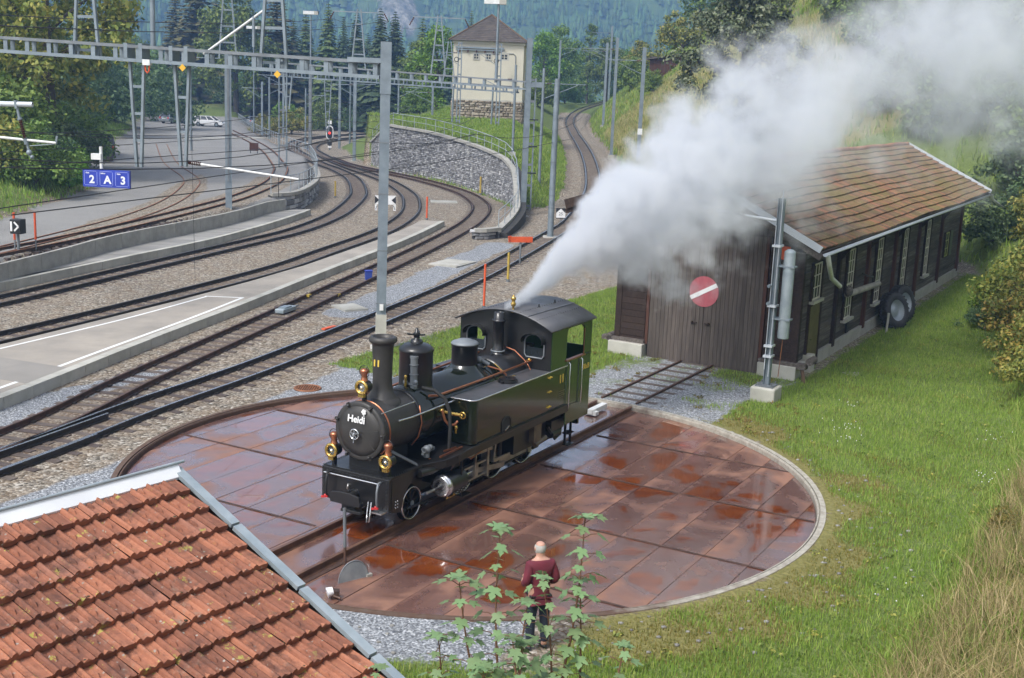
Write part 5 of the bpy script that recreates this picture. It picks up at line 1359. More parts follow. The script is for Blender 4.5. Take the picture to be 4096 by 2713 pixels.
for y, m_, w in ((-2.09, 'red_wood', .1), (1.76, 'red_wood', .1), (YR - .06, 'dark_wood', .2), (YL + .08, 'dark_wood', .2)):
    sp('corner_post', MB().lohi((XF - .10, y - w / 2, .42), (XF + .12, y + w / 2, 4.3)), M[m_])
sp('sill_beam', MB().lohi((XF - .25, YR - .5, .36), (XF + .05, -2.1, .52)).cyl((XF - .2, YR - .6, .62), (XF + .3, YR - .6, .62), .12, n=10), M['wall_wood'])
sp('sill_beam', MB().lohi((XF - .2, 1.8, .40), (XF + .05, 3.3, .54)).cyl((XF - .2, 3.05, .5), (XF + .3, 3.05, .5), .13, n=10), M['wall_wood'])
sp('prop', MB().bar((XF - .1, YR - .35, .45), (XF - .35, YR - .55, -.15), .09), pmat('rusty_prop', (.14, .085, .05), (.09, .06, .04), 4, .8))
# roof: boards, fascia, gutter, tiles
def slope_pt(u, v_, side):
    """u along ridge, v_ distance down from the ridge; the old roof sags a little"""
    e = ER if side < 0 else EL; d = math.hypot(e[0] - AP[0], e[1] - AP[1]); t = v_ / d
    y, z = AP[0] + (e[0] - AP[0]) * t, AP[1] + (e[1] - AP[1]) * t
    sag = -.06 * math.sin(math.pi * min(1, t)) + .03 * math.sin(u * .47 + 1.1) * t + .014 * math.sin(u * 1.27 + v_ * .9)
    return Vector((u, y, z + sag))
for side in (-1, 1):
    e = ER if side < 0 else EL; d = math.hypot(e[0] - AP[0], e[1] - AP[1])
    us = np.linspace(RX0 + .05, RX1 - .05, 40); v = []; f = []
    for u in us:
        for q in (0, .33, .66, 1): p = slope_pt(u, q * d, side); v.append((p.x, p.y, p.z - .09))
    for i in range(39):
        for j in range(3): f.append((i * 4 + j, i * 4 + j + 1, i * 4 + 5 + j, i * 4 + 4 + j))
    o = sp('roof_boarding', MB().add(v, f), M['dark_wood']); sm = o.modifiers.new('thick', 'SOLIDIFY'); sm.thickness = .05
def roof_tile_mat(name, stops, moss, mossamt):
    m, nt, N, L, b = new_mat(name)
    v = coords(N, L); g = N.new('ShaderNodeNewGeometry'); oi = N.new('ShaderNodeObjectInfo')
    rv = mth(N, L, 'FRACT', mth(N, L, 'ADD', g.outputs['Random Per Island'], oi.outputs['Random']))
    c = ramp(N, L, rv, stops)
    w = N.new('ShaderNodeNewGeometry').outputs['Position']
    n1 = nz(N, L, w, 4.5, 6, .7); n2 = nz(N, L, w, .5, 4, .6); n3 = nz(N, L, w, 18, 5, .7)
    c = mixc(N, L, .5, c, mixc(N, L, n3, (.1, .1, .1), (.9, .9, .9)), 'SOFT_LIGHT')
    mk = mth(N, L, 'ADD', mth(N, L, 'MULTIPLY', n1, .6), mth(N, L, 'MULTIPLY', n2, .4))
    c = mixc(N, L, ramp(N, L, mk, [(mossamt, 0.0), (mossamt + .09, .85)]), c, moss)
    c = mixc(N, L, ramp(N, L, nz(N, L, w, 7, 5, .75), [(.60, 0.0), (.68, .7)]), c, (.10, .06, .045))
    L.new(c, b.inputs['Base Color']); b.inputs['Roughness'].default_value = .88; b.inputs['Specular IOR Level'].default_value = .3
    bump(N, L, b, n3, .5, .01)
    return m
M['shed_tile'] = roof_tile_mat('mossy_clay_tile', [(0, (.10, .066, .045)), (.35, (.155, .092, .058)), (.7, (.215, .112, .066)), (.9, (.28, .12, .068)), (1, (.2, .15, .10))], (.145, .122, .045), .46)
def small_tile(w, l):
    """plain interlocking tile: u along ridge, +v downslope, thickness up; lower edge lies on the next course"""
    mb = MB(); x0, x1 = -w / 2 + .004, w / 2 - .004
    zs = .0
    xs = [x0, x0 + w * .12, x0 + w * .24, 0, x1 - w * .12, x1]; hz = [.012, .034, .012, .006, .010, .018]
    v = []; f = []; n = len(xs)
    for yy, zz in ((0, 0), (l, .062)):
        for x, h in zip(xs, hz): v.append((x, yy, zz + h))
    for x, h in zip(xs, hz): v.append((x, l, h + .005))
    for i in range(n - 1):
        f.append((i, i + n, i + n + 1, i + 1)); f.append((i + n, i + 2 * n, i + 2 * n + 1, i + n + 1))
    return v, f
dR = math.hypot(ER[0] - AP[0], ER[1] - AP[1]); nrow = 13; ex = dR / nrow; tw = .245
tv, tf = small_tile(tw, ex * 1.06)
tile_me = MB().add(tv, tf).mesh('roof_tile', M['shed_tile'], False)
rest = MB(); nu = int((RX1 - RX0) / tw); cnt = 0
for r in range(nrow):
    for k in range(nu):
        u = RX0 + tw * (k + .5); v_ = r * ex
        p = slope_pt(u, v_, -1); q = slope_pt(u, v_ + ex, -1); s_ = slope_pt(u + .1, v_, -1)
        ey = (q - p).normalized(); exx = (s_ - p).normalized(); ez = exx.cross(ey)
        if ez.z < 0: ez = -ez
        exx = ey.cross(ez).normalized()
        if exx.x < 0: pass
        mt = Matrix((exx, ey, ez)).transposed()
        jit = Vector((rnd.uniform(-.006, .006), 0, rnd.uniform(-.004, .012)))
        if r >= nrow - 5 and k < 58:
            o = link(bpy.data.objects.new('roof_tile', tile_me), shed); m4 = mt.to_4x4(); m4.translation = p + jit; o.matrix_local = m4; cnt += 1
        else:
            rest.add([mt @ Vector(x) + p + jit for x in tv], tf)
tag(rest.build('roof_tile_course', M['shed_tile'], shed, fix=False), kind='stuff')
rest = MB(); dL = math.hypot(EL[0] - AP[0], EL[1] - AP[1])
M['shed_tile_red'] = roof_tile_mat('clean_clay_tile', [(0, (.24, .10, .06)), (.5, (.36, .14, .08)), (1, (.42, .19, .11))], (.21, .185, .05), .62)
for r in range(10):
    for k in range(nu):
        u = RX0 + tw * (k + .5); p = slope_pt(u, r * dL / 10, 1); q = slope_pt(u, (r + 1) * dL / 10, 1)
        ey = (q - p).normalized(); mt = Matrix((Vector((-1, 0, 0)), ey, Vector((-1, 0, 0)).cross(ey))).transposed()
        rest.add([mt @ Vector((x, y * (dL / 10) / ex, z)) + p for x, y, z in tv], tf)
tag(rest.build('roof_tile_course', M['shed_tile_red'], shed, fix=False), kind='stuff')
mb = MB()
for k in range(int((RX1 - RX0) / .4)):
    p = slope_pt(RX0 + .4 * k, 0, -1); q = slope_pt(RX0 + .4 * k + .42, 0, -1); mb.cyl(p + Vector((0, 0, .02)), q + Vector((0, 0, .035)), .12, .11, 8)
sp('ridge_tile', mb, M['shed_tile_red'])
for x in (RX0 - .03, RX1 - .02):
    a, b_ = slope_pt(x, 0, -1), slope_pt(x, dR + .05, -1); sp('verge_flashing', MB().bar((x, a.y, a.z + .03), (x, b_.y, b_.z + .05), .05, .20), M['zinc'])
    sp('barge_board', MB().bar((x + .05, a.y, a.z - .2), (x + .05, b_.y, b_.z - .17), .04, .2), M['wall_wood'])
    a, b_ = slope_pt(x, 0, 1), slope_pt(x, dL + .05, 1); sp('barge_board', MB().bar((x, a.y, a.z - .13), (x, b_.y, b_.z - .13), .05, .30), M['dark_wood'])
    sp('purlin_end', MB().bar((x + .1, a.y, a.z - .33), (x + .1, b_.y, b_.z - .36), .1, .14), M['dark_wood'])
sp('eave_strut', MB().bar((XF - .6, YL + .05, 3.2), (XF - .6, 3.9, 4.8), .16).bar((XF - .6, YL, 3.0), (XF - .6, YL, 5.1), .18), M['dark_wood'])
sp('fascia', MB().lohi((RX0 + .05, ER[0] + .02, 3.92), (RX1 - .05, ER[0] + .05, 4.14)), M['wall_wood'])
n = 12; v = []; f = []
for x in (RX0 + .35, RX1 + .25):
    for k in range(n + 1):
        t = math.pi + math.pi * k / n; v.append((x, ER[0] - .07 + .075 * math.cos(t), 4.06 + .075 * math.sin(t)))
for k in range(n): f.append((k, k + 1, n + 2 + k, n + 1 + k))
o = sp('gutter', MB().add(v, f, True), M['zinc']); sm = o.modifiers.new('thick', 'SOLIDIFY'); sm.thickness = .01
sp('soffit_board', MB().lohi((RX0 + .3, ER[0] + .05, 4.02), (RX1 - .1, YR, 4.05)), M['wall_wood'])
sp('downpipe', MB().tube([(13.2, ER[0] - .07, 4.0), (13.35, ER[0] - .08, 3.78), (13.7, ER[0] - .02, 3.6), (15.2, -3.75, 3.05), (16.6, -3.68, 2.62)], .075, 10), M['white_pipe'])
sp('downpipe', MB().tube([(44.0, ER[0] - .07, 4.0), (44.4, ER[0] - .1, 3.75), (46.2, -4.25, 3.35), (49.2, -4.5, 2.75)], .07, 8), M['white_pipe'])
# wooden sledge runner hanging on the wall
tr_ = thing('wooden_trough', 'pale wooden log trough hung across the second tall window', 'trough', W2(20.9, YR - .35) + (1.93,), TTH)
MB().tube([(-2.3, 0, .12), (-1.2, -.02, .10), (.6, 0, .02), (2.3, 0, -.05)], [.10, .115, .115, .105], 10).build('log', pmat('bleached_log', (.36, .335, .30), (.24, .22, .20), 3, .8), tr_)
MB().ball((-2.15, -.02, .22), .24, 12, 7, (1.3, .5, .8)).build('scoop', M['wall_wood'], tr_)
MB().tube([(.5, .2, .5), (1.0, 0, .34), (1.5, .05, .30), (1.75, .1, .1)], .03, 6).build('hook', M['black'], tr_)
# two big tyres leaning on the wall
tyre_m = pmat('dusty_tyre_rubber', (.055, .055, .06), (.032, .032, .035), 4, .8, bmp=.2)
def big_tyre(x, y, lean, lb, yaw):
    t = thing('tractor_tyre', lb, 'tyre', W2(x, y) + (float(height(*map(np.array, W2(x, y)))) + .0,), TTH + yaw, 'tyres leaning on the shed')
    Rr = .70; prof = [(.40, -.17), (.46, -.21), (.60, -.22), (.68, -.18), (Rr, -.10), (Rr, .10), (.68, .18), (.60, .22), (.46, .21), (.40, .17)]
    rot = Matrix.Rotation(lean, 4, 'X')
    o = MB().lathe(prof + prof[:1], (0, 0, 0), 'Y', 36, True, False).build('tyre', tyre_m, t); o.matrix_local = rot @ Matrix.Translation((0, 0, Rr * .98))
    lug = MB()
    for k in range(26):
        a = 2 * math.pi * k / 26
        for sd in (-1, 1):
            aa = a + (.12 if sd > 0 else 0)
            m3 = Matrix.Rotation(-aa, 3, 'Y'); c = m3 @ Vector((Rr + .012, sd * .10, 0)); lug.box(c, (.05, .17, .07), M=m3 @ Matrix.Rotation(sd * .5, 3, 'X'))
    o = lug.build('tread', tyre_m, t); o.matrix_local = rot @ Matrix.Translation((0, 0, Rr * .98))
    o = MB().lathe([(.41, -.18), (.385, -.15), (.365, -.02), (.22, .0), (.20, -.05), (.001, -.05)], (0, 0, 0), 'Y', 30, True, False).build('rim', M['galv_lt'], t); o.matrix_local = rot @ Matrix.Translation((0, 0, Rr * .98))
big_tyre(24.9, YR - .80, -.26, 'nearer chunky tractor tyre leaning on the shed plinth', -.42)
big_tyre(26.7, YR - .72, -.24, 'farther tractor tyre leaning behind the first one', -.30)
st_ = tag(MB().bar((0, 0, 0), (.04, .05, .75), .07).build('stake', M['concrete_lt']), 'short pale stake beside the tractor tyres', 'stake'); st_.location = W2(23.7, YR - .7) + (-.02,)
# ------------------------------------------------------------------ brown barn up the hill
bx, by, bz = 18.3, 160.0, 10.1
bn = thing('barn', 'small brown plank barn up the grassy hill', 'barn', (bx, by, bz), R(-12))
for k in range(16):
    y0 = -2 + .25 * k
    MB().prism([(y0 + .012, 0), (y0 + .238, 0), (y0 + .238, 2.2 + .16 * (y0 + 2.24)), (y0 + .012, 2.2 + .16 * (y0 + 2))], .05, 'Y', -1.5).build('wall_plank', M['red_wood'], bn)
MB().lohi((-2, -1.44, 0), (2, 1.5, 2.2)).build('barn_body', M['dark_wood'], bn)
MB().lohi((-2, -1.44, 2.2), (2, 1.5, 2.6)).build('loft', M['dark_wood'], bn)
rf = MB().add([(-2.5, -2.0, 2.15), (2.5, -2.0, 2.15 + .9), (2.5, 2, 2.15 + .9), (-2.5, 2, 2.15)], [(0, 1, 2, 3)]).build('roof', M['wall_wood'], bn); sm = rf.modifiers.new('t', 'SOLIDIFY'); sm.thickness = .12
# ------------------------------------------------------------------ tall cream building behind the meadow
M['cream'] = pmat('cream_render', (.585, .55, .455), (.52, .485, .395), .6, .9, 0, .1, spread=.6)
M['slate'] = pmat('grey_brown_shingle', (.095, .078, .068), (.062, .052, .047), 1.2, .85, 0, .2, island=.35)
th_ = thing('tower_house', 'tall cream rendered switching building with pyramid roof', 'building', (-3.4, 128.6, 4.6), R(-2.0))
W_ = 3.56
MB().lohi((-W_ + .05, -W_ + .05, -.8), (W_ - .05, W_ - .05, 2.2)).build('plinth_core', M['mortar_dark'], th_)
rs = np.random.RandomState(21)
def stone_face(root, x0, x1, z0, z1, yf, sl, sh, rot, nmax):
    big = MB(); z = z0; k = 0
    while z < z1 - .1:
        h = min(sh * rs.uniform(.8, 1.25), z1 - z); x = x0
        while x < x1 - .05:
            l = min(sl * rs.uniform(.6, 1.5), x1 - x); v, f = stone_blob(rs, l - .03, .3, h - .03)
            big.add([rot @ (Vector(q) + Vector((x + l / 2, yf, z + h / 2))) for q in v], f); x += l
        z += h
    return big
mb = stone_face(th_, -W_, W_, -.4, 2.2, -W_ + .06, .5, .26, Matrix.Identity(3), 0)
m2 = stone_face(th_, -W_, W_, -.4, 2.2, -W_ + .06, .5, .26, Matrix.Rotation(-math.pi / 2, 3, 'Z'), 0); mb.add(m2.v, m2.f)
m2 = stone_face(th_, -W_, W_, -.4, 2.2, -W_ + .06, .5, .26, Matrix.Rotation(math.pi / 2, 3, 'Z'), 0); mb.add(m2.v, m2.f)
tag(mb.build('plinth_stone', M['stone_tan'], th_), kind='stuff')
MB().lohi((-W_ + .03, -W_ + .03, 2.2), (W_ - .03, W_ - .03, 7.75)).build('wall', M['cream'], th_)
MB().lohi((-W_ - .08, -W_ - .08, 7.75), (W_ + .08, W_ + .08, 8.05)).build('cornice', M['cream'], th_)
MB().lohi((-W_ - .02, -W_ - .02, 2.16), (W_ + .02, W_ + .02, 2.32)).build('string_course', M['concrete_lt'], th_)
for k, x in enumerate((-1.22, .02, 1.18)):
    w = MB().lohi((x - .21, -W_ - .01, 6.3), (x + .21, -W_ + .03, 6.75)).build('window', M['glass_dark'], th_)
    sv = MB().lohi((x - .34, -W_ - .03, 6.17), (x + .34, -W_ + .0, 6.3)).lohi((x - .34, -W_ - .03, 6.3), (x - .21, -W_, 6.75)).lohi((x + .21, -W_ - .03, 6.3), (x + .34, -W_, 6.75))
    sv.prism([(x - .34, 6.75)] + [(x + .34, 6.75)] + [(x + .34 * math.cos(u), 6.75 + .26 * math.sin(u)) for u in np.linspace(.3, math.pi - .3, 6)], .03, 'Y', -W_ - .03)
    sv.build('window_frame', M['concrete_lt'], w)
    MB().bar((x, -W_ - .02, 6.3), (x, -W_ - .02, 6.75), .04).bar((x - .2, -W_ - .02, 6.52), (x + .2, -W_ - .02, 6.52), .04).build('glazing_bar', M['white_frame'], w)
MB().bar((-3.3, -W_ - .14, 7.35), (1.55, -W_ - .14, 7.35), .16).bar((-3.3, -W_ - .14, 7.12), (1.55, -W_ - .14, 7.12), .1).build('insulator_beam', M['galv'], th_)
for k in range(6): MB().cyl((-2.9 + k * .85, -W_ - .14, 7.1), (-2.9 + k * .85, -W_ - .14, 6.88), .07, n=8).build('wall_insulator', M['porcelain'], th_)
MB().tube([(1.7, -W_ - .02, 6.9), (2.5, -W_ - .02, 6.9), (2.72, -W_ - .02, 6.7), (2.75, -W_ - .02, 5.2)], .04, 6).build('conduit', M['galv_dark'], th_)
rows = 15; E = W_ + .42; zt = 2.75
for side in range(4):
    rm = Matrix.Rotation(side * math.pi / 2, 3, 'Z'); mb = MB()
    for r in range(rows):
        a, b_ = 1 - r / rows, 1 - (r + 1) / rows
        n = max(2, int(2 * E * a / .32))
        for k in range(n):
            x0, x1 = -E * a + 2 * E * a * k / n, -E * a + 2 * E * a * (k + 1) / n; sx = b_ / a
            q = [(x0 + .005, -E * a, 8.0 + zt * (1 - a) + .05), (x1 - .005, -E * a, 8.0 + zt * (1 - a) + .05), (x1 * sx - .004, -E * b_, 8.0 + zt * (1 - b_)), (x0 * sx + .004, -E * b_, 8.0 + zt * (1 - b_)), (x0 + .005, -E * a, 8.0 + zt * (1 - a)), (x1 - .005, -E * a, 8.0 + zt * (1 - a))]
            mb.add([rm @ Vector(p) for p in q], [(0, 1, 2, 3), (4, 5, 1, 0)])
    tag(mb.build('roof_shingle', M['slate'], th_, fix=False), kind='stuff')
MB().lathe([(E - .02, -.1), (E - .02, -.02), (.01, zt - .02)], (0, 0, 8.0), 'Z', 4).build('roof', M['slate'], th_).rotation_euler = (0, 0, math.pi / 4)
th_.children[-1].scale = (1.41, 1.41, 1)
for sx in (-1, 1):
    for sy in (-1, 1): MB().bar((sx * E, sy * E, 8.05), (0, 0, 8.0 + zt + .05), .18, .08).build('hip_ridge', pmat('rusty_hip', (.16, .10, .06), (.11, .08, .05), 3, .8), th_)
# ------------------------------------------------------------------ tiled roof of the house in the foreground
rd = Vector((.6, .8, 0)).normalized(); qd = Vector((.742, -.556, -.375)).normalized(); nd = rd.cross(qd).normalized()
if nd.z < 0: nd = -nd
O = Vector((-3.429, 12.692, 4.118))        # verge end of the top visible course
house = thing('house', 'red tiled roof of the station building below the camera', 'house', (-4.6, 10.0, 0))
def hb_(mb, name, mat, par=None):
    mb.v = [tuple(Vector(p) - Vector((-4.6, 10.0, 0))) for p in mb.v]; return mb.build(name, mat, par or house)
M['red_tile'] = roof_tile_mat('lichened_red_tile', [(0, (.18, .076, .05)), (.3, (.25, .10, .062)), (.6, (.315, .126, .075)), (.85, (.365, .15, .088)), (1, (.27, .12, .082))], (.22, .19, .15), .58)
lich = M['red_tile'].node_tree
N, L = lich.nodes, lich.links; b = N['Principled BSDF']; src = b.inputs['Base Color'].links[0].from_socket
w = N.new('ShaderNodeNewGeometry').outputs['Position']
c = mixc(N, L, ramp(N, L, nz(N, L, w, 6.0, 5, .75), [(.615, 0.0), (.65, .9)]), src, (.36, .32, .08))
vo = N.new('ShaderNodeTexVoronoi'); vo.inputs['Scale'].default_value = 13; L.new(w, vo.inputs['Vector'])
c = mixc(N, L, ramp(N, L, vo.outputs['Distance'], [(.12, .9), (.2, 0.0)]), c, mixc(N, L, ramp(N, L, nz(N, L, w, 3, 3), [(.5, 0.0), (.6, 1.0)]), src, (.36, .34, .30)))
c = mixc(N, L, ramp(N, L, nz(N, L, w, 2.2, 6, .75), [(.51, 0.0), (.64, .75)]), c, (.095, .048, .038))
L.new(c, b.inputs['Base Color'])
TW, EXP = .205, .336
def big_tile():
    """interlocking clay tile: raised roll on the left, pan with a diamond boss, nose at the lower end; x along the ridge, y down the slope"""
    mb = MB(); w, l = TW, EXP + .03
    xs = [0, .012, .034, .056, .068, .085, .12, .155, .175, .190, .205]
    hz = [.004, .034, .046, .034, .002, -.002, -.002, -.002, .004, .016, .004]
    n = len(xs); v = []; f = []
    for yy, zz, k in ((0, 0, 1), (l * .12, .008, 1), (l * .86, .062, 1), (l, .07, 1.0), (l, .012, .6)):
        for x, h in zip(xs, hz): v.append((x, yy, zz + h * k))
    for r in range(4):
        for i in range(n - 1): f.append((r * n + i, r * n + n + i, r * n + n + i + 1, r * n + i + 1))
    mb.add(v, f)
    cx, cyy = .12, l * .40
    dz = lambda y: .006 + (.062 - .008) * (y - l * .12) / (l * .74)
    P = [(cx, cyy - .085), (cx + .034, cyy), (cx, cyy + .085), (cx - .034, cyy)]
    v = [(a, b_, dz(b_) - .001) for a, b_ in P] + [(cx + (a - cx) * .55, cyy + (b_ - cyy) * .6, dz(cyy + (b_ - cyy) * .6) + .026) for a, b_ in P]
    mb.add(v, [(0, 4, 5, 1), (1, 5, 6, 2), (2, 6, 7, 3), (3, 7, 4, 0), (4, 7, 6, 5)])
    yb = l * .93   # raised triangular nose
    v = [(cx - .05, l, .069), (cx + .05, l, .069), (cx, l * .80, .055), (cx, l * .97, .094)]
    mb.add(v, [(0, 3, 2), (3, 1, 2), (0, 1, 3)])
    return mb
def flat_tile():
    mb = MB(); w, l = TW, EXP + .03
    xs = [0, .012, .034, .056, .068, .12, .175, .190, .205]; hz = [.004, .030, .040, .030, .008, .012, .006, .014, .004]; n = len(xs); v = []; f = []
    for yy, zz, k in ((0, 0, 1), (l * .5, .036, 1), (l, .07, 1.0), (l, .012, .6)):
        for x, h in zip(xs, hz): v.append((x, yy, zz + h * k))
    for r in range(3):
        for i in range(n - 1): f.append((r * n + i, r * n + n + i, r * n + n + i + 1, r * n + i + 1))
    return mb.add(v, f)
tA, tB = big_tile(), flat_tile()
meA, meB = tA.mesh('clay_tile', M['red_tile'], False), tB.mesh('clay_tile_plain', M['red_tile'], False)
XA = -rd            # tiles are counted from the verge back along the ridge
m3 = Matrix((rd, qd, nd)).transposed()
rest = MB(); cand = []
for r in range(0, 15):
    for k in range(34):
        base = O + qd * (EXP * (r - 1)) - rd * (TW * (k + 1) + .0)
        cen = base + rd * TW / 2 + qd * EXP / 2
        # frame test from the eye, to know which tiles show
        d_ = cen - Vector((0, 0, 8.569)); dep = d_.dot(_F); px = 2048 + 4877 * d_.dot(_cx) / dep; py = 1356 - 4877 * d_.dot(_cu) / dep
        cand.append((r, k, base, -120 < px < 1700 and py < 2830, dep))
shown = sorted([q for q in cand if q[3]], key=lambda q: q[4])
keep = set((q[0], q[1]) for q in shown[:300])
hoff = Vector((-4.6, 10.0, 0))
for r, k, base, vis, dep in cand:
    jit = Vector((rnd.uniform(-.003, .003), 0, rnd.uniform(-.003, .004)))
    tB_ = rnd.random() < .14
    p = base + nd * (jit.z) + rd * jit.x
    mm = m3 @ Matrix.Rotation((rnd.uniform(-.012, .012) if rnd.random() < .93 else rnd.uniform(-.06, .06)), 3, 'Z') @ Matrix.Rotation(rnd.uniform(-.012, .018), 3, 'X')
    if (r, k) in keep:
        o = link(bpy.data.objects.new('roof_tile', meB if tB_ else meA), house); m4 = mm.to_4x4(); m4.translation = p - hoff; o.matrix_local = m4
    else:
        s_ = tB if tB_ else tA; rest.add([mm @ Vector(q) + p - hoff for q in s_.v], s_.f)
tag(rest.build('roof_tile_course', M['red_tile'], house, fix=False), kind='stuff')
mo = MB(); mr = np.random.RandomState(6)
for k in range(2600):          # cushions of moss along the lower edges of the courses
    r = mr.randint(0, 13); a = mr.rand() * 6.0
    if math.sin(a * 2.1 + r * 1.7) + math.sin(a * 5.3 - r) < mr.uniform(-1.2, 1.4): continue
    p = O + qd * (EXP * r + mr.uniform(-.012, .014)) - rd * a + nd * (mr.uniform(.025, .075)) - hoff; q = mr.uniform(.006, .017)
    mo.ball(p, q, 5, 3, (1.4, 1.0, .8))
tag(mo.build('roof_moss', pmat('dark_roof_moss', (.075, .06, .03), (.04, .032, .02), 9, .95, 0, .4, island=.6), house), kind='stuff')
# under-roof, far slope, ridge cap, verge
c0 = O - qd * (EXP * 1.16)
gv = rd * 7.0
hb_(MB().add([c0 - nd * .03 + rd * .1, c0 - gv - nd * .03, c0 - gv + qd * 5.6 - nd * .03, c0 + qd * 5.6 - nd * .03 + rd * .1], [(0, 1, 2, 3)]), 'roof_boarding', M['dark_wood'])
q2 = Vector((-qd.x, -qd.y, qd.z))
hb_(MB().add([c0 + rd * .1, c0 - gv, c0 - gv + q2 * 3.4, c0 + q2 * 3.4 + rd * .1], [(0, 1, 2, 3)]), 'far_slope', M['red_tile'])
rz = c0 + qd * .03 + nd * .045
cap = MB().add([rz + qd * .135 + rd * .09 + nd * .01, rz - gv + qd * .135 + nd * .01, rz - gv + nd * .085, rz + rd * .09 + nd * .085], [(0, 1, 2, 3)])
cap.add([rz + qd * .135 + rd * .09 + nd * .01, rz - gv + qd * .135 + nd * .01, rz - gv + qd * .135 - nd * .03, rz + qd * .135 + rd * .09 - nd * .03], [(3, 2, 1, 0)])
cap.add([rz + rd * .09 + nd * .085, rz - gv + nd * .085, rz - gv + q2 * .14 + nd * .03, rz + rd * .09 + q2 * .14 + nd * .03], [(0, 1, 2, 3)])
rc = hb_(cap, 'ridge_flashing', M['ridge_white'])
mb = MB(); mb.tube([rz + nd * .095 + rd * .17, rz - gv + nd * .095], .018, 8); hb_(mb, 'ridge_bead', M['zinc_old'], None)
e0 = c0 + rd * .10 - qd * .02
mb = MB()
k = 0; q = 0.0
while q < 5.4:
    a = e0 + qd * q; b_ = e0 + qd * min(q + 1.12, 5.45)
    mb.bar(a + nd * .055 + qd * .05 - rd * .02, b_ + nd * .06 - rd * .02, .10, .05, nd); mb.bar(a + rd * .035 + qd * .05, b_ + rd * .035 + nd * .005, .012, .16, nd)
    q += 1.1
hb_(mb, 'verge_flashing', M['zinc_old'])
hb_(MB().bar(e0 + rd * .03 - nd * .12, e0 + rd * .03 + qd * 5.4 - nd * .12, .05, .2, nd), 'barge_board', M['dark_wood'])
mb = MB(); mb.v = []
base = [c0 + rd * -.2 + q2 * 3.0, c0 - gv + q2 * 3.0, c0 - gv + qd * 5.2, c0 - rd * .2 + qd * 5.2]
v = [(p.x, p.y, 0) for p in base] + [tuple(p - Vector((0, 0, .15))) for p in base] + [tuple(c0 - rd * .2 - Vector((0, 0, .1))), tuple(c0 - gv - Vector((0, 0, .1)))]
hb_(MB().add(v, [(0, 1, 5, 4), (1, 2, 6, 9, 5), (2, 3, 7, 6), (3, 0, 4, 8, 7)]), 'wall', M['cream'])
house.location = (-4.64, 9.97, -.065)
# ------------------------------------------------------------------ overhead line: masts, gantries, arms, wires
G_, GD = M['galv'], M['galv_dark']
def hsec(mb, w, h, t=.02):
    """upright H section, flanges facing the camera side"""
    mb.lohi((-w / 2, -w / 2, 0), (w / 2, -w / 2 + t, h)); mb.lohi((-w / 2, w / 2 - t, 0), (w / 2, w / 2, h)); mb.lohi((-t / 2, -w / 2 + t, 0), (t / 2, w / 2 - t, h)); return mb
def arm(root, z, L_, a, strut=True, ins=True, dz=.0):
    """cantilever: tube out from the mast at height z, bearing a (radians), with a stay and insulator"""
    dx, dy = math.cos(a), math.sin(a)
    p = part2('cantilever', MB().tube([(0, 0, z), (dx * L_, dy * L_, z + dz)], .035, 6), M['galv'], root)
    if strut: part2('stay', MB().tube([(0, 0, z - 1.15), (dx * L_ * .8, dy * L_ * .8, z - .06)], .028, 6), M['galv'], p)
    if ins:
        mb = MB()
        for k in range(5): mb.cyl((dx * (.28 + .07 * k), dy * (.28 + .07 * k), z), (dx * (.32 + .07 * k), dy * (.32 + .07 * k), z), .075, .05, 8)
        part2('insulator', mb, M['porcelain'], p)
def part2(name, mb, mat, root): return mb.build(name, mat, root)
def mast(label, x, y, z, h, w, kind='h', rz=0.0, foot=True, group='catenary masts of the yard'):
    root = thing('catenary_mast', label, 'mast', (x, y, z), rz, group)
    if kind == 'h': part2('column', hsec(MB(), w, h), G_, root)
    elif kind == 'tube': part2('column', MB().cyl((0, 0, 0), (0, 0, h), w / 2, w / 2 * .85, 10), G_, root)
    elif kind == 'twin':
        for sx in (-1, 1): part2('column', MB().lohi((sx * w / 2 - .05, -.08, 0), (sx * w / 2 + .05, .08, h)), G_, root)
        mb = MB(); n = int(h / 1.4)
        for k in range(n + 1): mb.lohi((-w / 2, -.07, .3 + k * (h - .5) / n), (w / 2, .07, .45 + k * (h - .5) / n))
        part2('batten', mb, GD, root)
    if foot:
        part2('base_plate', MB().lohi((-w * .8, -w * .8, 0), (w * .8, w * .8, .03)), GD, root)
        part2('foundation', MB().lohi((-w * 1.1, -w * 1.1, -.5), (w * 1.1, w * 1.1, .0 if z > .4 else .06)), M['concrete_lt'], root)
    return root
def a_frame(root, c, h, w0, w1, ax=(1, 0, 0), up=True, name='lattice_bracket'):
    """two converging channels with battens, up or hanging"""
    c, ax = Vector(c), Vector(ax); s = 1 if up else -1
    o = None
    mb = MB()
    for sd in (-1, 1): mb.bar(c + ax * sd * w0 / 2, c + ax * sd * w1 / 2 + Vector((0, 0, s * h)), .085, .11, (0, 1, 0))
    o = part2(name, mb, G_, root)
    n = max(2, int(h / .85)); bt = MB()
    for k in range(1, n):
        t = k / n; w = w0 + (w1 - w0) * t
        bt.bar(c - ax * w / 2 + Vector((0, 0, s * h * t)), c + ax * w / 2 + Vector((0, 0, s * h * t)), .03, .09)
    part2('batten', bt, G_, o)
    return o
def insulator(root, a, b_, n=7, r=.07):
    a, b_ = Vector(a), Vector(b_); mb = MB().cyl(a, b_, .03, n=6)
    for k in range(n):
        p = a + (b_ - a) * ((k + .5) / n); q = a + (b_ - a) * ((k + .9) / n); mb.cyl(p, q, r, r * .55, 10)
    return part2('insulator', mb, M['porcelain'], root)
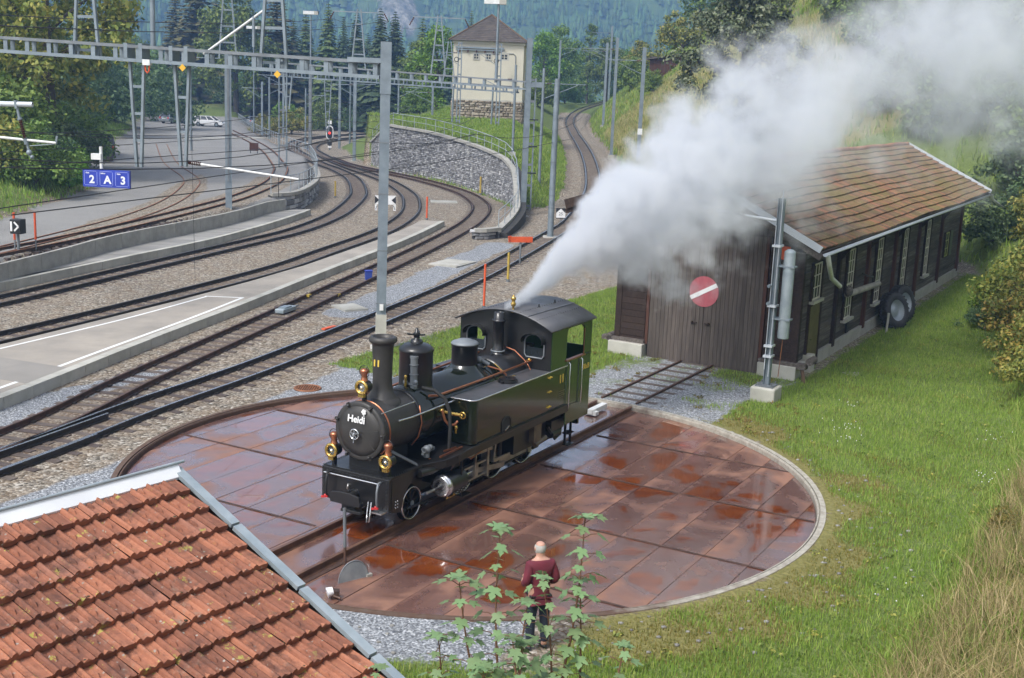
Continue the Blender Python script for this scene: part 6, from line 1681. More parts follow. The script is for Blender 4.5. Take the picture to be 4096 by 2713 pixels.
def gantry(label, a, b_, hgt, step, root=None):
    """open Vierendeel beam of two chords, panels of batten plates"""
    a, b_ = Vector(a), Vector(b_); d = (b_ - a).normalized(); L_ = (b_ - a).length
    g = thing('gantry_beam', label, 'gantry', tuple(a), math.atan2(d.y, d.x), 'gantry beams across the tracks')
    dz = (b_.z - a.z) / L_
    for yy in (-.19, .19):
        part2('top_chord', MB().bar((0, yy, 0), (L_, yy, dz * L_), .11, .10), GD if yy < 0 else G_, g)
        part2('bottom_chord', MB().bar((0, yy, -hgt), (L_, yy, dz * L_ - hgt), .12, .11), G_, g)
        n = int(L_ / step)
        for k in range(n + 1):
            x = .15 + (L_ - .3) * k / n
            MB().lohi((-.075, -.02, -hgt + .05), (.075, .02, -.05)).build('batten_plate', G_, g).location = (x, yy, dz * x)
    mb = MB()
    for k in range(int(L_ / step)): x = .15 + (L_ - .3) * k / n; mb.bar((x, -.18, dz * x - .02), (x, .18, dz * x - .02), .06, .05)
    tag(part2('cross_tie', mb, GD, g), kind='stuff')
    return g
mk = mast('tall thick H mast standing right behind the engine chimney', -4.25, 38.60, 0, 9.66, .30, rz=R(8))
part2('mast_head', MB().lohi((-.165, -.165, 8.1), (.165, .165, 9.68)), G_, mk)
for z in (1.5, 3.2, 5.0, 6.6): part2('clamp_band', MB().lohi((-.16, -.16, z), (.16, .16, z + .03)), GD, mk)
part2('foot_casing', MB().lohi((-.17, -.17, 0), (.17, .17, 1.15)), M['concrete_lt'], mk)
part2('terminal_box', MB().lohi((-.06, -.24, 1.3), (.06, -.19, 1.5)), M['white'], mk)
g1 = gantry('nearest long grey gantry beam across the upper left', (-24.5, 43.5, 9.58), (-4.40, 38.85, 9.04), .44, .80)
part2('end_bracket', MB().lohi((19.6, -.3, -.55), (20.75, .3, -.40)), G_, g1)
def on1(x):       # point on gantry 1 below picture column; x = distance along it
    return (x, 0, -.026 * x)
def along(px_x):  # world x -> distance along beam
    return (px_x + 24.5) / (20.1) * 20.63
for wx, up in ((-14.4, True), (-7.93, True)):
    x = along(wx); a_frame(g1, on1(x), 3.4, .85, .34, up=True)
    a_frame(g1, (x, 0, -.026 * x - .44), .44, .85, .85, up=True, name='frame_foot')
for wx, hz in ((-10.1, 4.15), (-7.65, 3.35)): pass
for wx, hz in ((-12.62, 3.5), (-11.05, 3.35)):
    x = along(wx); z = -.026 * x - .40; a_frame(g1, (x, 0, z), hz, .52, .17, up=False, name='drop_bracket')
    part2('drop_head', MB().lohi((x - .33, -.25, z), (x - .2, .25, z + .5)).lohi((x + .2, -.25, z), (x + .33, .25, z + .5)), G_, g1)
x = along(-12.1); part2('stay_tube', MB().tube([(x, .1, -.026 * x), (x, .1, 3.2)], .085, 8), G_, g1)
x0, x1 = along(-10.3), along(-8.25); part2('brace_tube', MB().tube([(x0, 0, -.1 - .026 * x0), (x1, 0, .95)], .04, 6), M['white_pipe'], g1)
x = along(-8.6); part2('short_post', MB().tube([(x, 0, -.2), (x, 0, .75)], .05, 6), G_, g1)
for wx in (-10.9, -7.7):
    x = along(wx); z = -.026 * x - .52
    part2('warning_plate', MB().bar((x, -.24, z - .12), (x, -.24, z + .10), .02, .01).prism([(x - .12, z - .05), (x, z - .17), (x + .12, z - .05), (x, z + .07)], .012, 'Y', -.26), M['yellow_sign'], g1)
x = along(-12.15); part2('hook_mark', MB().tube([(x - .08, -.2, -.026 * x - .55), (x - .06, -.2, -.026 * x - .75), (x, -.2, -.026 * x - .82), (x + .06, -.2, -.026 * x - .75), (x + .08, -.2, -.026 * x - .55)], .025, 6), M['signal_orange'], g1)
part2('hook_block', MB().box((x, -.2, -.026 * x - .48), (.26, .16, .18)), M['white_pipe'], g1)
# registration arm with its dark insulator below the second drop bracket
ra = thing('registration_arm', 'white registration arm with black insulator below the gantry', 'registration arm', (-10.9, 40.45, 5.55), R(-13))
MB().tube([(.1, 0, .05), (3.9, 0, -.28)], .035, 8).build('arm_tube', M['white_pipe'], ra)
insulator(ra, (-.05, 0, .06), (.45, 0, .02), 8, .075)
MB().tube([(3.2, 0, -.2), (3.2, 0, -.9)], .012, 5).build('dropper', M['black'], ra)
# platform sign 2 A 3
sg = thing('platform_sign', 'blue track sign reading 2 A 3 under the gantry', 'sign', (-13.75, 40.9, 4.92), R(-5.5))
MB().lohi((-.82, -.06, -.29), (.80, .06, .29)).build('sign_box', M['blue_sign'], sg)
M['sign_white'] = pmat('sign_white_print', (.75, .77, .8), (.7, .72, .76), 3, .4)
for x, ch in ((-.545, '2'), (-.005, 'A'), (.535, '3')):
    text_mesh(ch, .36, M['sign_white'], 'sign_character', sg, frame((x + .04, -.064, -.05), (1, 0, 0), (0, 0, 1), (0, -1, 0)), .002, .012)
    fr = MB()
    for a, b_ in (((-.22, .235), (.2, .235)), ((.22, .215), (.22, -.215)), ((.2, -.235), (-.2, -.235)), ((-.22, -.215), (-.22, .215))):
        fr.bar((x + a[0], -.063, a[1]), (x + b_[0], -.063, b_[1]), .014, .004, (0, 1, 0))
    part2('sign_border', fr, pmat('pale_blue_line', (.30, .36, .75), (.26, .31, .66), 3, .4), sg)
    text_mesh('Gleis' if ch != 'A' else 'Sektor', .062, M['sign_white'], 'sign_caption', sg, frame((x - .11, -.064, .172), (1, 0, 0), (0, 0, 1), (0, -1, 0)), .002, .002)
MB().tube([(-.20, .02, .28), (-.20, .02, 1.05)], .055, 8).build('hanger', M['white_pipe'], sg)
MB().lohi((-.50, -.1, .62), (-.16, .06, .82)).build('loudspeaker', M['white_pipe'], sg)
# second and third gantries
m2 = mast('slim H mast rising from the low side platform', -16.51, 69.73, .30, 9.4, .36, rz=R(12))
part2('pedestal', MB().lohi((-.55, -.45, -.05), (.55, .45, .12)), M['concrete_lt'], m2)
part2('cable_duct', MB().lohi((-.05, -.24, 2.2), (.05, -.2, 9)), GD, m2)
a_frame(m2, (0, 0, 9.0), 4.4, .95, .3)
mast('left one of two thick masts by the small dry stone wall', 0.36, 80.7, 0, 11.5, .32, rz=R(10)) if False else None
m3 = mast('tall dark H mast at the lower end of the meadow railing', .36, 80.68, 0, 11.5, .33, rz=R(10))
m3b = mast('slender twin channel mast just right of the tall dark mast', .72, 84.2, 0, 9.0, .34, 'twin')
for z in (2.6, 4.4, 6.2): part2('cable_clamp', MB().lohi((-.45, -.12, z), (.45, .12, z + .08)), M['black'], m3b)
part2('switch_box', MB().lohi((-.6, -.3, 8.4), (.7, .3, 8.75)), G_, m3b)
gantry('middle grey gantry beam ending at the tall dark mast', (-17.2, 84.6, 9.35), (.55, 80.9, 8.72), .46, 1.0)
g3 = gantry('farthest grey gantry beam crossing before the tower house', (-23.5, 116.8, 8.85), (-.4, 96.0, 8.35), .42, 1.15)
mast('twin channel mast at the yard edge behind the railing', -19.6, 101.8, 1, 7.7, .62, 'twin', foot=False)
# white lamp boards on tall poles
def lamp_pole(label, x, y, z, h, w=.16, bd=1.25, kind='tube', off=0.0):
    r = thing('yard_lamp', label, 'lamp', (x, y, z), 0, 'tall yard lamps')
    part2('pole', MB().cyl((0, 0, 0), (0, 0, h), w / 2, w / 2 * .7, 8), G_, r)
    hd = part2('lamp_head', MB().lohi((-bd * .62 + off, -.2, h), (bd * .62 + off, .2, h + .35)), M['white_pipe'], r)
    part2('lamp_cover', MB().lohi((bd * .62 - .45 + off, -.21, h - .01), (bd * .62 + off, .21, h + .36)), M['concrete_lt'], hd)
    return r
lamp_pole('white lamp board on a pole in front of the tower house roof', -1.75, 81.3, 8.6, 4.95, .2, 1.15, off=-.22)
lp2 = lamp_pole('white lamp board on the thick mast beside the yard railing', -23.09, 135.5, 1, 14.0, .24, 1.3)
part2('lower_mast', MB().lohi((-.16, -.16, 0), (.16, .16, 8.6)), GD, lp2)
lamp_pole('leftmost white lamp board on a slim pole before the pines', -34.66, 160.5, 1, 13.1, .2, 1.45)
# other masts
mm = mast('thick grey mast beside the track by the black and white number board', 1.95, 70.04, 0, 8.95, .375, 'tube')
for z in (1.7, 2.4, 4.3): part2('clamp_band', MB().cyl((0, 0, z), (0, 0, z + .03), .195, n=12), GD, mm)
for lb, x, y, z, h, w, a in (('grey mast in the meadow right of the tower house', 1.55, 92.5, 1.2, 8.6, .25, .1), ('grey mast standing before the right half of the tower house', -.56, 95.6, 3.4, 6.6, .22, 2.9),
                             ('thin mast where the hill track vanishes round the bend', 5.4, 187, 4.2, 11.0, .28, .0), ('mast on the right of the hill track bend', 10.6, 160, 3.8, 10.4, .3, 3.0),
                             ('thin mast with a white band far up the hill track', 13.9, 200, 6.2, 12.0, .3, 3.1), ('second mast on the right of the hill track', 8.9, 120, 2.2, 11.1, .27, 3.0),
                             ('nearest mast on the dry grass slope with white number plate', 10.1, 105, 2.4, 9.6, .3, 3.05)):
    r_ = mast(lb, x, y, z, h, w, 'tube' if w < .27 else 'h')
    arm(r_, h - 1.1, 3.2, a + math.pi * .0 if a > 1 else a)
    if 'number plate' in lb: part2('number_plate', MB().lohi((-.2, -.19, 2.4), (.2, -.165, 2.9)), M['white'], r_)
for k, (x, y) in enumerate(((-5.93, 116.4), (-2.24, 116.4))):
    z = float(height(np.array(x), np.array(y)))
    r_ = mast(('left' if k == 0 else 'right') + ' lattice mast carrying tension weights before the tower house', x, y, z, 12.2 - z, .30, 'twin')
    part2('tension_weight', MB().cyl((-.55, -.1, .2), (-.5, -.1, 3.6), .08, n=8), M['galv'], r_)
    part2('pulley', MB().torus((-.3, -.1, 6.0), .2, .04, 'Y', 14, 5), M['black'], r_)
    arm(r_, 6.6, 2.2, math.pi, True, True)
for lb, x, y, h, w in (('grey pole by the brown track box on the siding yard', -31.71, 118.82, 9.6, .22), ('mast on a concrete block beside the green mound', -54.4, 178, 10.5, .4)):
    r_ = mast(lb, x, y, 1.0, h, w, 'tube'); arm(r_, h - .8, 3, R(-8), True, True)
DG = [('first thin mast behind the yard railing from the left', -31.4, 150, 1.2, 6.4, .22), ('second thin mast behind the yard railing with an arm', -29.9, 147, 1.0, 7.2, .26), ('third thin mast behind the yard railing', -29.2, 152, 1.0, 8.2, .22),
      ('short mast left of the red signal', -25.6, 147, 0, 7.1, .22), ('mast right of the red signal carrying cantilevers', -22.0, 150, 0, 8.9, .28), ('thin mast between the far tracks', -21.0, 152, 0, 8.6, .24),
      ('mast with pale foot standing in the small grass patch', -17.2, 128, 0, 8.6, .32), ('short mast at the left end of the meadow', -14.0, 141, 3.3, 5.2, .24), ('small mast beyond the left corner of the meadow', -10.2, 142, 4.4, 3.6, .24)]
for i, (lb, x, y, z, h, w) in enumerate(DG):
    r_ = mast(lb, x, y, z, h, w, 'tube' if i % 2 else 'h', foot=(i == 6)); arm(r_, h - .8, 2.6 + .3 * (i % 3), R(-10 if i % 2 else 172), True, True)
# lattice frames carrying feeder wires above the far gantries, and hanging brackets
fr = thing('feeder_frames', 'slim lattice frames standing on the far gantry beams', 'lattice frames')
fr.location = (0, 0, 0)
for x, y, z, h in ((-11.0, 83.3, 9.1, 3.9), (-5.6, 82.2, 8.95, 3.8), (-6.0, 101.0, 8.5, 3.2)): a_frame(fr, (x, y, z), h, .95, .22)
for x, y, z, h in ((-17.4, 111.3, 8.2, 4.6), (-15.9, 84.3, 8.85, 2.6)): a_frame(fr, (x, y, z), h, .62, .2, up=False)
for x, y, z, h in ((-11.0, 83.3, 12.8, 0), (-5.6, 82.2, 12.6, 0)):
    part2('crossarm', MB().bar((x - 1.7, y, z), (x + 1.7, y, z), .06, .07), G_, fr)
    for sd in (-1, 1): insulator(fr, (x + sd * 1.65, y, z), (x + sd * 1.95, y, z - .55), 5, .06)
# near cantilever at the left edge
cn = thing('cantilever_arm', 'thick tube arm with ribbed insulator at the left edge', 'cantilever arm', (-11.06, 28, 7.67), 0)
MB().tube([(-3.4, 0, -.05), (0, 0, 0)], .058, 12).build('arm_tube', M['zinc'], cn)
MB().cyl((0, 0, 0), (-.02, 0, 0), .045, n=12).build('tube_bore', M['black'], cn)
insulator(cn, (-.30, 0, -.32), (-.20, 0, -.78), 9, .062)
MB().cyl((-.36, 0, -.05), (-.30, 0, -.36), .035, n=8).cyl((-.31, 0, -.3), (-.295, 0, -.36), .055, n=10).cyl((-.20, 0, -.76), (-.17, 0, -.9), .05, n=10).bar((-.38, 0, .08), (-.36, 0, -.1), .05, .12).build('suspension_clamp', M['galv'], cn)
MB().tube([(-3.0, 0, -.62), (-.17, 0, -.80), (.5, 0, -.84)], .03, 8).build('steady_tube', M['white_pipe'], cn)
MB().tube([(-.17, 0, -.85), (-.1, 0, -1.15)], .03, 6).ball((-.12, 0, -1.08), .07, 8, 5).ball((-.06, 0, -1.18), .05, 8, 5).bar((.5, 0, -.85), (.53, 0, -.68), .04).build('wire_clip', M['galv'], cn)
MB().tube([(.45, 0, -.87), (-.1, 0, -.93)], .012, 5).build('light_stay', M['galv'], cn)
MB().lohi((-3.6, -.18, -7.7), (-3.25, .18, .6)).build('column', G_, cn)
# tensioned wires
M['wire'] = pmat('dark_catenary_wire', (.045, .045, .05), (.03, .03, .034), 3, .5, .5)
def wire(label, pts, sag, r=.014):
    P = []
    for a, b_ in zip(pts[:-1], pts[1:]):
        a, b_ = Vector(a), Vector(b_)
        for t in np.linspace(0, 1, 9)[:-1]:
            p = a + (b_ - a) * float(t); p.z -= sag * 4 * t * (1 - t); P.append(p)
    P.append(Vector(pts[-1])); o = MB().tube(P, r, 5).build('catenary_wire', M['wire']); tag(o, label, 'wire', 'overhead wires of the yard'); return o
def off(C, i, dz): return (C[i][0], C[i][1], dz)
wire('contact wire over the bright railed hill track', [off(T1C, i, 5.4 + np.interp(T1C[i][1], *T1Z)) for i in (1, 4, 6, 8, 11, 14, 17)], .0)
wire('catenary wire sagging over the bright railed hill track', [off(T1C, i, 6.4 + np.interp(T1C[i][1], *T1Z)) for i in (1, 5, 8, 12, 17)], .5)
wire('contact wire over the near side of the island platform', [off(T2C, i, 5.4) for i in (1, 4, 6, 8, 11, 13)], .0)
wire('catenary wire sagging above the near platform track', [off(T2C, i, 6.5) for i in (1, 5, 8, 13)], .6)
wire('contact wire over the far side of the island platform', [off(T3C, i, 5.4) for i in (1, 3, 6, 9, 12, 15)], .0)
wire('catenary wire sagging above the far platform track', [off(T3C, i, 6.6) for i in (1, 4, 9, 15)], .6)
wire('contact wire over the track by the side platform', [off(T4C, i, 5.4) for i in (0, 3, 6, 9, 13)], .0)
wire('catenary wire sagging above the side platform track', [off(T4C, i, 6.6) for i in (0, 4, 9, 13)], .6)
wire('upper feeder wire crossing the mountain view', [(-11.5, 20, 9.2), (-9.3, 83, 12.3), (-12, 150, 15), (-14, 230, 17)], .5, .014)
wire('second feeder wire beside the upper one', [(-16, 20, 9.6), (-12.7, 83, 12.3), (-18, 150, 15.5)], .5, .014)
wire('lower cross wire spanning the siding yard', [(-26, 50, 6.0), (-13, 66, 5.4), (-2, 76, 5.0)], .25)
wire('thin hanging feeder loop near the island platform', [(-12.8, 48, 6.3), (-12.6, 47.5, .4)], .0, .008)
# ------------------------------------------------------------------ mast by the shed with its tension tube
x, y = W2(10.72, -3.33)
mk = mast('grey mast on a pale concrete block in front of the shed', x, y, .42, 5.35, .175, 'h', TTH, foot=False)
MB().prism([(-.36, -.36), (.36, -.36), (.36, .36), (-.36, .36)], .62, 'Z', -.62).build('foundation', M['concrete_lt'], mk, bevel=.05)
part2('base_plate', MB().lohi((-.26, -.26, 0), (.26, .26, .04)), GD, mk)
mb = MB()
for sx in (-1, 1):
    for sy in (-1, 1): mb.cyl((sx * .2, sy * .2, .04), (sx * .2, sy * .2, .12), .025, n=6)
part2('anchor_bolt', mb, GD, mk)
part2('tension_tube', MB().lathe([(.001, 1.42), (.155, 1.42), (.16, 1.45), (.16, 3.86), (.15, 3.9), (.08, 3.95), (.001, 3.96)], (.06, -.34, 0), 'Z', 20), M['zinc_old'], mk)
for z in (1.95, 3.45): part2('tube_strap', MB().lohi((-.1, -.53, z), (.22, .0, z + .04)), G_, mk)
part2('weight_wire', MB().tube([(.06, -.34, 1.42), (.05, -.3, .3)], .012, 5), M['rail_orange'], mk)
part2('cable_rods', MB().tube([(-.13, -.06, .3), (-.13, -.06, 5.6)], .012, 5).tube([(-.15, .06, .5), (-.15, .06, 4.6)], .012, 5), M['zinc'], mk)
for z in (.85, 1.15, 2.3, 4.0): part2('rod_clip', MB().lohi((-.19, -.12, z), (.14, .12, z + .06)), M['zinc'], mk)
part2('clamp_bolt', MB().cyl((-.25, .1, 2.9), (.0, .1, 2.9), .05, n=8).cyl((-.22, .1, 2.4), (.0, .1, 2.4), .05, n=8), G_, mk)
part2('cross_arm', MB().tube([(0, .1, 4.72), (0, 1.9, 4.85)], .04, 8), M['zinc'], mk)
insulator(mk, (0, 1.0, 4.79), (0, 1.4, 4.82), 5, .07)
og = tag(MB().prism([(-.16, -.22), (.16, -.16), (.19, .22), (-.19, .22)], .05, 'X', -.02).build('notice_board', M['signal_orange']), 'bright orange board on the shed front beside the grey mast', 'sign')
og.location = W2(13.72, -2.62) + (3.86,); og.rotation_euler = (0, 0, TTH)
# ------------------------------------------------------------------ small signals and posts
def post(label, x, y, h, mat, cat='marker post', group=None, r=.035, z=0.0, lower=None):
    p = thing('marker_post', label, cat, (x, y, z), 0, group)
    if lower:
        part2('lower_post', MB().cyl((0, 0, 0), (0, 0, h * .52), r * .7, n=8), M[lower], p); part2('orange_sleeve', MB().cyl((0, 0, h * .5), (0, 0, h), r, n=8), M[mat], p)
        part2('socket', MB().cyl((0, 0, 0), (0, 0, .35), r * 1.2, n=8), M['black'], p)
    else:
        part2('staff', MB().cyl((0, 0, 0), (0, 0, h), r, n=8), M[mat], p); part2('socket', MB().cyl((0, 0, 0), (0, 0, .12), r * 1.5, n=8), M['galv_dark'], p)
post('left one of two orange topped stakes by the dwarf signal', -20.75, 50.1, 2.25, 'signal_orange', lower='galv_dark', z=.3, r=.05)
post('right one of two orange topped stakes by the dwarf signal', -20.0, 50.4, 2.25, 'signal_orange', lower='galv_dark', z=.3, r=.05)
post('orange stake at the tip of the island platform', -5.66, 76.4, 1.45, 'signal_orange', r=.055)
post('tall orange stake between the hill track and the steam engine cab', -1.14, 46.5, 1.75, 'signal_orange', r=.045)
post('yellow stake just left of the plume of steam', -.29, 53.3, 1.3, 'yellow', r=.055)
post('faded yellow stake against the stone retaining wall', -2.95, 95.6, 1.4, 'yellow', r=.08)
post('short orange stake at the corner of the dry stone wall', -13.2, 88.3, 1.2, 'yellow', r=.06)
tb = thing('track_board', 'orange T shaped board on a dark post beside the hill track', 'signal board', (.24, 59.0, 0), R(15))
MB().lohi((-.62, -.03, 1.05), (.58, .03, 1.32)).prism([(-.62, 1.05), (-.5, 1.05), (-.5, 1.36), (-.66, 1.34)], .06, 'Y', -.03).build('board', M['signal_orange'], tb); MB().cyl((0, .05, 0), (0, .05, 1.2), .05, n=8).build('post', M['galv_dark'], tb)
# dwarf signal
ds = thing('dwarf_signal', 'small black lantern signal with white arrow on the side platform', 'signal', (-20.4, 49.6, .30), R(-12))
MB().lohi((-1.0, -.35, 0), (1.1, .35, .05)).build('base_plate', M['zinc_old'], ds)
MB().lohi((-.24, -.2, 1.45), (.26, .2, 2.05)).build('lantern', M['black'], ds, bevel=.03)
MB().bar((-.02, -.21, 1.94), (.17, -.21, 1.76), .07, .01, (0, 1, 0)).bar((.17, -.21, 1.76), (-.02, -.21, 1.58), .07, .01, (0, 1, 0)).lohi((-.20, -.215, 1.56), (-.11, -.205, 1.96)).build('arrow_mark', M['white'], ds)
MB().cyl((0, 0, .05), (0, 0, 1.45), .06, n=8).lohi((-.14, -.14, .05), (.14, .14, .6)).build('post', M['galv_dark'], ds)
MB().ball((-.75, 0, .42), .19, 12, 8).bar((-.75, 0, .05), (-.75, 0, .4), .08).bar((-.75, 0, .3), (-.3, 0, .1), .05).build('lever_weight', M['galv'], ds)
# main signal with a red light
ms = thing('main_signal', 'white edged black signal head showing a red light', 'signal', (-22.6, 146.4, 0), R(3))
MB().cyl((0, 0, 0), (0, 0, 3.4), .09, n=8).build('post', G_, ms)
def oval(w, h, n=10):
    return [(w * math.cos(t), h * .5 - w + w * math.sin(t)) for t in np.linspace(0, math.pi, n)] + [(w * math.cos(t), -h * .5 + w + w * math.sin(t)) for t in np.linspace(math.pi, 2 * math.pi, n)]
MB().prism([(a, b_ + 2.05) for a, b_ in oval(.42, 1.65)], .06, 'Y', -.18).build('shield', M['signal_white'], ms)
MB().prism([(a, b_ + 2.05) for a, b_ in oval(.31, 1.42)], .05, 'Y', -.24).build('signal_face', M['black'], ms)
rl = bpy.data.materials.new('lit_red_lamp'); rl.use_nodes = True; b = rl.node_tree.nodes['Principled BSDF']; b.inputs['Base Color'].default_value = (.6, .03, .02, 1); b.inputs['Emission Color'].default_value = (1, .05, .03, 1); b.inputs['Emission Strength'].default_value = .8
MB().cyl((0, -.27, 2.0), (0, -.23, 2.0), .15, n=14).build('red_light', rl, ms)
for z in (2.42, 1.6): MB().cyl((0, -.26, z), (0, -.23, z), .11, n=12).build('dark_lens', M['glass_dark'], ms)
MB().lohi((-.26, -.2, .55), (.26, -.1, 1.0)).build('number_plate', M['black'], ms)
MB().lohi((-.22, -.2, 3.05), (.22, -.1, 3.45)).build('top_plate', M['white'], ms)
MB().lohi((-.2, -.2, .25), (.2, -.1, .45)).build('name_plate', M['white'], ms)
# speed board with a gable shaped white field
sb_ = thing('speed_board', 'black board with white house shape numbered 25', 'signal board', (2.75, 77.0, 0), R(5))
MB().lohi((-.30, 0, .36), (.30, .04, 1.02)).build('board', M['black'], sb_)
MB().prism([(-.29, .42), (.29, .42), (.29, .72), (0, 1.0), (-.29, .72)], .012, 'Y', -.012).build('white_field', M['white'], sb_)
text_mesh('25', .27, M['galv_dark'], 'numeral', sb_, frame((0, -.016, .66), (1, 0, 0), (0, 0, 1), (0, -1, 0)), .002, .004)
MB().cyl((0, .06, 0), (0, .06, .9), .04, n=8).build('post', M['galv_dark'], sb_)
# crossed board behind the big mast
xb = thing('shunting_board', 'black and white hourglass board half hidden by the big mast', 'signal board', (-8.2, 76.0, 0), R(6))
MB().lohi((-.68, 0, .9), (.62, .04, 1.45)).build('board', M['white'], xb)
for s_ in (-1, 1): MB().prism([(-.03 + s_ * .65, .93), (-.03 + s_ * .65, 1.42), (-.03 + s_ * .38, 1.17)][::s_], .012, 'Y', -.012).build('black_wedge', M['black'], xb)
for s_ in (-1, 1):
    MB().lohi((-.03 + s_ * .65 - .15 * (s_ > 0), 0, .52), (-.03 + s_ * .65 + .15 * (s_ < 0), .03, .88)).build('side_plate', M['white'], xb)
    MB().bar((-.03 + s_ * .60, -.006, .58), (-.03 + s_ * .52, -.006, .82), .05, .01, (0, 1, 0)).build('slash', M['galv_dark'], xb)
MB().cyl((-.03, .08, 0), (-.03, .08, 1.3), .04, n=8).build('post', M['galv_dark'], xb)
# bits lying on the tracks
bb = thing('track_box', 'small blue box beside the rail behind the big mast', 'equipment box', (-6.3, 52.0, 0), R(20))
MB().lohi((-.14, -.1, .05), (.14, .1, .42)).build('box', pmat('blue_box', (.035, .07, .33), (.03, .05, .26), 3, .5), bb); MB().lohi((-.16, -.12, .42), (.16, .12, .46)).build('lid', M['blue_sign'], bb); MB().lohi((-.05, -.05, -.05), (.05, .05, .05)).build('foot', M['black'], bb)
pm = thing('point_machine', 'grey green point machine between the brown rails', 'point machine', (-8.35, 44.0, .05), R(72))
MB().lohi((-.5, -.18, 0), (.5, .18, .16)).build('casing', M['zinc_old'], pm, bevel=.03); MB().lohi((-.3, -.14, .16), (.2, .14, .20)).build('cover', M['galv'], pm); MB().tube([(.5, 0, .08), (.95, 0, .08)], .03, 6).build('drive_rod', M['galv_dark'], pm)
for k, (x, y) in enumerate(((-8.05, 47.2), (-6.95, 47.6))):
    c = thing('wheel_sensor', ('left' if k == 0 else 'right') + ' small yellow wheel sensor clipped to the brown rails', 'sensor', (x, y, .06), R(72)); MB().lohi((-.1, -.06, 0), (.1, .06, .1)).build('housing', M['yellow'], c); MB().lohi((-.05, -.1, 0), (.05, -.06, .05)).build('clip', M['black'], c)
op = tag(MB().lohi((-.34, -.07, 0), (.34, .07, .05)).build('skid', M['signal_orange']), 'small orange skid lying between the two nearest tracks', 'brake shoe'); op.location = (-6.35, 41.4, .02); op.rotation_euler = (0, 0, R(62))
# lever with its disc on the turntable edge
lv = thing('turntable_lever', 'long thin upright turntable lever beside the front of the engine', 'lever', (-2.80, 20.42, DZ))
MB().tube([(0, 0, 0), (-.03, .02, 1.22)], .026, 8).build('lever_rod', M['rail_rust'], lv); MB().tube([(-.015, .01, .5), (-.03, .02, 1.22)], .03, 8).build('grip', M['galv_dark'], lv)
dg = thing('lever_quadrant', 'half round grey notched plate standing on the deck', 'quadrant', (-2.62, 20.15, DZ), R(38))
dg.scale = (.62, .62, .85)
MB().prism([(.46 * math.cos(t) * 1.05, .40 * math.sin(t)) for t in np.linspace(0, math.pi, 16)], .03, 'Y', -.015).build('plate', M['zinc_old'], dg)
MB().tube([(.48 * math.cos(t), 0, .42 * math.sin(t)) for t in np.linspace(0, math.pi, 16)], .018, 6).build('rim', M['galv_dark'], dg); MB().lohi((.42, -.06, 0), (.60, .06, .06)).build('foot', M['concrete_lt'], dg)
wl2 = thing('hand_lamp', 'small round white lamp by the roof edge on the deck', 'lamp', (-2.95, 19.30, DZ + .02))
wl2.scale = (.6, .6, .6)
MB().cyl((0, 0, .16), (.16, .06, .2), .15, .12, 14).build('lamp_glass', M['signal_white'], wl2); MB().box((.22, .06, .12), (.22, .2, .22)).tube([(.1, 0, .1), (.4, -.1, .05)], .04, 6).build('bracket', M['rail_rust'], wl2)
tbx = thing('notice_stand', 'small dark red board standing on the siding yard', 'board', (-25.6, 118.5, 1.0), R(4))
MB().lohi((-.42, 0, .25), (.42, .06, 1.0)).build('board', M['red_wood'], tbx); MB().lohi((-.36, .06, 0), (-.3, .1, .9)).lohi((.3, .06, 0), (.36, .1, .9)).build('legs', M['black'], tbx)
rp = thing('ramp', 'narrow bare concrete ramp strip on the siding yard', 'ramp', (-36.2, 141, 1.0), R(48))
for k in range(7): MB().lohi((-2.8 + k * 1.6, -.9, 0), (-1.24 + k * 1.6, .9, .07)).build('slab', M['concrete_lt'], rp)
tpk = thing('timber_stack', 'dark stack of old sleepers beside the parked van', 'timber stack', (-34.9, 100.5, 1.0), R(8))
for lay in range(3):
    for k in range(5): o = link(bpy.data.objects.new('sleeper', sl_me), tpk); o.location = (0, -.6 + k * .3, .1 + lay * .2); o.scale = (1.55, 1.2, 1.6)
